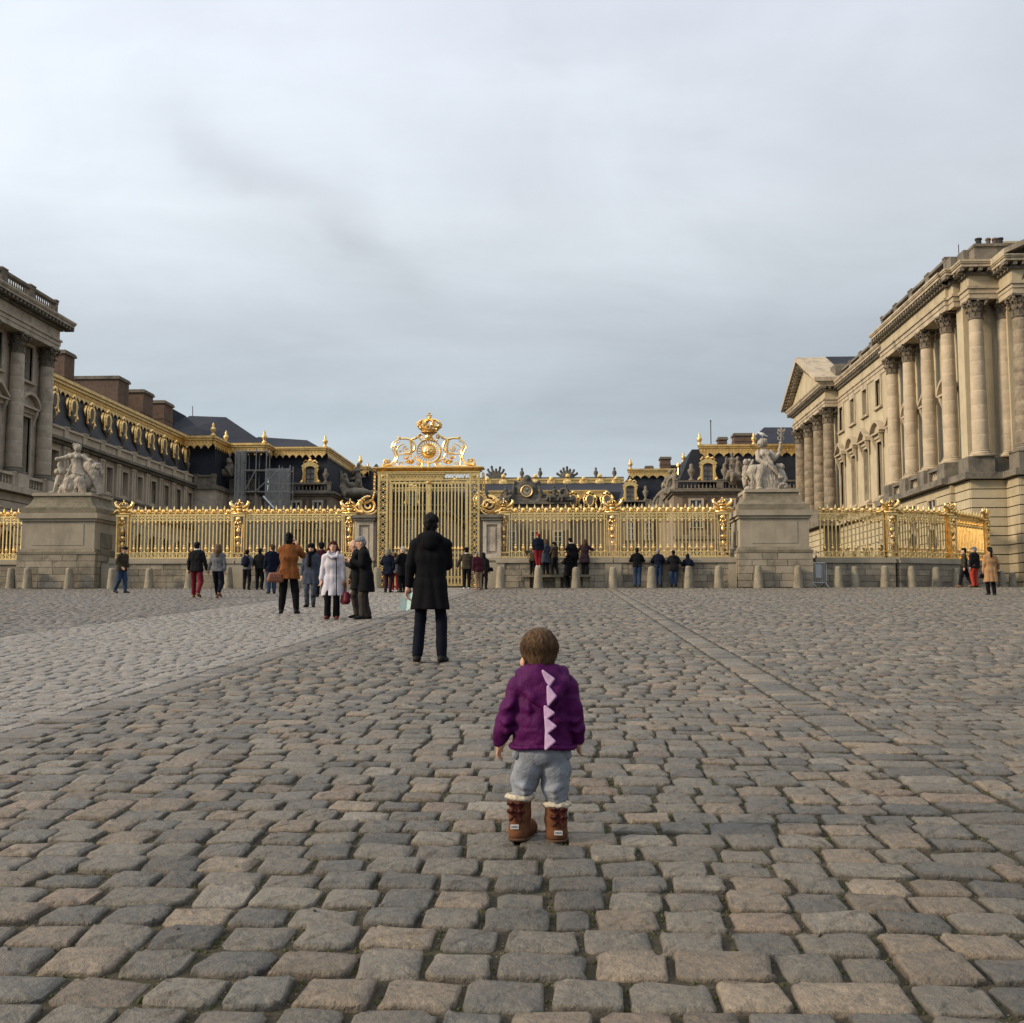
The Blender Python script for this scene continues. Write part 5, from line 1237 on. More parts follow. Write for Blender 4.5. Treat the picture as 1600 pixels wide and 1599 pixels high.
def post_meshes():
    fr = MB()
    for q in (-1, 1):
        fr.box(q * 0.255 - 0.025, q * 0.255 + 0.025, -0.12, 0.12, 2.44, 4.35); fr.tube([(q * 0.15, -0.1, 2.72), (q * 0.19, -0.1, 4.05)], 0.025, 5); fr.tube([(q * 0.19, -0.1, 4.05), (q * 0.1, -0.1, 4.1), (0, -0.1, 4.05)], 0.025, 5)
    fr.box(-0.28, 0.28, -0.14, 0.14, 2.44, 2.52); fr.box(-0.28, 0.28, -0.13, 0.13, 2.66, 2.72); fr.box(-0.3, 0.3, -0.15, 0.15, 4.35, 4.45)
    orn = MB()
    orn.lathe([(0.03, 2.75), (0.07, 2.85), (0.03, 3.0), (0.09, 3.12), (0.03, 3.22)], 7, (0, -0.06, 0)); orn.ball((0, -0.1, 3.38), (0.1, 0.07, 0.1), 8, 5)
    for q in (-1, 1):
        scroll(orn, (q * 0.08, 3.05), 0.08, 0.02, 1.2, math.pi / 2, -0.08, 0.022, q); scroll(orn, (q * 0.08, 3.36), 0.09, 0.02, 1.1, -math.pi / 2, -0.08, 0.022, -q); scroll(orn, (q * 0.07, 2.6), 0.07, 0.02, 1.1, math.pi / 2, -0.1, 0.02, q); scroll(orn, (q * 0.06, 3.9), 0.08, 0.02, 1.1, 0, -0.1, 0.02, q)
    orn.lathe([(0.02, 3.48), (0.08, 3.6), (0.11, 3.72), (0.04, 3.85), (0.06, 3.92)], 7, (0, -0.06, 0)); orn.ball((0, -0.12, 4.22), (0.14, 0.1, 0.13), 8, 5)
    for q in (-1, 0, 1): orn.ball((q * 0.1, -0.13, 4.08 - 0.05 * (q == 0)), (0.05, 0.05, 0.09), 6, 4)
    top = MB()
    top.box(-0.34, 0.34, -0.16, 0.16, 4.453, 4.52)
    for q in (-1, 1):
        top.tube([(q * 0.12, 0, 4.6), (q * 0.3, 0, 4.66), (q * 0.48, 0, 4.52), (q * 0.6, 0, 4.46), (q * 0.68, 0, 4.52)], [0.06, 0.08, 0.06, 0.05, 0.02], 6)
        top.tube([(q * 0.08, 0, 4.62), (q * 0.2, 0, 4.76), (q * 0.36, 0, 4.84), (q * 0.42, 0, 5.0), (q * 0.34, 0, 5.08)], [0.07, 0.09, 0.1, 0.07, 0.02], 6)
        for k in range(4): top.ball((q * (0.24 + 0.055 * k), 0, 4.80 + 0.06 * k), (0.075, 0.04, 0.05), 5, 3)
    top.ball((0, -0.02, 4.64), (0.15, 0.1, 0.13), 8, 5)
    cr = MB(); small_crown(cr, 4.76, 0.85)
    return fr.mesh('post_frame'), orn.mesh('scroll_ornament', True), top.mesh('winged_bracket', True), cr.mesh('crown', True)
PM = post_meshes()
def rail_post(p, rz, label):
    t = thing('railing_post', label, 'railing post', (p[0], p[1], WC + 0.06), rz, 'crowned gilt posts of the railings')
    for nm_, me, mm in zip(('post_frame', 'scroll_ornament', 'winged_bracket', 'crown'), PM, ('gold', 'gold', 'gold', 'gold')): put(nm_, me, M[mm], t, loc=(0, 0, -(WC + 0.06)))
    return t
YR = 49.25
px = {1: -20.17, 2: -14.82, 3: -9.75, 4: -2.80, 5: 2.06, 6: 6.94}
ppos = {1: 'beside the left statue pedestal', 2: 'between the two railing panels left of the gate', 3: 'touching the stone pier left of the gate', 4: 'touching the stone pier right of the gate', 5: 'between the two railing panels right of the gate', 6: 'beside the right statue pedestal'}
for k, x in px.items(): rail_post((x, YR), 0.0, 'crowned gilt railing post ' + ppos[k])
railing((px[1], YR), (px[2], YR), 'gilded railing panel next to the left statue pedestal, behind the strolling couple')
railing((px[2], YR), (px[3], YR), 'gilded railing panel left of the gate, behind the photographing woman in rust coat')
railing((px[4], YR), (px[5], YR), 'gilded railing panel right of the gate, behind the people on the bench')
railing((px[5], YR), (px[6], YR), 'gilded railing panel above four people leaning on the wall')
C0 = [(11.0, 49.9), pt2(1393, 50.0), pt2(1487, 51.6), pt2(1541, 54.7), (21.45, 57.4), (21.6, 60.2)]
cl_ = ['first curved gilt panel right of the right pedestal', 'second curved gilt panel right of the right pedestal, glowing yellow', 'third curved gilt panel, foreshortened, above the walkers in caps', 'short gilt panel near the palace wing, seen edge on', 'last gilt panel meeting the palace wing']
for i in range(len(C0) - 1): railing(C0[i], C0[i + 1], cl_[i], 'gold' if i else 'gold')
for i in range(1, 5):
    d = Vector(C0[i + 1]) - Vector(C0[i - 1]); rail_post(C0[i], math.atan2(d.y, d.x), ('crowned gilt post between the first and second curved panels on the right', 'crowned gilt post between the second and third curved panels on the right', 'crowned gilt post between the third and the short curved panel', 'crowned gilt post at the end of the curve before the wing')[i - 1])
CL = [(2 * AX - x, y) for x, y in C0]
railing(CL[1], CL[0], 'gilded railing panel at the left edge, left of the left pedestal'); rail_post(CL[1], 0.0, 'crowned gilt post beyond the left edge panel')
# ---- the low wall: cap, piers, and its blocks
def low_wall(p, q, label, depth=0.7, piers=(True, True), cw=None):
    p, q = Vector((*p, 0)), Vector((*q, 0)); d = (q - p).normalized(); L_ = (q - p).length
    t = thing('low_wall', label, 'wall', (p.x, p.y, WB), math.atan2(d.y, d.x), 'low stone walls under the railings')
    MB().box(0, L_, -depth / 2 + 0.06, depth / 2, -0.3, WC - WB - 0.16).build('wall_core', M['joint_stone'], t)
    b = MB(); b.box(-0.02, L_ + 0.02, -depth / 2 - 0.19, depth / 2 + 0.05, WC - WB - 0.157, WC - WB - 0.05); b.box(-0.01, L_ + 0.01, -depth / 2 - 0.13, depth / 2, WC - WB - 0.047, WC - WB + 0.08); b.build('coping', M['pedestal_stone'], t)
    for e, x in ((piers[0], 0.0), (piers[1], L_)):
        if e: MB().box(max(x - 0.36, -0.36), min(x + 0.36, L_ + 0.36), -depth / 2 - 0.14, 0, -0.02, WC - WB - 0.16).build('wall_pier', M['pedestal_stone'], t)
    hs = [0.0, 0.27, 0.55, 0.82, WC - WB - 0.16]
    for k in range(4):
        x = 0.0; first = True
        while x < L_ - 0.05:
            w = random.uniform(0.55, 1.35) * (0.6 if first and k % 2 else 1); first = False
            if L_ - (x + w) < 0.35: w = L_ - x
            MB().box(x + 0.008, x + w - 0.008, -depth / 2 - 0.115 + random.uniform(-0.012, 0.008), -depth / 2 + 0.2, hs[k] + 0.004, hs[k + 1] - 0.012).build('stone_block', M['block_stone'], t)
            x += w
    return t
low_wall((px[1] - 0.4, YR), (px[2], YR), 'low stained wall under the first railing panel right of the left pedestal')
low_wall((px[2], YR), (px[3] + 0.3, YR), 'low stained wall ending at the left gate pier', piers=(False, True))
low_wall((px[4] - 0.3, YR), (px[5], YR), 'low stained wall behind the stone bench')
low_wall((px[5], YR), (px[6] + 0.5, YR), 'low stained wall behind the four people in jeans', piers=(False, True))
wl = ['low wall under the curved railing, with the metal barrier in front', 'low wall under the glowing curved railing', 'low wall behind the two walkers in caps', 'short low wall near the palace wing', 'last bit of low wall touching the palace wing']
for i in range(5): low_wall(C0[i], C0[i + 1], wl[i], piers=(i == 0, False))
low_wall(CL[1], CL[0], 'low wall at the left edge, left of the left pedestal', piers=(False, True))

# ---------------------------------------------------------------- the gate
gt = thing('golden_gate', 'tall golden gate with lattice side posts and a scrolled crest topped by a crown', 'gate', (AX, 49.15, WB))
def GP(b, name, m='gold', par=None, **k):
    o = b.build(name, M[m], par or gt, **k)
    if par is None: o.location = (0, 0, -WB)
    return o
GB = gz(49) + 0.04
for q in (-1, 1):
    b = MB(); xi, xo = q * 1.88, q * 2.25
    for xx in (xi, xo): b.box(xx - 0.045, xx + 0.045, -0.12, 0.12, GB, 6.28)
    for xx in (xi - q * 0.14,): b.box(xx - 0.03, xx + 0.03, -0.1, 0.1, GB, 5.97)
    for z in (GB, 2.5, 4.45, 5.95): b.box(min(xi, xo), max(xi, xo), -0.1, 0.1, z, z + 0.06)
    post = GP(b, 'gate_post')
    b = MB(); n = 26; zs = np.linspace(GB + 0.1, 5.95, n + 1); xc = (xi + xo) / 2
    for i in range(n):
        for s_ in (-1, 1): b.tube([(xc - s_ * 0.14, -0.04 * s_, zs[i]), (xc + s_ * 0.14, -0.04 * s_, zs[i + 1])], 0.018, 4)
        if i % 2 == 0: b.ball((xc, -0.05, zs[i]), (0.045, 0.03, 0.045), 5, 3)
    b.build('lattice', M['pale_gold'], post)
    b = MB(); b.cbox((q * 2.065, -0.1, 6.12), (0.22, 0.06, 0.22)); b.ball((q * 2.065, -0.14, 6.12), 0.08, 6, 4); b.build('rosette', M['gold'], post)
# leaves of bars
for q in (-1, 1):
    b = MB(); xa, xb = (0.05, 1.72) if q > 0 else (-1.72, -0.05)
    for z0_, z1_ in ((GB + 0.05, GB + 0.13), (GB + 0.42, GB + 0.47), (2.41, 2.435), (2.70, 2.722), (5.80, 5.88), (5.58, 5.62)): b.box(xa, xb, -0.04, 0.04, z0_, z1_)
    b.box(xa, xa + 0.07, -0.05, 0.05, GB + 0.05, 5.88); b.box(xb - 0.07, xb, -0.05, 0.05, GB + 0.05, 5.88)
    leaf = GP(b, 'gate_leaf')
    nb = 9; s_ = (xb - xa - 0.14) / (nb + 1)
    for i in range(nb):
        x = xa + 0.07 + s_ * (i + 1)
        put('gate_bar', cached(('gbar',), lambda: MB().box(-0.027, 0.027, -0.027, 0.027, GB + 0.1, 5.82).lathe([(0.03, 2.8), (0.07, 2.86), (0.03, 2.98)], 6).mesh('gate_bar')), M['pale_gold'], leaf, loc=(x, 0, 0))
    b = MB()
    for i in range(nb + 1):
        x = xa + 0.07 + s_ * (i + 0.5)
        for z, h in ((5.70, 0.10), (2.57, 0.11), (GB + 0.28, 0.13)):
            b.tube([(x + s_ * 0.42 * math.cos(t), 0, z + h * math.sin(t)) for t in np.linspace(0, 2 * math.pi, 9)], 0.014, 4, cap=False)
        b.tube([(x - s_ * 0.4, 0, 5.58), (x, 0, 5.44), (x + s_ * 0.4, 0, 5.58)], 0.016, 4)
    b.build('scroll_tracery', M['gold'], leaf, kind='stuff')
b = MB(); b.box(-0.075, 0.075, -0.12, -0.045, GB, 5.95); b.ball((0, -0.12, 5.85), 0.1, 7, 5); GP(b, 'meeting_post', 'gold')
# lintel frieze and cornice
b = MB(); b.box(-2.3, 2.3, -0.08, 0.08, 5.93, 5.975); b.box(-2.3, 2.3, -0.08, 0.08, 6.23, 6.285); GP(b, 'lintel')
b = MB(); n = 24
for i in range(n):
    xa, xb = -1.85 + 3.7 * i / n, -1.85 + 3.7 * (i + 1) / n
    b.tube([(xa, 0, 5.97), (xb, 0, 6.23)], 0.014, 4); b.tube([(xb, 0.02, 5.97), (xa, 0.02, 6.23)], 0.014, 4)
    if i % 3 == 1: b.ball(((xa + xb) / 2, -0.03, 6.10), (0.05, 0.03, 0.06), 6, 4)
GP(b, 'lintel_lattice', 'pale_gold', kind='stuff')
b = MB(); b.box(-2.32, 2.32, -0.18, 0.18, 6.288, 6.34); b.prism([(-0.2, 6.343), (0.2, 6.343), (0.42, 6.46), (-0.42, 6.46)], -2.4, 2.4, 'yz'); b.box(-2.5, 2.5, -0.46, 0.46, 6.463, 6.51); GP(b, 'gate_cornice', 'gold')
# crest: local helper in photo-crest units
Kx = 0.003195
def cz_(x, y): return ((x - 790) * Kx, 6.51 + (820 - y) * Kx)
def path(b, pts, th, q=1, y=0.0, n=6):
    P = [cz_(*p) for p in pts]; out = []
    for i in range(len(P) - 1):                      # Catmull-Rom
        p0, p1, p2, p3 = P[max(i - 1, 0)], P[i], P[i + 1], P[min(i + 2, len(P) - 1)]
        for t in (0, 0.33, 0.66):
            out.append(tuple(0.5 * (2 * p1[k] + (p2[k] - p0[k]) * t + (2 * p0[k] - 5 * p1[k] + 4 * p2[k] - p3[k]) * t * t + (3 * p1[k] - p0[k] - 3 * p2[k] + p3[k]) * t ** 3) for k in (0, 1)))
    out.append(P[-1]); m = len(out)
    b.tube([(q * x, y, z) for x, z in out], [th * (0.75 + 0.5 * math.sin(math.pi * i / (m - 1))) for i in range(m)], n)
def curl(b, c, r, q=1, y=0.0, th=0.035, a0=0.0, s=1, turns=1.4):
    x, z = cz_(*c); scroll(b, (q * x, z), r * Kx, r * Kx * 0.25, turns, a0 if q > 0 else math.pi - a0, y, th, s * q)
for q in (-1, 1):
    k = -q                                             # the drawing is of the left half (x below 790)
    b = MB()
    for d, yy in ((0, -0.08), (28, 0.06)):
        path(b, [(150 + d, 785), (255 + d, 760), (318 + d * .4, 680), (285 + d, 580), (262 + d, 530), (290 + d, 455), (372, 410 + d)], 0.03, k, yy)
    path(b, [(372, 405), (450, 398), (540, 425), (585, 500), (572, 570), (500, 606), (440, 606)], 0.05, k)
    path(b, [(520, 430), (560, 405), (600, 385)], 0.045, k)
    path(b, [(340, 625), (450, 625), (565, 622)], 0.03, k); path(b, [(560, 620), (590, 690), (680, 725), (700, 760), (680, 795)], 0.035, k); path(b, [(340, 620), (330, 560), (370, 500), (440, 470)], 0.03, k)
    path(b, [(350, 640), (335, 720), (350, 790)], 0.03, k); path(b, [(110, 795), (400, 797), (700, 797)], 0.035, k); path(b, [(625, 520), (620, 600), (650, 690), (700, 740)], 0.025, k)
    curl(b, (185, 725), 52, k, -0.03, 0.05, 0.5, -1); curl(b, (460, 550), 48, k, 0.0, 0.032, 1.5, 1); curl(b, (395, 760), 34, k, 0, 0.03, 0, 1); curl(b, (645, 750), 40, k, 0, 0.035, 0, -1); curl(b, (305, 525), 25, k, 0, 0.02, 0, 1); curl(b, (375, 570), 22, k, 0, 0.02, 0, -1); curl(b, (670, 370), 36, k, 0, 0.045, 1.5, 1)
    path(b, [(660, 400), (690, 440), (740, 400), (750, 350), (700, 330)], 0.035, k)
    o = GP(b, 'crest_scroll', 'pale_gold')
    b = MB(); r_ = random.Random(3)
    for i in range(16):
        a = r_.uniform(0, 6.28); rr_ = r_.uniform(0, 62); x, z = cz_(495 + rr_ * 1.3 * math.cos(a), 718 + rr_ * 0.75 * math.sin(a)); b.ball((k * x, -0.04 + r_.uniform(-.05, .05), z), (r_.uniform(.05, .09), 0.06, r_.uniform(.04, .08)), 6, 4)
    for i in range(7):
        x, z = cz_(430 + 34 * i, 668 - 14 * math.sin(i * 0.5)); b.ball((k * x, 0, z), (0.045, 0.03, 0.055), 5, 3)
    b.build('flower_cluster', M['copper_gold'] if 'copper_gold' in M else M['gold'], o)
    b = MB()
    for p in ((365, 390, 24), (605, 385, 24), (590, 400, 18), (185, 725, 22), (150, 770, 26), (460, 550, 16)):
        x, z = cz_(p[0], p[1]); b.ball((k * x, -0.03, z), p[2] * Kx, 7, 5)
    for i in range(7):
        x, z = cz_(520 + 8 * i - i * i, 440 + 24 * i); b.ball((k * x, -0.04, z), (0.075, 0.05, 0.05), 5, 3)
    b.build('leaf_boss', M['gold'], o)
    # stepped side bracket and volute over the stone pier
    b = MB()
    pts = [(2.42, 6.25), (2.44, 5.85), (2.43, 5.4), (2.52, 5.08), (2.75, 4.93), (3.0, 4.9)]
    for dd, yy in ((0, -0.06), (0.07, 0.06)): b.tube([(q * (x + dd), yy, z) for x, z in pts], 0.03, 5)
    for i in range(11):
        t = i / 10 * 4.0; j = min(int(t), 4); f_ = t - j; x = pts[j][0] + (pts[j + 1][0] - pts[j][0]) * f_; z = pts[j][1] + (pts[j + 1][1] - pts[j][1]) * f_; b.ball((q * (x + 0.03), -0.02, z), 0.05, 6, 4)
    scroll(b, (q * 2.72, 4.84 - 0.02), 0.40, 0.06, 1.9, math.pi / 2 if q > 0 else math.pi / 2, -0.03, 0.075, -q, 30)
    b.tube([(q * (2.72 + 0.44 * math.cos(t)), 0.05, 4.82 + 0.42 * math.sin(t)) for t in np.linspace(-2.6, 1.7, 16)], 0.055, 5)
    for i in range(9):
        t = -2.4 + i * 0.42; b.ball((q * (2.72 + 0.33 * math.cos(t)), -0.06, 4.82 + 0.31 * math.sin(t)), 0.04, 5, 3)
    b.ball((q * 3.1, 0, 5.0), 0.11, 7, 5); b.tube([(q * 2.98, 0, 4.5), (q * 3.2, 0, 4.55), (q * 3.32, 0, 4.7)], [0.1, 0.08, 0.04], 6)
    GP(b, 'side_volute', 'gold')
# sun medallion
x, z = cz_(785, 580); b = MB(); R0 = 0.53
for rr_, yy in ((R0, -0.05), (R0, 0.08), (0.31, -0.02)): b.tube([(x + rr_ * math.cos(t), yy, z + rr_ * math.sin(t)) for t in np.linspace(0, 2 * math.pi, 29)], 0.032, 5, cap=False)
for i in range(24):
    a = 2 * math.pi * i / 24; b.tube([(x + 0.30 * math.cos(a), 0, z + 0.30 * math.sin(a)), (x + 0.44 * math.cos(a), -0.02, z + 0.44 * math.sin(a)), (x + 0.52 * math.cos(a), 0, z + 0.52 * math.sin(a))], [0.034, 0.028, 0.012], 5)
sm = GP(b, 'sun_medallion', 'pale_gold')
q_ = SDF(0.02); q_.ell((0, 0, 0), (0.29, 0.16, 0.29)); q_.ell((0, -0.15, -0.02), (0.035, 0.06, 0.08)); q_.ell((-0.1, -0.13, 0.06), (0.05, 0.03, 0.025)); q_.ell((0.1, -0.13, 0.06), (0.05, 0.03, 0.025)); q_.ell((0, -0.14, -0.13), (0.08, 0.03, 0.022)); q_.ell((-0.13, -0.1, -0.06), (0.07, 0.06, 0.07)); q_.ell((0.13, -0.1, -0.06), (0.07, 0.06, 0.07))
put('sun_face', q_.mesh('sun_face', 0.018), M['gold'], sm, loc=(x, -0.06, z))
b = MB(); b.lathe([(0.03, 0), (0.08, 0.08), (0.05, 0.14), (0.09, 0.2), (0.03, 0.3)], 8, (x, 0, 6.52)); b.build('pendant', M['gold'], sm)
# royal crown
zc = cz_(790, 320)[1]; b = MB()
b.lathe([(0.33, 0), (0.37, 0.02), (0.35, 0.05), (0.36, 0.11), (0.40, 0.14)], 18, (0, 0, zc))
crown = GP(b, 'crown', 'gold')
b = MB()
for i in range(8):
    a = 2 * math.pi * i / 8 + math.pi / 8; c, d = math.cos(a), math.sin(a)
    b.tube([(0.36 * c, 0.36 * d, zc + 0.12), (0.52 * c, 0.52 * d, zc + 0.30), (0.52 * c, 0.52 * d, zc + 0.42), (0.36 * c, 0.36 * d, zc + 0.55), (0.14 * c, 0.14 * d, zc + 0.60), (0, 0, zc + 0.58)], [0.04, 0.06, 0.065, 0.055, 0.045, 0.04], 6)
    for t_, rr_ in ((0.30, 0.56), (0.40, 0.57), (0.51, 0.46)): b.ball((rr_ * c, rr_ * d, zc + t_), 0.05, 5, 3)
b.build('crown_arch', M['gold'], crown)
b = MB()
for i in range(8):
    a = 2 * math.pi * i / 8; c, d = math.cos(a) * 0.42, math.sin(a) * 0.42
    b.ball((c, d, zc + 0.25), (0.06, 0.06, 0.12), 6, 4)
    for e in (-1, 1): b.ball((c - d * 0.18 * e, d + c * 0.18 * e, zc + 0.22), (0.045, 0.045, 0.07), 5, 3)
b.build('fleur_ornament', M['gold'], crown)
b = MB(); b.ball((0, 0, zc + 0.68), 0.1, 8, 5)
for dx, dz, r3 in ((0, 0.80, 0.05), (-0.09, 0.80, 0.045), (0.09, 0.80, 0.045), (0, 0.90, 0.06), (-0.06, 0.78, 0.03), (0.06, 0.78, 0.03)): b.ball((dx, 0, zc + dz), r3, 6, 4)
b.tube([(0, 0, zc + 0.7), (0, 0, zc + 0.97)], 0.025, 5); b.build('crown_finial', M['gold'], crown)
b = MB(); x, z = cz_(785, 370); b.ball((x, -0.05, z), (0.13, 0.08, 0.15), 7, 5); b.ball((x - 0.12, -0.03, z - 0.1), 0.08, 6, 4); b.ball((x + 0.12, -0.03, z - 0.1), 0.08, 6, 4)
for i in range(5): b.ball((x + (i - 2) * 0.11, -0.05, z - 0.2 + 0.03 * (2 - abs(i - 2))), 0.07, 6, 4)
GP(b, 'mask_ornament', 'gold')
# stone piers either side of the gate
for q, lab in ((-1, 'stone pier left of the golden gate, under its left volute'), (1, 'stone pier right of the golden gate, with a sunk panel under the volute')):
    t = thing('gate_pier', lab, 'pier', (AX + q * 2.86, 49.25, WB), 0, 'stone gate piers')
    b = MB(); b.box(-0.42, 0.42, -0.35, 0.4, -0.05, 1.2); b.box(-0.46, 0.46, -0.42, 0.44, 1.203, 1.32); b.build('pier_base', M['pedestal_stone'], t)
    b = MB(); b.box(-0.40, 0.40, -0.22, 0.35, 1.323, 3.0); b.box(-0.40, -0.24, -0.33, -0.223, 1.325, 2.98); b.box(0.24, 0.40, -0.33, -0.223, 1.325, 2.98); b.box(-0.237, 0.237, -0.33, -0.223, 1.325, 1.5); b.box(-0.237, 0.237, -0.33, -0.223, 2.82, 2.98); b.build('pier_shaft', M['grey_stone'], t)
    MB().box(-0.16, 0.16, -0.27, -0.224, 1.62, 2.70).build('sunk_panel', M['grey_stone'], t)
    b = MB(); b.box(-0.48, 0.48, -0.44, 0.46, 3.003, 3.12); b.box(-0.52, 0.52, -0.5, 0.5, 3.123, 3.26); b.build('pier_cap', M['weathered_stone'], t)

# ---------------------------------------------------------------- statue pedestals
def pedestal(x0, x1, Yf, Yb, label):
    w, d = x1 - x0, Yb - Yf; xc = (x0 + x1) / 2; hw = w / 2
    t = thing('statue_pedestal', label, 'pedestal', (xc, Yf + d / 2, WB), 0, 'statue pedestals'); hd = d / 2
    Z = lambda z: z - WB
    MB().box(-hw - 0.02, hw + 0.02, -hd - 0.02, hd, -0.3, Z(2.58)).build('pedestal_core', M['joint_stone'], t)
    hs = [0.0, 0.29, 0.60, 0.92, 1.2, Z(2.60)]
    for k in range(5):
        for (a, c, face) in ((-hw - 0.12, hw + 0.12, 'f'), (-hd, hd, 'l'), (-hd, hd, 'r')):
            x = a; first = True
            while x < c - 0.05:
                ww = random.uniform(0.6, 1.25) * (0.55 if first and k % 2 else 1); first = False
                if c - (x + ww) < 0.4: ww = c - x
                j = random.uniform(-0.012, 0.01); g = 0.009
                if face == 'f': b = MB().box(x + g, x + ww - g, -hd - 0.14 + j, -hd + 0.1, hs[k] + 0.004, hs[k + 1] - 0.012)
                elif face == 'l': b = MB().box(-hw - 0.13 + j, -hw + 0.1, x + g + 0.12, x + ww - g, hs[k] + 0.004, hs[k + 1] - 0.012)
                else: b = MB().box(hw - 0.1, hw + 0.13 + j, x + g + 0.12, x + ww - g, hs[k] + 0.004, hs[k + 1] - 0.012)
                b.build('stone_block', M['block_stone'], t); x += ww
    b = MB(); b.box(-hw - 0.14, hw + 0.14, -hd - 0.16, hd + 0.1, Z(2.603), Z(2.72)); b.prism([(-hd - 0.12, Z(2.723)), (hd + 0.08, Z(2.723)), (hd + 0.02, Z(2.86)), (-hd - 0.03, Z(2.86))], -hw - 0.05, hw + 0.05, 'yz'); b.build('base_moulding', M['mossy_stone'], t)
    die = MB().box(-hw, hw, -hd, hd, Z(2.863), Z(4.10)).build('die', M['pedestal_stone'], t)
    b = MB(); e = 0.05
    b.box(-hw + 0.5, hw - 0.5, -hd - 0.018, -hd, Z(3.02), Z(3.98)); b.build('raised_panel', M['pedestal_stone'], die)
    for q in (-1, 1): MB().box(q * (hw + 0.02) - 0.02, q * (hw + 0.02) + 0.02, -hd * 0.55, hd * 0.3, Z(2.95), Z(3.62)).build('side_niche', M['mossy_stone'], die)
    b = MB(); b.box(-hw - 0.08, hw + 0.08, -hd - 0.08, hd + 0.08, Z(4.103), Z(4.22)); b.box(-hw - 0.17, hw + 0.17, -hd - 0.17, hd + 0.17, Z(4.223), Z(4.46)); b.build('cap_slab', M['pedestal_stone'], t)
    MB().box(-hw - 0.05, hw + 0.05, -hd - 0.05, hd + 0.05, Z(4.463), Z(4.72)).build('plinth', M['mossy_stone'], t)
    prof = [(0.0, 0.02), (0.10, 0.14), (0.22, 0.25), (0.38, 0.33), (0.55, 0.36)]
    b = MB(); V = []; F = []
    for dz, ins in prof:
        V += [(-hw + ins, -hd + ins * 0.8, Z(4.723) + dz), (hw - ins, -hd + ins * 0.8, Z(4.723) + dz), (hw - ins, hd - ins * 0.8, Z(4.723) + dz), (-hw + ins, hd - ins * 0.8, Z(4.723) + dz)]
    for i in range(len(prof) - 1): F += [(i * 4 + j, i * 4 + (j + 1) % 4, i * 4 + 4 + (j + 1) % 4, i * 4 + 4 + j) for j in range(4)]
    b.add(V, F + [(16, 17, 18, 19)]); b.build('concave_base', M['mossy_stone'], t)
    b = MB(); b.box(-hw + 0.30, hw - 0.30, -hd + 0.22, hd - 0.22, Z(5.276), Z(5.42)); b.build('statue_slab', M['pedestal_stone'], t)
    return t, xc, Yf + d / 2
pedR, prx, pry = pedestal(7.55, 10.52, 48.35, 50.9, 'stone pedestal carrying the statue that raises a winged staff')
pedL, plx, ply = pedestal(-24.45, -21.1, 48.35, 51.2, 'stone pedestal carrying the bare shouldered statue with fruit, on the left')
def statue(name, label, loc, build, vox=0.0165):
    q = SDF(0.02); build(q); q.wr = (0.014, 30, 5, (1, 1, 0.45))
    o = put(name, q.mesh(name, vox), M['statue_stone'], loc=loc); return tag(o, label, 'statue', 'seated statues on the pedestals')
U = 0.00545
def r_(zx, zy, y=0.0): return ((zx - 612) * U, y, (652 - zy) * U)
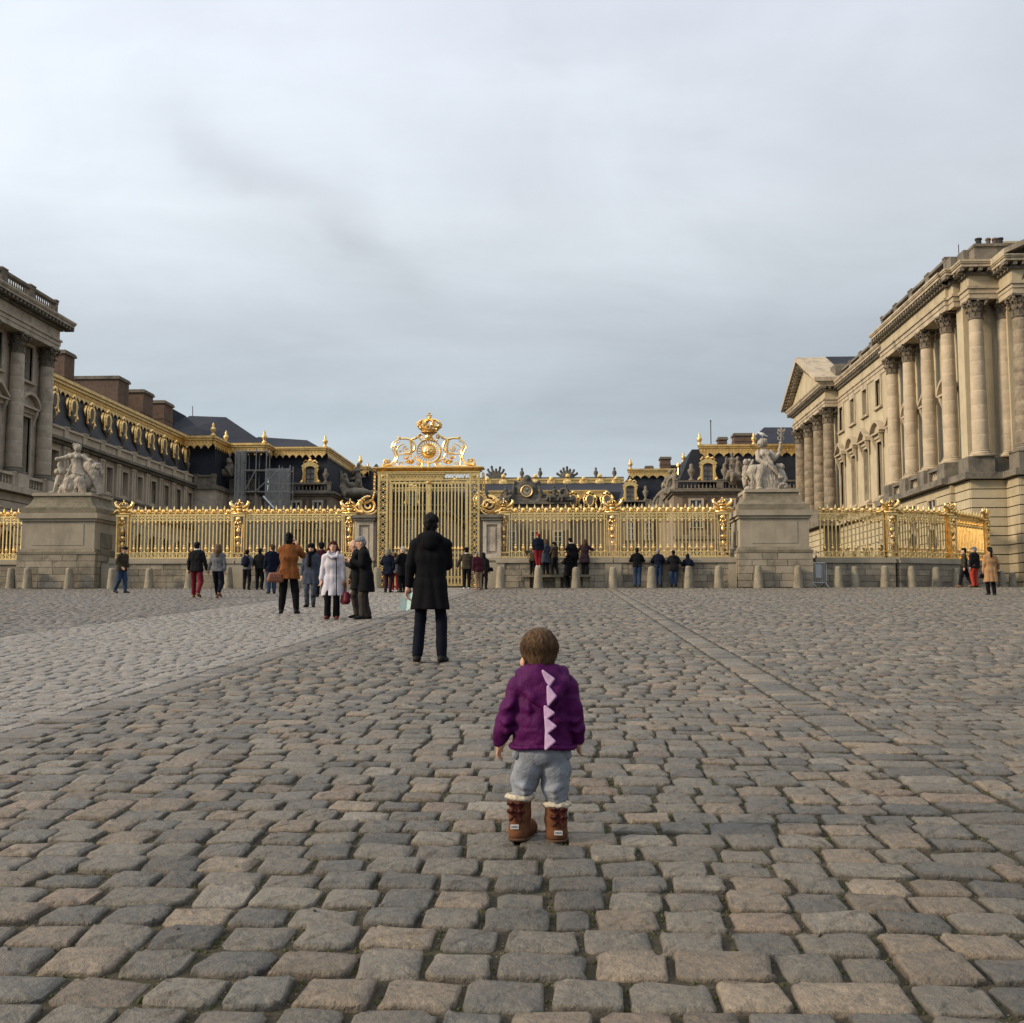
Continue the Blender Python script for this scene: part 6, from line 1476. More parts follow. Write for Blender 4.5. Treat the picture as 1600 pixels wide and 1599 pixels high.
def sr(q):
    q.ell(r_(572, 262, -0.1), (0.155, 0.18, 0.2)); q.ell(r_(592, 245, 0.02), (0.19, 0.18, 0.17)); q.ell(r_(612, 262, 0.1), (0.11, 0.11, 0.11)); q.ell(r_(548, 268, -0.2), (0.045, 0.06, 0.05))
    q.cap(r_(586, 300), r_(596, 335), 0.1, 0.14); q.chain([r_(600, 350), r_(612, 400), r_(625, 470)], [0.27, 0.24, 0.34])
    q.ell(r_(580, 350, -0.2), (0.11, 0.1, 0.11)); q.ell(r_(622, 352, -0.2), (0.11, 0.1, 0.11))
    q.chain([r_(548, 335, -0.03), r_(545, 395, -0.22), r_(612, 440, -0.42), r_(650, 470, -0.45)], [0.13, 0.105, 0.085, 0.075]); q.chain([r_(610, 432, -0.48), r_(720, 552, -0.5)], [0.05, 0.085]); q.ell(r_(715, 550, -0.5), (0.12, 0.1, 0.07))
    q.chain([r_(655, 335), r_(690, 375, -0.05), r_(722, 340, -0.05), r_(734, 268, -0.05)], [0.14, 0.11, 0.085, 0.06]); q.ell(r_(670, 375), (0.17, 0.16, 0.2))
    for i in range(5): q.ell(r_(735, 258 + 0 * i, -0.05), (0.07, 0.06, 0.07))
    # lap and legs under heavy drapery
    q.chain([r_(620, 490), r_(560, 480, -0.4), r_(540, 560, -0.5), r_(540, 632, -0.5)], [0.34, 0.22, 0.16, 0.11]); q.chain([r_(640, 490, -0.1), r_(500, 485, -0.3), r_(482, 500, -0.32), r_(520, 580, -0.35), r_(545, 640, -0.42)], [0.34, 0.24, 0.2, 0.17, 0.14])
    q.ell(r_(590, 570, -0.05), (0.62, 0.48, 0.52)); q.ell(r_(650, 600, -0.25), (0.42, 0.3, 0.3)); q.ell(r_(540, 642, -0.6), (0.12, 0.18, 0.06))
    for i, (a, c) in enumerate((((560, 500), (600, 640)), ((590, 500), (640, 640)), ((620, 500), (672, 635)), ((500, 505), (560, 640)), ((478, 510), (510, 620)))): q.chain([r_(*a, -0.42), r_((a[0] + c[0]) / 2 - 8, (a[1] + c[1]) / 2, -0.5), r_(*c, -0.45)], [0.06, 0.06, 0.07], 0.02)
    q.chain([r_(600, 330, -0.2), r_(650, 420, -0.28), r_(660, 480, -0.3)], [0.05, 0.06, 0.08], 0.02); q.chain([r_(480, 470, -0.3), r_(560, 455, -0.4), r_(650, 480, -0.35)], [0.06, 0.07, 0.06], 0.02)
    rf = random.Random(8)
    for i in range(16):                                        # hanging folds of the skirt
        x0 = 470 + 13 * i; q.chain([r_(x0, 505 + rf.uniform(-12, 12), -0.42), r_(x0 + rf.uniform(-4, 12), 570, -0.5), r_(x0 + rf.uniform(4, 26), 640, -0.46)], [0.028, 0.036, 0.045], 0.012)
    for i in range(7): q.chain([r_(575 + 9 * i, 345, -0.24), r_(590 + 7 * i, 400, -0.26), r_(585 + 12 * i, 460, -0.36)], [0.018, 0.024, 0.03], 0.012)
    for i in range(12):
        a = rf.uniform(0, 6.28); q.ell(r_(592 + 30 * math.cos(a), 244 + 26 * math.sin(a), rf.uniform(-0.08, 0.14)), (0.06, 0.06, 0.05))
    # child at her left
    q.ell(r_(448, 412, -0.05), (0.13, 0.13, 0.145)); q.chain([r_(446, 455), r_(446, 500), r_(450, 545)], [0.12, 0.15, 0.15]); q.chain([r_(438, 550), r_(436, 600, -0.1), r_(446, 645)], [0.12, 0.09, 0.07]); q.chain([r_(460, 550), r_(475, 600, -0.05), r_(470, 650)], [0.12, 0.09, 0.07]); q.chain([r_(432, 460), r_(424, 520, -0.1), r_(450, 550, -0.2)], [0.065, 0.06, 0.05]); q.chain([r_(462, 455), r_(490, 430, -0.1), r_(505, 400, -0.1)], [0.065, 0.06, 0.05]); q.ell(r_(482, 405, 0.12), (0.11, 0.11, 0.13)); q.cap(r_(485, 450, 0.15), r_(495, 540, 0.15), 0.13, 0.16)
    # horn, fruit and a second child at her right
    q.ell(r_(735, 452, -0.05), (0.15, 0.14, 0.15)); q.ell(r_(708, 440, 0.0), (0.09, 0.09, 0.09)); q.chain([r_(728, 490), r_(735, 540), r_(740, 590)], [0.17, 0.2, 0.18]); q.chain([r_(745, 500, -0.1), r_(765, 560, -0.2), r_(735, 600, -0.3)], [0.09, 0.08, 0.07]); q.chain([r_(690, 560), r_(680, 600, -0.25), r_(720, 618, -0.35), r_(765, 622, -0.3)], [0.16, 0.14, 0.12, 0.1])
    for i in range(9): q.ell(r_(690 + 9 * i, 612 + 14 * math.sin(i * 2.0), -0.35 + 0.1 * math.cos(i * 3)), (0.085, 0.085, 0.08))
    q.ell(r_(610, 648, 0), (1.02, 0.62, 0.07)); q.chain([r_(455, 640, -0.35), r_(425, 680, -0.5), r_(415, 715, -0.5)], [0.14, 0.12, 0.06])
st = statue('seated_statue', 'pale statue of a seated draped woman raising a winged staff, children at her sides', (at(1199, 766, Y=49.3).x, 49.55, 5.42), sr)
b = MB(); b.tube([r_(735, 275, -0.05), r_(744, 130, -0.05)], 0.028, 6)
for s_ in (-1, 1):
    b.tube([(r_(738 + s_ * 26 * math.sin(t), 240 - 95 * t / 6.28 * 1.0, -0.05 + 0.04 * s_ * math.cos(t))) for t in np.linspace(0.2, 6.1, 16)], 0.022, 5)
    b.prism([((744 + s_ * 4 - 612) * U, (652 - 150) * U), ((744 + s_ * 30 - 612) * U, (652 - 134) * U), ((744 + s_ * 28 - 612) * U, (652 - 158) * U), ((744 + s_ * 5 - 612) * U, (652 - 166) * U)], -0.08, -0.03)
b.ball(r_(744, 128, -0.05), 0.05, 6, 4); b.build('winged_staff', M['statue_stone'], st)
UL = 0.00599
def l_(zx, zy, y=0.0): return ((zx - 560) * UL, y, (785 - zy) * UL)
def sl_(q):
    q.ell(l_(545, 428, -0.05), (0.15, 0.16, 0.17)); q.ell(l_(535, 405, 0.05), (0.17, 0.17, 0.13)); q.ell(l_(515, 412, 0.1), (0.1, 0.1, 0.1)); q.cap(l_(542, 455), l_(538, 480), 0.1, 0.14)
    q.chain([l_(535, 495), l_(540, 545), l_(560, 620)], [0.27, 0.24, 0.34]); q.ell(l_(512, 490, -0.22), (0.12, 0.11, 0.11)); q.ell(l_(560, 492, -0.22), (0.12, 0.11, 0.11))
    q.chain([l_(488, 482), l_(462, 500, -0.15), l_(412, 512, -0.3)], [0.14, 0.11, 0.08]); q.ell(l_(408, 512, -0.3), (0.1, 0.1, 0.1)); q.chain([l_(430, 505, -0.2), l_(420, 560, -0.2), l_(440, 610, -0.2)], [0.07, 0.1, 0.14])
    q.chain([l_(588, 490), l_(625, 515, -0.05), l_(665, 522, -0.15)], [0.14, 0.11, 0.08])
    q.chain([l_(560, 630), l_(600, 690, -0.4), l_(625, 735, -0.45), l_(640, 775, -0.45)], [0.36, 0.24, 0.16, 0.1]); q.chain([l_(540, 640), l_(510, 690, -0.4), l_(505, 745, -0.45), l_(500, 780, -0.4)], [0.34, 0.22, 0.17, 0.12])
    q.ell(l_(560, 690, 0), (0.68, 0.5, 0.5)); q.ell(l_(560, 650, -0.25), (0.46, 0.3, 0.2)); q.ell(l_(560, 785, 0), (1.12, 0.65, 0.09))
    for a, c in (((500, 600), (620, 640)), ((505, 640), (600, 670)), ((550, 660), (520, 770)), ((580, 690), (560, 775)), ((610, 640), (640, 720)), ((530, 560), (500, 650))): q.chain([l_(*a, -0.42), l_((a[0] + c[0]) / 2 + 6, (a[1] + c[1]) / 2 + 6, -0.5), l_(*c, -0.45)], [0.055, 0.06, 0.06], 0.02)
    rf = random.Random(9)
    for i in range(16):
        x0 = 488 + 9.5 * i; q.chain([l_(x0, 640 + rf.uniform(-14, 14), -0.42), l_(x0 + rf.uniform(-6, 6), 710, -0.5), l_(x0 + rf.uniform(-12, 12), 776, -0.46)], [0.028, 0.036, 0.045], 0.012)
    for i in range(12):
        a = rf.uniform(0, 6.28); q.ell(l_(535 + 27 * math.cos(a), 405 + 20 * math.sin(a), rf.uniform(-0.05, 0.16)), (0.06, 0.06, 0.05))
    # fruit horn on her right
    q.chain([l_(640, 560, 0.05), l_(680, 620, 0.0), l_(710, 700, 0.0), l_(735, 775, -0.1)], [0.3, 0.27, 0.2, 0.12])
    rr = random.Random(4)
    for i in range(16): q.ell(l_(620 + 110 * rr.random(), 545 + 55 * rr.random(), -0.2 + 0.25 * rr.random()), (0.085,) * 3)
    q.ell(l_(690, 560), (0.2, 0.2, 0.16)); q.chain([l_(720, 570), l_(742, 620), l_(735, 640)], [0.1, 0.07, 0.04])
    # child with a lamb at her left
    q.ell(l_(405, 608, -0.2), (0.15, 0.14, 0.14)); q.chain([l_(425, 640, -0.1), l_(440, 680)], [0.15, 0.2]); q.chain([l_(415, 650, -0.2), l_(412, 710, -0.35), l_(395, 768, -0.35), l_(372, 775, -0.45)], [0.11, 0.09, 0.06, 0.05]); q.chain([l_(440, 690), l_(470, 730, -0.3), l_(440, 775, -0.35)], [0.18, 0.14, 0.1]); q.ell(l_(480, 740, -0.35), (0.26, 0.2, 0.2)); q.ell(l_(535, 730, -0.5), (0.13, 0.1, 0.2))
statue('seated_statue', 'darker statue of a bare shouldered seated woman with fruit horn, on the left pedestal', (at(118, 768, Y=49.3).x, 49.6, 5.42), sl_)
# gull on the head
q = SDF(0.01); q.ell((0, 0, 0.1), (0.15, 0.07, 0.07), ('Y', 0.35)); q.ell((-0.13, 0, 0.17), (0.05, 0.045, 0.045)); q.cap((-0.17, 0, 0.165), (-0.22, 0, 0.15), 0.012, 0.005); q.cap((0.1, 0, 0.06), (0.24, 0, 0.0), 0.04, 0.015); q.cap((0.0, 0.02, 0.05), (0.0, 0.02, -0.03), 0.01); q.cap((0.0, -0.02, 0.05), (0.0, -0.02, -0.03), 0.01)
h = at(1191.5, 681, Y=49.4); M['gull_white'] = mat('gull_white', (0.62, 0.62, 0.62), 0.7, n_scale=20, var=0.2)
tag(put('gull', q.mesh('gull', 0.012), M['gull_white'], loc=(h.x, 49.5, h.z - 0.02)), 'white gull perched on the head of the statue with the winged staff', 'bird')

# ---------------------------------------------------------------- bollards, bench, barrier
def bollard_mesh():
    b = MB(); b.lathe([(0.225, -0.05), (0.22, 0.0), (0.195, 0.3), (0.163, 0.65), (0.142, 0.86), (0.122, 0.91), (0.07, 0.935), (0.0, 0.94)], 14); me = b.mesh('bollard', True)
    rr = np.random.default_rng(2)
    for v in me.vertices: v.co += Vector(rr.normal(0, 0.006, 3))
    return me
BL = [(17, 48.3, 'bollard before the left edge railing, left of the left pedestal'), (43, 47.9, 'bollard at the left corner of the left pedestal'), (108, 47.9, 'bollard in front of the middle of the left pedestal'), (175, 48.1, 'bollard half behind the man in olive jacket at far left'), (233, 48.3, 'bollard between the man in olive jacket and the strolling couple'), (296, 48.3, 'bollard half behind the man in red trousers'), (357, 48.3, 'bollard between the long haired woman and the man with a rucksack'), (415, 48.3, 'pale bollard beside the man in navy coat and jeans'),
      (534, 48.3, 'bollard hidden behind the dark coated pair'), (589, 48.3, 'bollard left of the gate behind the crowd'), (782, 48.3, 'bollard right of the gate pier, with nobody near'), (841, 48.0, 'bollard on which the child in the red cap stands'), (900, 48.0, 'bollard in front of the right half of the bench'), (958, 48.5, 'weathered bollard against the wall pier between bench and jeans group'), (1018, 48.0, 'bollard beside the legs of the second man in jeans'), (1076, 48.0, 'bollard hiding the legs of the hooded person'), (1123, 48.2, 'bollard just left of the right pedestal'), (1185, 48.0, 'bollard before the left part of the right pedestal'), (1247, 48.0, 'bollard before the right corner of the right pedestal'),
      (1310, 48.6, 'rounded pale bollard just right of the metal barrier'), (1336, 49.0, 'first bollard after the rounded one along the curved wall'), (1383, 49.1, 'second bollard after the rounded one along the curved wall'), (1425, 49.4, 'third bollard after the rounded one along the curved wall'), (1463, 50.0, 'fourth bollard after the rounded one along the curved wall'), (1494, 51.0, 'bollard left of the two walkers in caps'), (1565, 55.0, 'bollard right of the woman in camel coat'), (1582, 57.0, 'last bollard at the right, by the palace wing')]
for u, Y, lab in BL:
    x = at(u, 905, Y=Y).x
    o = put('stone_bollard', cached(('bollard',), bollard_mesh), M['bollard_stone'], loc=(x, Y, gz(Y)), rz=random.uniform(0, 6)); o.scale = (1, 1, random.uniform(0.97, 1.03)); tag(o, lab, 'bollard', 'conical stone bollards along the wall')
xa, xb = at(817, 900, Y=48.75).x, at(923, 900, Y=48.75).x
t = thing('stone_bench', 'long stone bench against the low wall, with people standing on it', 'bench', ((xa + xb) / 2, 48.62, gz(48.6))); hw = (xb - xa) / 2
b = MB(); b.box(-hw, hw, -0.28, 0.26, 0.47, 0.57); b.build('seat', M['mossy_stone'], t)
for x in (-hw + 0.2, 0.05, hw - 0.25): MB().prism([(-0.22, 0), (0.2, 0), (0.2, 0.468), (-0.24, 0.468), (-0.18, 0.3)], x - 0.11, x + 0.11, 'yz').build('leg', M['mossy_stone'], t)
x = at(1278, 900, Y=48.9).x
t = thing('crowd_barrier', 'grey metal crowd barrier leaning by the right pedestal', 'barrier', (x, 48.75, gz(48.9)), R(18))
b = MB(); b.tube([(-0.38, 0, 0.12), (-0.38, 0, 1.0), (-0.30, 0, 1.06), (0.30, 0, 1.06), (0.38, 0, 1.0), (0.38, 0, 0.12)], 0.025, 6); b.tube([(-0.38, 0, 0.2), (0.38, 0, 0.2)], 0.02, 6); b.build('barrier_frame', M['steel'], t)
for i in range(6): MB().tube([(-0.3 + 0.12 * i, 0, 0.2), (-0.3 + 0.12 * i, 0, 1.06)], 0.011, 5).build('barrier_bar', M['steel'], t)
for s_ in (-1, 1): MB().tube([(s_ * 0.3, -0.3, 0.0), (s_ * 0.3, 0, 0.2), (s_ * 0.3, 0.3, 0.0)], 0.022, 5).build('barrier_foot', M['steel'], t)
MB().box(-0.16, 0.12, -0.03, -0.015, 0.42, 1.0).build('barrier_plate', M['steel'], t)

# ---------------------------------------------------------------- people
CL = {}
def cloth(name, col, rough=0.85, var=0.12, sc=40, bump=0.002):
    if name not in CL: CL[name] = mat(name, col, rough, n_scale=sc, var=var, bump=bump, bump_scale=sc * 2.2, spec=0.08)
    return CL[name]
M['skin'] = mat('skin', (0.50, 0.29, 0.20), 0.6, n_scale=30, var=0.08, spec=0.35)
def hairmat(name, col):
    if name in CL: return CL[name]
    m = mat(name, col, 0.65, n_scale=None, spec=0.12); nt = m.node_tree; N = nt.nodes; L = nt.links; b = N['Principled BSDF']
    tc = N.new('ShaderNodeTexCoord'); mp = N.new('ShaderNodeMapping'); mp.inputs['Scale'].default_value = (1, 1, 0.12); L.new(tc.outputs['Object'], mp.inputs[0])
    t = N.new('ShaderNodeTexNoise'); t.inputs['Scale'].default_value = 150; t.inputs['Detail'].default_value = 4; t.inputs['Distortion'].default_value = 0.8; L.new(mp.outputs[0], t.inputs['Vector'])
    cr = N.new('ShaderNodeValToRGB'); cr.color_ramp.elements[0].position = 0.3; cr.color_ramp.elements[1].position = 0.75
    cr.color_ramp.elements[0].color = (*[c * 0.5 for c in col], 1); cr.color_ramp.elements[1].color = (*[c * 1.5 for c in col], 1)
    L.new(t.outputs['Fac'], cr.inputs[0]); L.new(cr.outputs[0], b.inputs['Base Color'])
    bn = N.new('ShaderNodeBump'); bn.inputs['Distance'].default_value = 0.004; L.new(t.outputs['Fac'], bn.inputs['Height']); L.new(bn.outputs[0], b.inputs['Normal'])
    CL[name] = m; return m
def ik(a, b, l1, l2, hint):
    a, b, hint = Vector(a), Vector(b), Vector(hint)
    d = b - a; L_ = min(max(d.length, 0.05), (l1 + l2) * 0.998); dn = d.normalized(); b = a + dn * L_
    x = (l1 * l1 - l2 * l2 + L_ * L_) / (2 * L_); h = math.sqrt(max(l1 * l1 - x * x, 0))
    p = (hint - dn * hint.dot(dn)); p = p.normalized() if p.length > 1e-6 else Vector((0, -1, 0))
    return a + dn * x + p * h, b
def hand(q, w, e, H, thumb, curl=0.6, s=1.0):
    "palm, four fingers of unequal length with a bend, and a thumb from the side of the palm"
    f = (Vector(w) - Vector(e)).normalized(); side = Vector(thumb); side = (side - f * side.dot(f)).normalized(); n = f.cross(side).normalized()
    w = Vector(w); pl = 0.056 * H * s; r = 0.0054 * H * s
    q.cap(w, w + f * pl * 0.4, 0.017 * H * s, 0.019 * H * s, 0.008)
    for i, ln in enumerate((0.040, 0.045, 0.042, 0.033)):
        o = side * (0.0165 - 0.011 * i) * H * s; a = w + f * pl * 0.35 + o * 0.9; k = w + f * pl + o; q.cap(a, k, r * 1.7, r * 1.25, 0.006)
        m = k + (f * math.cos(curl * .6) + n * math.sin(curl * .6)) * ln * 0.5 * H * s; t = m + (f * math.cos(curl * 1.6) + n * math.sin(curl * 1.6)) * ln * 0.5 * H * s
        q.cap(k, m, r * 1.2, r * 1.05, 0.002); q.cap(m, t, r * 1.05, r * 0.85, 0.002)
    t0 = w + f * pl * 0.25 + side * 0.016 * H * s; t1 = t0 + (side * 0.6 + f * 0.8).normalized() * 0.026 * H * s; t2 = t1 + (f * 0.9 + n * 0.35).normalized() * 0.021 * H * s
    q.cap(t0, t1, r * 1.5, r * 1.15, 0.004); q.cap(t1, t2, r * 1.15, r * 0.9, 0.002)
def person(label, u, vf, vt, rz, top, bottom, shoes, hair, coat_len=0.50, hair_style='short', bulk=1.0, lh=None, rh=None, feet=None, turn=0.0, nod=0.0, lean=(0, 0), female=False, zbase=None, Y=None, hat=None, scarf=None, hood=False, vox=0.016, H=None, bare=False, flare=1.0, wide=1.0, skin='skin', collar=None, boots=None, lx=1.0, group='people in the court', pos=None, elbow_out=None, wr=0.006):
    if pos is None:
        if Y is None: p = gnd(u, vf)
        else: p = at(u, vf, Y=Y)
    else: p = pos
    if H is None:
        tp = at(u, vt, Y=p.y); H = tp.z - p.z
    t = thing('person', label, 'person', tuple(p), rz, group)
    sw = (0.098 if female else 0.108) * lx; lx_, ly_ = lean
    Lz = lambda z: Vector((lx_ * max(0, z - 0.5) / 0.43, ly_ * max(0, z - 0.5) / 0.43, z))         # spine with lean
    ft = feet or (((-0.055, 0.0), (0.055, 0.0)))
    hips = [Vector((s * 0.05, 0, 0.53)) for s in (-1, 1)]; ank = []; knee = []
    for i, s in enumerate((-1, 1)):
        fx, fy = ft[i][0], ft[i][1]; fz = ft[i][2] if len(ft[i]) > 2 else 0.0
        a = Vector((fx, fy, 0.045 + fz)); k, a = ik(hips[i], a, 0.247, 0.245, (0.15 * s, 1, 0)); knee.append(k); ank.append(a)
    sh = [Lz(0.812) + Vector((s * sw, 0, 0)) for s in (-1, 1)]
    hd = [lh or (-0.150 * wide, 0.01, 0.452), rh or (0.150 * wide, 0.01, 0.452)]; el = []; wr_ = []
    for i, s in enumerate((-1, 1)):
        tgt = Vector(hd[i]); e, w = ik(sh[i], tgt, 0.165, 0.148, elbow_out[i] if elbow_out else (0.5 * s, -0.8, -0.5)); el.append(e); wr_.append(w)
    hc = Lz(0.93) + Vector((0, 0.006 + 0.05 * nod, -0.012 * abs(nod)))
    Rm = Matrix.Rotation(turn, 3, 'Z') @ Matrix.Rotation(-nod, 3, 'X')
    hp = lambda x, y, z: hc + Rm @ Vector((x, y, z))
    S_ = lambda v: tuple(Vector(v) * H)
    wide_ = wide
    # --- the body: one continuous surface
    q = SDF(0.012 * H)
    e_ = lambda c, r, k=None: q.ell(S_(c), tuple(x * H for x in r), k=k)
    e_(hp(0, -0.004, 0.004), (0.045, 0.055, 0.06)); e_(hp(0, 0.012, -0.028), (0.036, 0.042, 0.044)); q.cap(S_(hp(0, 0.055, 0.0)), S_(hp(0, 0.064, -0.018)), 0.006 * H, 0.010 * H, 0.006 * H)
    e_(hp(0, 0.050, -0.044), (0.017, 0.009, 0.006), 0.004 * H); e_(hp(0, 0.046, 0.012), (0.030, 0.010, 0.007), 0.006 * H); e_(hp(0, 0.040, -0.066), (0.016, 0.014, 0.011), 0.008 * H)
    for s in (-1, 1): e_(hp(s * 0.047, -0.004, -0.008), (0.008, 0.014, 0.021), 0.004 * H)
    q.cap(S_(Lz(0.80)), S_(hc + Vector((0, -0.008, -0.045))), 0.036 * H, 0.033 * H)
    q.chain([S_(Lz(0.55)), S_(Lz(0.64)), S_(Lz(0.76))], [0.055 * H, 0.048 * H, 0.055 * H])
    for i, s in enumerate((-1, 1)):
        q.cap(S_(Lz(0.79)), S_(sh[i] + Vector((0, 0, -0.01))), 0.038 * H, 0.026 * H); q.chain([S_(sh[i] + Vector((0, 0, -0.012))), S_(el[i]), S_(wr_[i])], [0.026 * H, 0.022 * H, 0.017 * H])
        hand(q, S_(wr_[i]), S_(el[i]), H, (-s * 0.6, 0.8, 0.1), curl=0.75)
        q.chain([S_(hips[i]), S_(knee[i]), S_(ank[i])], [0.045 * H, 0.030 * H, 0.020 * H]); q.cap(S_(ank[i] + Vector((0, -0.015, -0.025))), S_(ank[i] + Vector((s * 0.012, 0.075, -0.033))), 0.018 * H, 0.014 * H)
    put('body', q.mesh('body', min(vox, 0.015) * 0.95), M[skin], t)
    for s in (-1, 1):
        if vox < 0.014:
            b = MB(); b.ball(S_(hp(s * 0.019, 0.0475, 0.002)), 0.0062 * H, 6, 4); b.build('eye', M['dark_iron'], t)
            if s == 1: b = MB(); b.ball(S_(hp(0, 0.0565, -0.044)), (0.0145 * H, 0.004 * H, 0.0045 * H), 8, 4); b.build('mouth', cloth('lip_red', (0.30, 0.08, 0.07), 0.5), t)
    # --- trousers
    q = SDF(0.012 * H); w = bulk
    if not bare:
        q.ell(S_((0, 0, 0.53)), (0.078 * H * w, 0.050 * H * w, 0.05 * H))
        for i, s in enumerate((-1, 1)):
            q.chain([S_(hips[i]), S_(knee[i]), S_(ank[i] + Vector((0, 0, 0.012)))], [(0.060 if coat_len > 0.44 else 0.048) * H * w, (0.045 if coat_len > 0.4 else 0.039) * H * w, 0.036 * H * flare])
        q.wr = (wr * H * 0.8, 20 / H, int(u) % 97, (0.6, 0.6, 1))
        put('trousers', q.mesh('trousers', vox), bottom, t)
    for i, s in enumerate((-1, 1)):
        q = SDF(0.008 * H); a = ank[i]; yaw_ = s * 0.018
        up = boots or 0.0
        pitch = 0.0
        fzz = ft[i][2] if len(ft[i]) > 2 else 0.0
        heel = a + Vector((0, -0.018, -0.024)); toe = a + Vector((yaw_, 0.085, -0.032 - fzz * 0.7))
        q.chain([S_(heel), S_(a + Vector((yaw_ * .6, 0.04, -0.026 - fzz * .35))), S_(toe)], [0.026 * H, 0.026 * H, 0.020 * H]); q.cap(S_(a), S_(heel), 0.028 * H, 0.024 * H)
        if up: q.cap(S_(a), S_(a + (knee[i] - a) * up), 0.031 * H, 0.040 * H)
        if fzz == 0: q.cut((0, 0, -1), -0.0)
        put('shoe' if not up else 'boot', q.mesh('shoe', vox * 0.8), shoes, t)
    # --- coat, jacket or jumper
    q = SDF(0.014 * H); b_ = bulk * 0.93
    hem = coat_len
    wst = 0.052 if female else 0.060
    q.chain([S_(Lz(0.80)), S_(Lz(0.70)), S_(Lz(0.60)), S_(Vector((0, 0, 0.52)))], [0.060 * H * b_, 0.074 * H * b_, (wst + 0.008) * H * b_, 0.074 * H * b_])
    for i, s in enumerate((-1, 1)):
        c = s * 0.047
        q.chain([S_(Lz(0.775) + Vector((c, 0, 0))), S_(Lz(0.70) + Vector((c, 0, 0))), S_(Lz(0.60) + Vector((c * 0.95, 0, 0))), S_(Vector((c * 1.1, 0, 0.52)))], [0.060 * H * b_, 0.068 * H * b_, wst * H * b_, 0.066 * H * b_])
        if hem < 0.5:
            fl = (0.52 - hem) * 0.22 * flare
            for oy in (-0.4, 0.4): q.cap(S_((c * 1.1, 0, 0.52)), S_((c * 1.25 + s * fl * 0.35, oy * fl, hem - 0.05)), 0.066 * H * b_, 0.070 * H * b_)
        q.chain([S_(Lz(0.838) + Vector((s * 0.02, -0.004, 0))), S_(Lz(0.818) + Vector((s * sw * 0.55, 0, 0))), S_(sh[i] + Vector((-s * 0.004, 0, -0.022)))], [0.036 * H * b_, 0.038 * H * b_, 0.042 * H * b_])
        wv = wr_[i] - (wr_[i] - el[i]).normalized() * 0.012
        q.chain([S_(sh[i] + Vector((-s * 0.002, 0, -0.024))), S_(el[i]), S_(wv)], [0.043 * H * b_, 0.036 * H * b_, 0.028 * H * b_])
    if hem < 0.5:
        for oy in (-1, 0, 1): q.cap(S_((0, 0, 0.53)), S_((0, oy * (0.012 + (0.52 - hem) * 0.1 * flare), hem - 0.05)), 0.066 * H * b_, 0.074 * H * b_)
    q.cap(S_(Lz(0.82)), S_(Lz(0.850)), 0.044 * H, 0.040 * H)
    if hood:
        q.ell(S_(Lz(0.835) + Vector((0, -0.045, 0))), (0.085 * H, 0.05 * H, 0.045 * H)); q.ell(S_(Lz(0.80) + Vector((0, -0.07, 0))), (0.06 * H, 0.03 * H, 0.05 * H))
    q.cut((0, 0, -1), -hem * H); q.wr = (wr * H * 1.15, 17 / H, int(u) % 89, (1, 1, 0.6))
    put('coat', q.mesh('coat', vox), top, t)
    if collar is not None:
        q = SDF(0.006 * H)
        for k in range(10):
            a0, a1 = [2 * math.pi * (k + d) / 10 for d in (0, 1)]
            q.cap(S_(Lz(0.862) + Vector((0.043 * math.cos(a0), 0.045 * math.sin(a0), 0))), S_(Lz(0.862) + Vector((0.043 * math.cos(a1), 0.045 * math.sin(a1), 0))), 0.014 * H)
        put('collar', q.mesh('collar', vox * 0.8), collar, t)
    # --- hair and headgear
    q = SDF(0.012 * H)
    if hair is not None:
        e2 = lambda x, y, z, r: q.ell(S_(hp(x, y, z)), tuple(k * H for k in r), ('Z', turn))
        if hair_style != 'bald': e2(0, -0.016, 0.016, (0.0495, 0.056, 0.060)); e2(0, -0.002, 0.036, (0.047, 0.057, 0.040))
        if hair_style == 'bald': e2(0, -0.03, -0.01, (0.049, 0.034, 0.034))
        if hair_style == 'short': e2(0, -0.030, -0.018, (0.042, 0.036, 0.042))
        if hair_style in ('long', 'bob'):
            d = -0.13 if hair_style == 'long' else -0.075
            for s in (-1, 1): q.chain([S_(hp(s * 0.042, -0.012, 0.01)), S_(hp(s * 0.058, -0.014, -0.045)), S_(hp(s * 0.06, -0.012, d))], [0.022 * H, 0.027 * H, 0.018 * H])
            q.chain([S_(hp(0, -0.04, 0.0)), S_(hp(0, -0.055, -0.06)), S_(hp(0, -0.062, d - 0.02))], [0.045 * H, 0.05 * H, 0.03 * H])
        if hair_style == 'ponytail': q.chain([S_(hp(0, -0.055, 0.01)), S_(hp(0, -0.085, -0.02)), S_(hp(0, -0.085, -0.10)), S_(hp(0, -0.075, -0.16))], [0.022 * H, 0.026 * H, 0.024 * H, 0.008 * H])
        if hair_style == 'bun': e2(0, -0.05, 0.055, (0.035, 0.035, 0.035)); e2(0, -0.03, -0.02, (0.047, 0.04, 0.05))
        q.wr = (0.006 * H, 70 / H, 3, (1, 1, 0.3))
        put('hair', q.mesh('hair', vox * 0.75), hair, t)
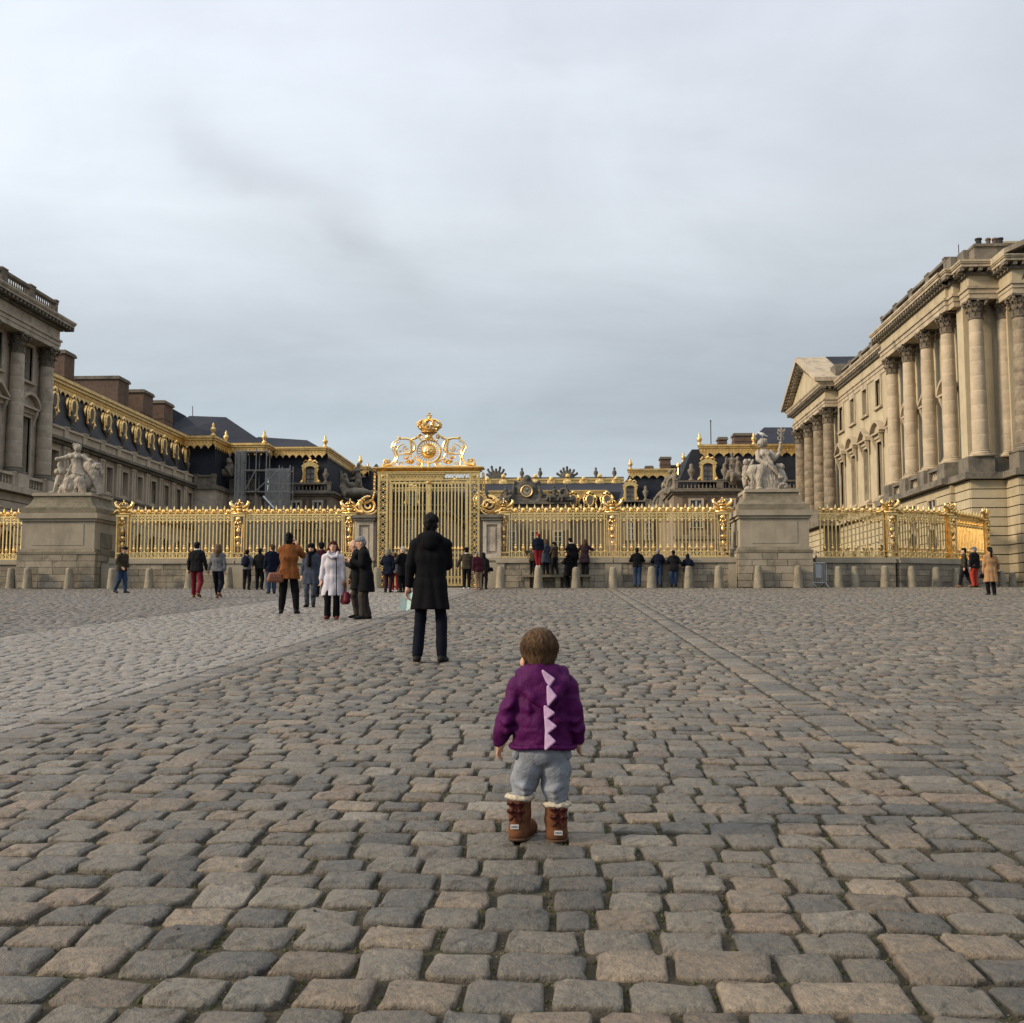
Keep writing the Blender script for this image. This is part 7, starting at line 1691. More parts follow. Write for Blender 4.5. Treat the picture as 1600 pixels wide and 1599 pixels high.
    if hat:
        kind, m_ = hat; q = SDF(0.006 * H)
        e2 = lambda x, y, z, r: q.ell(S_(hp(x, y, z)), tuple(k * H for k in r), ('Z', turn))
        if kind == 'beret': e2(0.006, -0.008, 0.056, (0.066, 0.07, 0.026)); e2(0, -0.006, 0.04, (0.054, 0.062, 0.02))
        elif kind == 'cap': e2(0, -0.006, 0.040, (0.056, 0.065, 0.042)); q.cap(S_(hp(0, 0.06, 0.03)), S_(hp(0, 0.095, 0.022)), 0.03 * H, 0.022 * H) if False else e2(0, 0.068, 0.028, (0.042, 0.045, 0.008))
        elif kind == 'hood': e2(0, -0.018, 0.012, (0.062, 0.062, 0.075)); e2(0, -0.022, -0.05, (0.06, 0.055, 0.05))
        else: e2(0, -0.008, 0.034, (0.058, 0.066, 0.052)); e2(0, -0.004, 0.014, (0.060, 0.066, 0.018))
        put('hat', q.mesh('hat', vox * 0.75), m_, t)
    if scarf is not None:
        q = SDF(0.012 * H)
        for k in range(10):
            a0, a1 = [2 * math.pi * (k + d) / 10 for d in (0, 1)]
            q.cap(S_(Lz(0.852) + Vector((0.048 * math.cos(a0), 0.05 * math.sin(a0), 0))), S_(Lz(0.852) + Vector((0.048 * math.cos(a1), 0.05 * math.sin(a1), 0))), 0.024 * H)
        q.cap(S_(Lz(0.84) + Vector((0.012, 0.062, 0))), S_(Lz(0.66) + Vector((0.01, 0.085, 0))), 0.026 * H, 0.034 * H)
        put('scarf', q.mesh('scarf', vox), scarf, t)
    def world(v):
        c, s = math.cos(rz), math.sin(rz); v = Vector(v) * H; return Vector((p.x + v.x * c - v.y * s, p.y + v.x * s + v.y * c, p.z + v.z))
    return t, H, world, wr_, el, p
black = cloth('black_wool', (0.006, 0.006, 0.0075)); coal = cloth('charcoal_cloth', (0.011, 0.011, 0.0125)); navy = cloth('navy_cloth', (0.007, 0.010, 0.021)); denim = cloth('blue_denim', (0.028, 0.048, 0.095)); ddenim = cloth('dark_denim', (0.006, 0.0075, 0.014))
olive = cloth('olive_cloth', (0.045, 0.038, 0.026)); dkbrown = cloth('brown_cloth', (0.05, 0.035, 0.026)); maroon = cloth('maroon_cloth', (0.045, 0.012, 0.018)); red = cloth('red_cotton', (0.19, 0.016, 0.022)); wine = cloth('wine_trousers', (0.13, 0.016, 0.025))
greyc = cloth('grey_wool', (0.12, 0.125, 0.135)); slatec = cloth('slate_quilt', (0.045, 0.055, 0.075)); lilac = cloth('pale_lilac_wool', (0.50, 0.475, 0.52)); rust = cloth('rust_coat', (0.17, 0.062, 0.02)); camel = cloth('camel_wool', (0.33, 0.19, 0.095)); beige = cloth('beige_cotton', (0.24, 0.17, 0.12)); gtrou = cloth('grey_brown_trousers', (0.045, 0.038, 0.033)); white = cloth('white_cotton', (0.55, 0.55, 0.54)); plum = cloth('plum_coat', (0.03, 0.018, 0.024)); coral = cloth('coral_trousers', (0.34, 0.045, 0.03)); dpurple = cloth('purple_black_trousers', (0.03, 0.012, 0.02))
shoe_b = cloth('black_leather', (0.012, 0.012, 0.012), 0.45, bump=0); shoe_t = cloth('tan_leather', (0.20, 0.11, 0.06), 0.6); shoe_r = cloth('oxblood_leather', (0.10, 0.025, 0.022), 0.4); shoe_w = cloth('white_shoe', (0.5, 0.5, 0.5), 0.6)
hb = hairmat('black_hair', (0.006, 0.0055, 0.0055)); hbr = hairmat('brown_hair', (0.06, 0.035, 0.02)); hlb = hairmat('light_brown_hair', (0.12, 0.072, 0.042)); hau = hairmat('auburn_hair', (0.055, 0.014, 0.010)); hg = hairmat('grey_hair', (0.20, 0.20, 0.20)); hw_ = hairmat('white_hair', (0.34, 0.33, 0.31)); hbl = hairmat('ash_blond_hair', (0.20, 0.165, 0.12))
PI = math.pi
# ---- man with the plan, standing in the middle
man = person('person in black hooded knee length coat seen from behind, holding a pale green plan', 672, 1035, 803, -0.03, black, ddenim, shoe_b, hb, coat_len=0.352, bulk=0.99, lx=1.0, vox=0.0095, hood=True,
             lh=(-0.165, -0.01, 0.405), rh=(0.03, 0.17, 0.62), feet=((-0.085, -0.005), (0.078, 0.0)), elbow_out=((-0.5, -0.8, -0.3), (0.6, -0.7, -0.4)), flare=1.0, hair_style='short', wr=0.004)
t_, H_, W_, wr2, el2, p_ = man
hp_ = W_(wr2[0] + (wr2[0] - el2[0]).normalized() * 0.055)
pm = bpy.data.materials.new('printed_plan'); pm.use_nodes = True; N_ = pm.node_tree.nodes; L_ = pm.node_tree.links; tb = N_.new('ShaderNodeTexVoronoi'); tb.inputs['Scale'].default_value = 22; tcx = N_.new('ShaderNodeTexCoord'); L_.new(tcx.outputs['Object'], tb.inputs['Vector']); crr = N_.new('ShaderNodeValToRGB'); crr.color_ramp.elements[0].color = (0.42, 0.60, 0.56, 1); crr.color_ramp.elements[1].color = (0.62, 0.72, 0.68, 1); crr.color_ramp.elements[0].position = 0.3; L_.new(tb.outputs['Distance'], crr.inputs[0]); L_.new(crr.outputs[0], N_['Principled BSDF'].inputs['Base Color'])
mp_ = MB(); mp_.add([(-0.10, 0, -0.20), (0.0, 0.02, -0.22), (0.11, -0.01, -0.17), (-0.075, 0, 0.0), (0.02, 0.02, 0.0), (0.13, -0.01, 0.04), (-0.10, .004, -0.20), (0.0, 0.024, -0.22), (0.11, -0.006, -0.17), (-0.075, .004, 0.0), (0.02, 0.024, 0.0), (0.13, -0.006, 0.04)],
        [(0, 1, 4, 3), (1, 2, 5, 4), (6, 9, 10, 7), (7, 10, 11, 8), (0, 3, 9, 6), (2, 8, 11, 5), (3, 4, 10, 9), (4, 5, 11, 10), (0, 6, 7, 1), (1, 7, 8, 2)])
plan = tag(mp_.build('folded_plan', pm, loc=(hp_.x - 0.01, hp_.y - 0.02, hp_.z + 0.01)), 'pale green folded plan in the left hand of the man in black', 'map')
plan.scale = (0.72, 0.8, 0.85)
# ---- strolling couple
person('person strolling away hand in hand in dark blazer and wine red trousers', 306, 935, 847, 0.0, coal, wine, shoe_t, hb, coat_len=0.47, bulk=1.0, vox=0.015, lh=(-0.15, 0.0, 0.46), rh=(0.185, 0.03, 0.455), feet=((-0.095, 0.16), (0.09, -0.16, 0.05)), collar=white)
person('long haired person strolling away in grey jumper and dark cropped trousers', 339, 935, 850, 0.0, greyc, ddenim, shoe_t, hlb, coat_len=0.49, female=True, bulk=0.97, vox=0.015, hair_style='long', lh=(-0.19, 0.03, 0.47), rh=(0.15, 0.0, 0.46), feet=((-0.04, 0.14), (0.09, -0.17, 0.06)))
# ---- photographing woman, her bag
ph = person('person in rust brown coat and black leggings raising both hands to take a photo', 450, 959, 834, 0.08, rust, black, shoe_b, hb, coat_len=0.43, female=True, bulk=1.12, vox=0.012, hair_style='bun', lh=(-0.02, 0.17, 0.86), rh=(0.075, 0.16, 0.87), feet=((-0.085, 0.0), (0.10, 0.0)), elbow_out=((-0.5, 0.2, -1), (0.55, 0.2, -1)), boots=0.7)
t_, H_, W_, *_r = ph
def handbag(name, label, loc, s, m, rz=0.0, strap=None, cat='bag', round_=True):
    t = thing(name, label, cat, loc, rz)
    q = SDF(0.02 * s); w, d, h = s * 0.5, s * 0.16, s * 0.42
    for i in (-1, 1): q.chain([(i * w * 0.62, 0, h * 0.2), (i * w * 0.5, 0, h * 0.85)], [d, d * 0.8])
    q.cap((-w * 0.62, 0, h * 0.22), (w * 0.62, 0, h * 0.22), d); q.cap((-w * 0.5, 0, h * 0.85), (w * 0.5, 0, h * 0.85), d * 0.8); q.ell((0, 0, h * 0.5), (w * 0.75, d * 0.9, h * 0.5))
    put('bag_body', q.mesh('bag_body', max(0.008, s * 0.03)), m, t)
    MB().box(-w * 0.6, w * 0.6, -d * 1.12, -d * 0.8, h * 0.45, h * 0.95).build('flap', m, t)
    b = MB(); pts = strap or [(-w * 0.4, 0, h * 0.95), (-w * 0.25, 0, h * 1.5), (w * 0.25, 0, h * 1.5), (w * 0.4, 0, h * 0.95)]
    b.tube(pts, 0.012 * max(1, s * 2), 5); b.build('strap', m, t); return t
tanbag = cloth('tan_bag_leather', (0.22, 0.095, 0.06), 0.5); winebag = cloth('wine_bag_leather', (0.085, 0.012, 0.022), 0.4)
b0 = W_((-0.155, -0.06, 0.40)); handbag('shoulder_bag', 'tan leather shoulder bag on the hip of the photographing woman', tuple(b0), 0.40, tanbag, 0.3, strap=[(0.0, 0.0, 0.16), (0.12, -0.12, 0.42), (0.26, 0.0, 0.72)])
pc = W_((0.03, 0.20, 0.875)); tag(MB().box(-0.075, 0.075, -0.006, 0.006, -0.04, 0.04).lathe([(0.012, 0), (0.012, 0.006)], 8, (0.05, 0.006, 0.01), axis='y').build('mobile_phone', M['dark_iron'], loc=tuple(pc)), 'dark phone held up by the woman in rust coat', 'phone')
# ---- woman in slate coat facing us
person('person facing the camera in dark slate quilted coat, black scarf and woolly hat', 485, 949, 850, PI, slatec, cloth('grey_jeans', (0.05, 0.06, 0.08)), shoe_b, hb, coat_len=0.36, female=True, bulk=1.08, vox=0.0135, hair_style='bob', scarf=black, hat=('beanie', black), boots=0.55, feet=((-0.05, 0.02), (0.05, 0.02)))
# ---- woman in pale coat
wh = person('smiling person facing the camera in long pale lilac coat with dark edging and auburn hair', 519, 968, 846, PI + 0.12, lilac, black, shoe_r, hau, coat_len=0.30, female=True, bulk=1.12, vox=0.0115, hair_style='long', flare=1.25, feet=((-0.05, 0.02), (0.055, 0.04)), lh=(-0.145, 0.03, 0.43), rh=(0.155, 0.03, 0.435), turn=-0.1)
t_, H_, W_, wr2, el2, p_ = wh
b = MB(); b.tube([(-0.045 * H_, 0.105 * H_, 0.77 * H_), (-0.055 * H_, 0.118 * H_, 0.66 * H_), (-0.055 * H_, 0.118 * H_, 0.5 * H_), (-0.06 * H_, 0.128 * H_, 0.31 * H_)], 0.012, 5); b.tube([(0.05 * H_, 0.095 * H_, 0.80 * H_), (0.01 * H_, 0.11 * H_, 0.765 * H_), (-0.05 * H_, 0.10 * H_, 0.775 * H_)], 0.012, 5); b.build('coat_edging', navy, t_)
q = SDF(0.01); q.chain([(0.055 * H_, 0.03 * H_, 0.865 * H_), (0.06 * H_, 0.075 * H_, 0.82 * H_), (0.0, 0.10 * H_, 0.785 * H_), (-0.055 * H_, 0.085 * H_, 0.80 * H_), (-0.06 * H_, 0.03 * H_, 0.86 * H_)], [0.025, 0.035, 0.035, 0.035, 0.025]); put('wide_collar', q.mesh('wide_collar', 0.011), lilac, t_)
hbp = W_(wr2[0] + Vector((-0.03, 0.02, -0.28))); handbag('handbag', 'wine red handbag hanging from the hand of the woman in the pale coat', (hbp.x, hbp.y, hbp.z - 0.02), 0.46, winebag, PI / 2 + 0.4, strap=[(-0.08, 0, 0.18), (-0.05, 0, 0.40), (0.05, 0, 0.40), (0.08, 0, 0.18)])
# ---- two older men with a phone
person('grey haired person in long black coat and brown trousers, seen from the side', 572, 968, 839, PI / 2 + 0.25, black, gtrou, shoe_b, hg, coat_len=0.33, bulk=1.2, vox=0.0125, nod=0.45, lean=(0, 0.05), lh=(-0.06, 0.19, 0.70), rh=(0.07, 0.19, 0.70), feet=((-0.06, 0.05), (0.06, -0.03)), flare=1.1)
om = person('balding person in dark coat reading a phone, half hidden by a grey haired person', 558, 966, 845, PI / 2 + 0.1, coal, greyc if False else gtrou, shoe_b, hg, coat_len=0.36, bulk=1.08, vox=0.0135, nod=0.4, lean=(0, 0.03), hair_style='bald', lh=(-0.05, 0.19, 0.70), rh=(0.12, 0.10, 0.48), Y=22.6, H=1.62)
t_, H_, W_, wr2, el2, p_ = om; pc = W_((-0.05, 0.235, 0.715)); tag(MB().box(-0.03, 0.03, -0.07, 0.07, -0.006, 0.006).box(-0.027, 0.027, -0.064, 0.064, 0.0065, 0.0075).build('mobile_phone', M['dark_iron'], loc=tuple(pc), rz=0.4), 'phone in the hands of the balding man', 'phone')
FWD = dict(group='visitors by the railings')
def far(label, u, vf, vt, rz, top, bottom, shoes, hair, **k):
    k.setdefault('vox', 0.018)
    if 'pos' not in k and k.get('Y') is None and gnd(u, vf).y > 48.35: k['Y'] = 48.35
    return person(label, u, vf, vt, rz, top, bottom, shoes, hair, group='visitors by the railings', **k)
far('person in dark olive jacket and blue jeans walking with lowered head past the left pedestal', 189, 927, 854, -PI / 2 - 0.4, olive, denim, shoe_b, hb, coat_len=0.47, nod=0.5, lean=(0, 0.04), feet=((-0.04, 0.08), (0.05, -0.12, 0.02)), lh=(-0.09, 0.12, 0.55), rh=(0.1, 0.1, 0.55), bulk=1.05)
rk = far('person with a dark rucksack over a grey jacket, facing the railings', 385, 922, 859, 0.0, greyc, coal, shoe_b, hb, bulk=1.0, lh=(-0.1, 0.15, 0.6), rh=(0.1, 0.15, 0.6))
q = SDF(0.03); q.ell((0, 0, 0.22), (0.17, 0.11, 0.24)); q.ell((0, -0.09, 0.14), (0.12, 0.06, 0.13)); bp = rk[2]((0, -0.115, 0.57))
tk = thing('rucksack', 'dark violet rucksack on the back of the visitor in grey jacket', 'rucksack', tuple(bp)); put('pack', q.mesh('pack', 0.02), navy, tk)
for s in (-1, 1): MB().tube([(s * 0.09, 0.05, 0.42), (s * 0.11, 0.1, 0.50), (s * 0.11, 0.22, 0.44)], 0.02, 5).build('strap', navy, tk)
far('person in charcoal jacket and black trousers facing the railings, right of the rucksack wearer', 405, 922, 857, 0.05, coal, black, shoe_b, hb, bulk=1.05, lh=(-0.1, 0.12, 0.55), rh=(0.1, 0.12, 0.55))
far('person in navy coat and blue jeans just left of the woman in rust coat', 424, 928, 851, 0.5, navy, denim, shoe_b, hbr, coat_len=0.46, bulk=1.15, turn=0.5)
far('person in maroon coat half hidden between the slate coat and the pale coat', 501, 933, 848, 0.3, maroon, black, shoe_b, hb, coat_len=0.42, female=True, hat=('beanie', coal), bulk=1.05)
far('ash blond person in navy coat, back to us, standing left of the gate', 606, 926, 857, -0.2, navy, dpurple, shoe_b, hbl, coat_len=0.40, female=True, bulk=1.12, hair_style='bob', lh=(-0.12, 0.12, 0.62))
far('person in bright red trousers hidden between two dark coats at the gate', 617, 925, 864, 0.1, greyc, red, shoe_w, hbr, coat_len=0.47, bulk=0.95, Y=None)
wm = far('white haired person in black coat with a small white badge, turned left at the gate', 629, 926, 855, 0.9, black, black, shoe_b, hw_, coat_len=0.36, bulk=1.15, turn=0.4, lh=(-0.1, 0.16, 0.68), rh=(0.05, 0.16, 0.68))
bd = wm[2]((-0.10, 0.03, 0.79)); wm_b = MB(); wm_b.ball((-0.125 * wm[1], 0.0, 0.80 * wm[1]), 0.03, 8, 5); wm_b.build('white_badge', white, wm[0])
far('person in black cap and olive brown jacket with one arm held out to the left', 729, 921, 856, 0.0, olive, ddenim, shoe_w, hb, bulk=1.05, hat=('beanie', black), collar=white, lh=(-0.235, 0.05, 0.53), rh=(0.13, 0.06, 0.5), coat_len=0.48)
far('person in beige trousers and dark jacket bending slightly, right of the gate', 748, 922, 862, 0.55, maroon, beige, shoe_t, hg, bulk=1.05, nod=0.4, lean=(-0.03, 0.06), hat=('cap', coal), turn=0.3, coat_len=0.47)
hd_ = far('hooded person in charcoal clothes with a bag at the hip, right of the gate', 756, 921, 864, -0.1, coal, coal, shoe_b, None, bulk=1.05, hat=('hood', coal), coat_len=0.46, lean=(-0.02, 0.04), nod=0.25)
b0 = hd_[2]((0.17, -0.02, 0.50)); handbag('shoulder_bag', 'black shoulder bag on the hooded visitor right of the gate', tuple(b0), 0.32, black, 0.2, strap=[(0, 0, 0.13), (-0.1, 0.0, 0.4), (-0.2, 0.0, 0.62)])
# on the bench
ZB = gz(48.6) + 0.57; YB = 48.66
def bench(label, u, vt, rz, top, bottom, shoes, hair, H=None, **k):
    x = at(u, 890, Y=YB).x; pos = Vector((x, YB, ZB)); h = H or (at(u, vt, Y=YB).z - ZB)
    return far(label, u, 0, 0, rz, top, bottom, shoes, hair, pos=pos, H=h, **k)
bench('stooping person in khaki jacket with a pale cap, leftmost on the bench', 832, 852, -0.2, olive, coal, shoe_b, hb, lean=(0.03, 0.10), nod=0.5, hat=('cap', white), lh=(-0.19, 0.02, 0.66), coat_len=0.46, elbow_out=((-0.8, -0.3, -0.5), (0.8, -0.3, -0.5)), bulk=1.08)
x = at(841, 890, Y=48.0).x
far('small child in red cap and red trousers standing on top of a bollard', 841, 0, 0, 0.15, navy, red, shoe_w, hbr, pos=Vector((x, 48.0, gz(48.0) + 0.925)), H=at(841, 834, Y=48.0).z - gz(48.0) - 0.93, hat=('cap', cloth('scarlet_cap', (0.34, 0.02, 0.03))), bulk=1.22, turn=0.7, vox=0.017, feet=((-0.035, 0), (0.035, 0)), coat_len=0.5, lx=1.1)
bench('person in long blue grey coat with a furry hood holding the child on the bollard', 853, 843, 0.4, slatec, coal, shoe_b, hbr, coat_len=0.34, female=True, bulk=1.1, hood=True, lh=(-0.18, 0.1, 0.72), hair_style='bob')
bench('dark capped person in brown jacket looking at a phone on the bench', 867, 847, 0.9, dkbrown, coal, shoe_b, hb, hat=('beanie', black), nod=0.4, lh=(-0.05, 0.19, 0.72), rh=(0.07, 0.18, 0.72), hood=True, feet=((-0.05, 0.06), (0.05, -0.06)), bulk=1.08)
far('slim person in long black coat standing on the ground before the bench, turned left', 887, 918, 861, 0.9, black, black, shoe_b, hb, coat_len=0.30, female=True, hair_style='bob', turn=0.6, lh=(-0.06, 0.16, 0.7), Y=48.1)
bench('person with black hat and white scarf edge leaning left on the bench', 897, 841, 0.5, black, coal, shoe_b, hb, lean=(-0.05, 0.1), nod=0.2, hat=('beanie', black), collar=white, coat_len=0.44, bulk=1.15, lh=(-0.17, 0.15, 0.7))
bench('long haired person in flared plum coat, rightmost on the bench', 914, 843, -0.05, plum, coal, shoe_b, hbr, coat_len=0.34, female=True, bulk=1.1, flare=1.3, hair_style='long', lh=(-0.1, 0.15, 0.78), rh=(0.14, 0.15, 0.78))
# four along the wall
LN = dict(lean=(0, 0.05))
far('person in short black jacket and jeans, leftmost of the row leaning on the wall', 996, 917, 856, 0.0, black, denim, shoe_b, hb, bulk=1.1, lh=(-0.10, 0.16, 0.66), rh=(0.10, 0.16, 0.66), elbow_out=((-0.6, -0.4, -0.9), (0.6, -0.4, -0.9)), **LN)
far('grey haired person in dark navy jacket and jeans behind a bollard', 1029, 916, 858, 0.0, navy, denim, shoe_b, hg, bulk=1.12, lh=(-0.10, 0.16, 0.66), rh=(0.10, 0.16, 0.66), elbow_out=((-0.6, -0.4, -0.9), (0.6, -0.4, -0.9)), Y=48.5, **LN)
far('stocky person in bulky charcoal coat and jeans, third of the row along the wall', 1053, 917, 860, 0.0, coal, denim, shoe_b, hb, bulk=1.22, coat_len=0.44, lh=(-0.13, 0.14, 0.66), rh=(0.13, 0.14, 0.66), hood=True, **LN)
far('hooded person with a small backpack behind the rightmost bollard of the jeans row', 1075, 917, 866, -0.2, navy, coal, shoe_b, None, bulk=1.15, hat=('hood', navy), coat_len=0.46, lh=(-0.1, 0.16, 0.7), rh=(0.1, 0.16, 0.7), Y=48.5, **LN)
# the three at the right
far('person in black beret and dark quilted jacket striding left by the glowing railing', 1508, 918, 857, PI / 2 - 0.3, olive, coal, shoe_t, hb, hat=('beret', black), bulk=1.12, feet=((-0.03, 0.13), (0.04, -0.17, 0.02)), coat_len=0.47, Y=47.6)
far('person in grey cap, puffy jacket and coral red trousers by the glowing railing', 1524, 918, 855, 0.5, coal, coral, shoe_b, hg, hat=('cap', greyc), bulk=1.18, turn=0.4, coat_len=0.47, flare=1.1, Y=47.4)
cm = far('person in long camel coat with a dark ponytail walking away at the far right', 1549, 930, 855, 0.05, camel, black, shoe_b, hb, coat_len=0.27, female=True, bulk=1.08, hair_style='ponytail', boots=0.5, feet=((-0.04, 0.03), (0.05, -0.03)), vox=0.016, flare=1.1, lh=(-0.14, 0.03, 0.47), rh=(0.19, 0.10, 0.56))
b0 = cm[2]((-0.16, 0.02, 0.36)); handbag('handbag', 'small black handbag carried by the person in camel coat', tuple(b0), 0.26, black, 0.3)

# ---------------------------------------------------------------- the toddler in the foreground
purple = cloth('purple_raincoat', (0.062, 0.006, 0.060), 0.5, var=0.14, sc=12, bump=0.008); lil = cloth('lilac_felt', (0.42, 0.29, 0.45), 0.9, sc=60, bump=0.002); heather = cloth('heather_grey_jersey', (0.225, 0.243, 0.28), 0.95, var=0.2, sc=18, bump=0.012)
suede = cloth('chestnut_suede', (0.125, 0.054, 0.027), 0.9, var=0.22, sc=45, bump=0.0015); sole = cloth('boot_sole', (0.085, 0.05, 0.032), 0.9); fleece = cloth('cream_fleece', (0.52, 0.46, 0.36), 1.0, var=0.2, sc=120, bump=0.006); bow = cloth('brown_satin_bow', (0.055, 0.016, 0.014), 0.3, bump=0)
chair_ = hairmat('toddler_hair', (0.082, 0.047, 0.025))
cp = gnd(842, 1313); cp.z = gz(cp.y)
ch = thing('person', 'toddler seen from behind in purple spiked hooded jacket, grey joggers and tan boots', 'person', tuple(cp))
KC = 0.000652
def c_(zx, zy, y=0.0): return ((zx - 471) * KC, y, (1512 - zy) * KC)
# body
q = SDF(0.012)
q.ell(c_(474, 215, 0.0), (0.072, 0.082, 0.084)); q.ell(c_(462, 270, 0.03), (0.055, 0.06, 0.05)); q.ell(c_(372, 283, 0.002), (0.009, 0.018, 0.024), k=0.005); q.ell(c_(577, 283, 0.0), (0.008, 0.017, 0.023), k=0.005)
q.cap(c_(440, 262, 0.088), c_(438, 272, 0.095), 0.008, 0.010, 0.006); q.ell(c_(385, 305, 0.04), (0.03, 0.035, 0.03))
q.cap(c_(478, 330, -0.005), c_(480, 400, -0.005), 0.042, 0.046); q.chain([c_(485, 450), c_(490, 650), c_(490, 830)], [0.06, 0.065, 0.062])
for s, pts in ((-1, [(330, 450), (258, 640), (205, 868)]), (1, [(655, 440), (718, 640), (742, 850)])):
    q.chain([c_(*pts[0]), c_(*pts[1], -0.01), c_(*pts[2], 0.03)], [0.036, 0.03, 0.021])
    hand(q, c_(*pts[2], 0.035), c_(*pts[1], 0.0), 0.9, (-s * 0.4, 0.9, 0), curl=0.7, s=0.95)
    lx0 = (400 if s < 0 else 580); q.chain([c_(lx0 + 10 * s, 930), c_(lx0 - 15 * (s < 0), 1130, 0.02), c_(345 if s < 0 else 590, 1400, 0.0)], [0.05, 0.036, 0.028])
    q.cap(c_(340 if s < 0 else 590, 1470, -0.01), c_(335 if s < 0 else 592, 1480, 0.07), 0.024, 0.02)
put('body', q.mesh('body', 0.006), M['skin'], ch)
# hair with a swept crown
q = SDF(0.012); q.ell(c_(478, 205, -0.014), (0.079, 0.084, 0.082)); q.ell(c_(474, 175, 0.006), (0.074, 0.082, 0.060)); q.ell(c_(486, 268, -0.036), (0.062, 0.052, 0.052)); q.ell(c_(480, 318, -0.045), (0.040, 0.030, 0.02))
q.ell(c_(400, 225, 0.0), (0.03, 0.05, 0.05)); q.ell(c_(556, 230, 0.0), (0.03, 0.05, 0.055))
rr = np.random.default_rng(12)
for i in range(150):
    a = rr.uniform(0, 2 * math.pi); r0 = rr.uniform(0.0, 0.03); cx, cy_, cz0 = c_(470, 118, -0.02)
    ca, sa = math.cos(a), math.sin(a); L_ = rr.uniform(0.7, 1.0)
    pts = []
    for t in (0.12, 0.4, 0.72, 1.0):
        th = t * 1.75 * L_; tw = a + 0.5 * t
        pts.append((c_(478, 205)[0] + 0.081 * math.sin(th) * math.cos(tw), -0.012 + 0.088 * math.sin(th) * math.sin(tw), c_(478, 212)[2] + 0.092 * math.cos(th)))
    if pts[-1][1] > 0.05: continue
    q.chain(pts, [0.006, 0.0085, 0.0075, 0.002], 0.0022)
q.wr = (0.0045, 85, 8, (1, 1, 0.25)); put('hair', q.mesh('hair', 0.004), chair_, ch)
# joggers
q = SDF(0.010); q.ell(c_(495, 905, 0), (0.122, 0.092, 0.075)); q.chain([c_(415, 900), c_(402, 1010, 0.005), c_(374, 1120, 0.015), c_(362, 1195, 0.0)], [0.068, 0.066, 0.060, 0.045]); q.chain([c_(590, 900), c_(592, 1020, 0.005), c_(580, 1140, 0.015), c_(592, 1225, 0.0)], [0.070, 0.066, 0.060, 0.045])
q.chain([c_(330, 1125, -0.03), c_(375, 1140, -0.055), c_(425, 1165, -0.03)], [0.012, 0.016, 0.012], 0.012); q.chain([c_(330, 1165, -0.02), c_(380, 1185, -0.045), c_(430, 1190, -0.02)], [0.012, 0.014, 0.01], 0.012); q.chain([c_(520, 1170, -0.02), c_(580, 1160, -0.055), c_(640, 1130, -0.02)], [0.012, 0.016, 0.012], 0.012); q.chain([c_(530, 1205, -0.02), c_(590, 1205, -0.045), c_(640, 1180, -0.02)], [0.012, 0.014, 0.01], 0.012)
q.wr = (0.0085, 22, 7, (0.7, 0.6, 1)); put('joggers', q.mesh('joggers', 0.0062), heather, ch)
for xx, s in ((333, -1), (655, 1)):
    b = SDF(0.008); b.chain([c_(xx, 880, -0.04), c_(xx + 12 * s, 930, -0.03), c_(xx + 2 * s, 960, -0.02)], [0.016, 0.02, 0.012]); put('pocket', b.mesh('pocket', 0.006), heather, ch)
# jacket
q = SDF(0.007)
q.chain([c_(430, 430), c_(425, 560), c_(420, 700), c_(412, 868)], [0.070, 0.074, 0.076, 0.080]); q.chain([c_(562, 425), c_(574, 560), c_(578, 700), c_(588, 868)], [0.070, 0.072, 0.074, 0.080]); q.chain([c_(495, 450, -0.01), c_(495, 860, -0.02)], [0.088, 0.092])
q.chain([c_(400, 425), c_(330, 476), c_(256, 640, -0.012), c_(224, 760, 0.0), c_(195, 852, 0.025)], [0.055, 0.050, 0.044, 0.043, 0.031]); q.chain([c_(585, 420), c_(668, 462), c_(716, 620, -0.012), c_(738, 740, 0.0), c_(748, 828, 0.025)], [0.053, 0.047, 0.042, 0.040, 0.030])
q.cap(c_(478, 365), c_(480, 400), 0.062, 0.075); q.cut((0, 0, -1), -c_(0, 885)[2])
for a, c, d in (((215, 690, -0.05), (250, 705, -0.06), (290, 690, -0.04)), ((222, 760, -0.04), (255, 775, -0.045), (285, 755, -0.03)), ((690, 690, -0.04), (725, 700, -0.05), (760, 680, -0.04)), ((700, 760, -0.04), (735, 770, -0.04), (765, 750, -0.03))): q.chain([c_(*a), c_(*c), c_(*d)], [0.008, 0.012, 0.008], 0.012)
for a, c, d in (((395, 520, -0.083), (412, 620, -0.088), (405, 720, -0.086)), ((605, 560, -0.078), (590, 640, -0.086), (600, 730, -0.08)), ((400, 765, -0.086), (470, 752, -0.098), (520, 765, -0.098)), ((560, 700, -0.09), (610, 690, -0.08), (640, 700, -0.06)), ((300, 560, -0.05), (275, 600, -0.058), (250, 610, -0.05)), ((420, 840, -0.09), (480, 828, -0.1), (600, 838, -0.088))): q.chain([c_(*a), c_(*c), c_(*d)], [0.005, 0.009, 0.005], 0.014)
q.wr = (0.0075, 24, 4, (0.55, 0.5, 1)); put('jacket', q.mesh('jacket', 0.006), purple, ch)
q = SDF(0.006); zz0 = c_(0, 872)[2]
for k in range(22):
    a0, a1 = [2 * math.pi * (k + d) / 22 for d in (0, 1)]; f = lambda a: (c_(500, 0)[0] + 0.143 * math.cos(a) * 1.0, -0.006 + 0.097 * math.sin(a), zz0 + 0.004 * math.sin(3 * a)); q.cap(f(a0), f(a1), 0.0115)
put('jacket_hem', q.mesh('jacket_hem', 0.006), purple, ch)
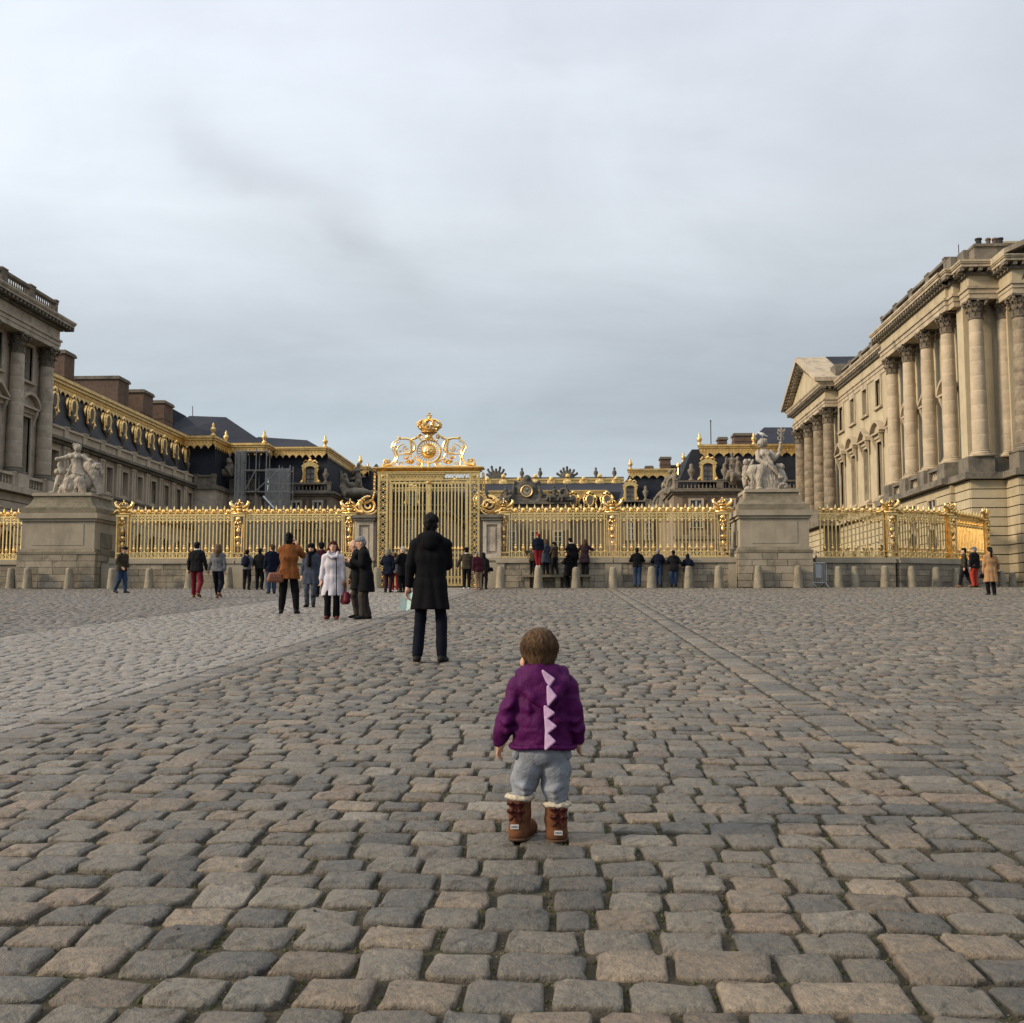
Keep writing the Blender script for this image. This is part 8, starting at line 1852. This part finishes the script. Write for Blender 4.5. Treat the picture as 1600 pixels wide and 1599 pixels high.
# hood lying on the back
q = SDF(0.014); q.chain([c_(352, 375, -0.02), c_(370, 455, -0.075), c_(440, 530, -0.105), c_(532, 585, -0.108)], [0.026, 0.026, 0.024, 0.016]); q.chain([c_(638, 370, -0.02), c_(640, 440, -0.075), c_(590, 520, -0.105), c_(536, 585, -0.108)], [0.026, 0.026, 0.024, 0.016])
q.ell(c_(492, 430, -0.075), (0.092, 0.034, 0.072)); q.chain([c_(400, 352, -0.045), c_(480, 345, -0.062), c_(590, 350, -0.045)], [0.026, 0.028, 0.026]); q.ell(c_(520, 510, -0.095), (0.05, 0.026, 0.05)); q.chain([c_(352, 375, -0.02), c_(372, 352, 0.04), c_(440, 345, 0.07)], [0.026, 0.022, 0.02]); q.chain([c_(638, 370, -0.02), c_(600, 352, 0.04), c_(530, 345, 0.07)], [0.026, 0.022, 0.02])
q.wr = (0.004, 28, 9, (1, 0.6, 0.7)); put('hood', q.mesh('hood', 0.0058), purple, ch)
for tri, y in (([(505, 352), (572, 384), (545, 458)], -0.108), ([(540, 455), (592, 516), (540, 582)], -0.124), ([(520, 588), (578, 606), (524, 672)], -0.128), ([(525, 668), (590, 694), (530, 768)], -0.132), ([(528, 764), (584, 826), (525, 872)], -0.132)):
    q = SDF(0.004); (a, b_, c) = tri
    for i in range(25):
        t = i / 24; p0 = [a[k] + (c[k] - a[k]) * t for k in (0, 1)]; w_ = 1 - abs(t - 0.5) * 2; w_ = max(0.02, w_ if abs(b_[1] - (a[1] + c[1]) / 2) < 25 else (t / max(0.05, (b_[1] - a[1]) / (c[1] - a[1])) if t < (b_[1] - a[1]) / (c[1] - a[1]) else (1 - t) / max(0.05, 1 - (b_[1] - a[1]) / (c[1] - a[1]))))
        mid = [a[k] + (c[k] - a[k]) * ((b_[1] - a[1]) / (c[1] - a[1])) for k in (0, 1)]; ex = p0[0] + (b_[0] - mid[0]) * w_
        q.cap(c_(p0[0], p0[1], y + 0.004), c_(ex, p0[1] + (b_[1] - mid[1]) * 0, y - 0.012 * w_), 0.0058, 0.005)
    put('spike', q.mesh('spike', 0.0034), lil, ch)
# boots
for s, (x0, yt, yb, fx, ang) in ((-1, (340, 1225, 1508, 335, 0.22)), (1, (588, 1262, 1516, 592, -0.06))):
    tag_x = (308 if s < 0 else 606)
    q = SDF(0.014); q.chain([c_(x0 + 4, yt, 0.0), c_(x0, yt + 110, 0.0), c_(fx + 2, yb - 75, 0.0)], [0.050, 0.049, 0.047]); tx, ty = 0.105 * -math.sin(-ang) * (-1 if s < 0 else 1) * 0, 0.11
    toe = c_(fx + (55 if s < 0 else 6), yb - 50, 0.105); q.chain([c_(fx, yb - 52, -0.008), toe], [0.047, 0.045]); q.cut((0, 0, -1), -(c_(0, yb - 18)[2])); q.cut((0, 0, 1), c_(0, yt)[2])
    bt = put('boot', q.mesh('boot', 0.0058), suede, ch)
    q = SDF(0.01); q.chain([c_(fx, yb - 30, -0.008), (toe[0], toe[1], c_(0, yb - 30)[2])], [0.0515, 0.049]); q.cut((0, 0, 1), c_(0, yb - 20)[2]); q.cut((0, 0, -1), -c_(0, yb + 2)[2]); put('boot_sole', q.mesh('boot_sole', 0.0055), sole, bt)
    q = SDF(0.008); rr = np.random.default_rng(3)
    for k in range(26):
        a = 2 * math.pi * k / 26; q.ell((c_(x0 + 4, 0)[0] + 0.049 * math.cos(a) + rr.normal(0, 0.003), 0.047 * math.sin(a) + rr.normal(0, 0.003), c_(0, yt - 6 + (10 if s > 0 else 0))[2] + rr.normal(0, 0.003)), (0.014, 0.014, 0.013))
    q.wr = (0.004, 160, 4); put('fleece_cuff', q.mesh('fleece_cuff', 0.0055), fleece, bt)
    for k, zy in enumerate((yt + 42, yt + 95)):
        q = SDF(0.003); bx = x0 - 22 if s < 0 else x0 + 22; o = c_(bx, zy, -0.056)
        q.ell(o, (0.009, 0.008, 0.009))
        for e, (dx, dz) in enumerate(((-0.034, 0.012), (0.032, 0.010), (-0.024, -0.026), (0.022, -0.028))):
            tip = (o[0] + dx, o[1] - 0.004, o[2] + dz)
            if e < 2: q.chain([o, ((o[0] + tip[0]) / 2, o[1] - 0.012, (o[2] + tip[2]) / 2 + 0.008), tip, ((o[0] + tip[0]) / 2, o[1] - 0.002, (o[2] + tip[2]) / 2 - 0.008), o], [0.005, 0.007, 0.008, 0.007, 0.005])
            else: q.chain([o, tip], [0.006, 0.008])
        put('bow', q.mesh('bow', 0.0036), bow, bt)
    zl = yb - 100 if s < 0 else yb - 70
    lb_ = c_(tag_x, zl, -0.0555)
    pl = MB().cbox((0, 0, 0), (0.036, 0.004, 0.019)); pt_ = pl.build('heel_label', white, bt, loc=lb_)
    cu = bpy.data.curves.new('lettering', 'FONT'); cu.body = 'UGG'; cu.size = 0.0135; cu.extrude = 0.0006; cu.align_x = 'CENTER'; cu.align_y = 'CENTER'
    oo = bpy.data.objects.new('lettering', cu); COL.objects.link(oo); me = bpy.data.meshes.new_from_object(oo); bpy.data.objects.remove(oo)
    le = put('lettering', me, None, bt, loc=(lb_[0], lb_[1] - 0.0028, lb_[2])); le.rotation_euler = (PI / 2, 0, 0); me.materials.clear(); me.materials.append(M['dark_iron'])
# fine loose strands over the toddler's hair
r9 = np.random.default_rng(21); V = []; Q = []; c0 = np.array(c_(478, 208)); n_ = 0
for i in range(2600):
    a = r9.uniform(0, 2 * math.pi); s0 = r9.uniform(0.0, 1.1); ln = r9.uniform(0.35, 0.8); tw = r9.normal(0.35, 0.3); fly = abs(r9.normal()); pts = []
    for t in (0, 0.33, 0.67, 1.0):
        th = s0 + ln * t; az = a + tw * t; k = 1.035 + 0.012 * r9.normal() + (0.022 + 0.02 * fly) * t
        x = 0.083 * k * math.sin(th) * math.cos(az); y = 0.086 * k * math.sin(th) * math.sin(az) - 0.012; z = 0.092 * k * math.cos(th) - 0.004
        if th > 1.6: x *= 1 - 0.28 * (th - 1.6); y *= 1 - 0.22 * (th - 1.6)
        pts.append(c0 + np.array((x, y, z)))
    if pts[-1][1] > 0.045 + 0.05 * max(0, 1.2 - s0) or (pts[-1][2] < c0[2] - 0.088): continue
    for j, p in enumerate(pts):
        w = 0.0016 * (1, 1.1, 0.9, 0.25)[j]; d = p - c0; tx = np.array((-math.sin(a + tw * j / 3), math.cos(a + tw * j / 3), 0)) * w; nn = d / np.linalg.norm(d) * w * 0.9
        V += [p + tx, p - tx, p + nn]
    for j in range(3):
        b0_ = n_ + j * 3
        for e in range(3): Q.append((b0_ + e, b0_ + (e + 1) % 3, b0_ + 3 + (e + 1) % 3, b0_ + 3 + e))
    n_ += 12
me = fast_mesh('hair_strands', np.array(V), np.array(Q)); me.shade_smooth(); put('hair_strands', me, hairmat('toddler_hair_light', (0.105, 0.062, 0.034)), ch, kind='stuff')
ch.scale = (0.915, 0.915, 0.915)
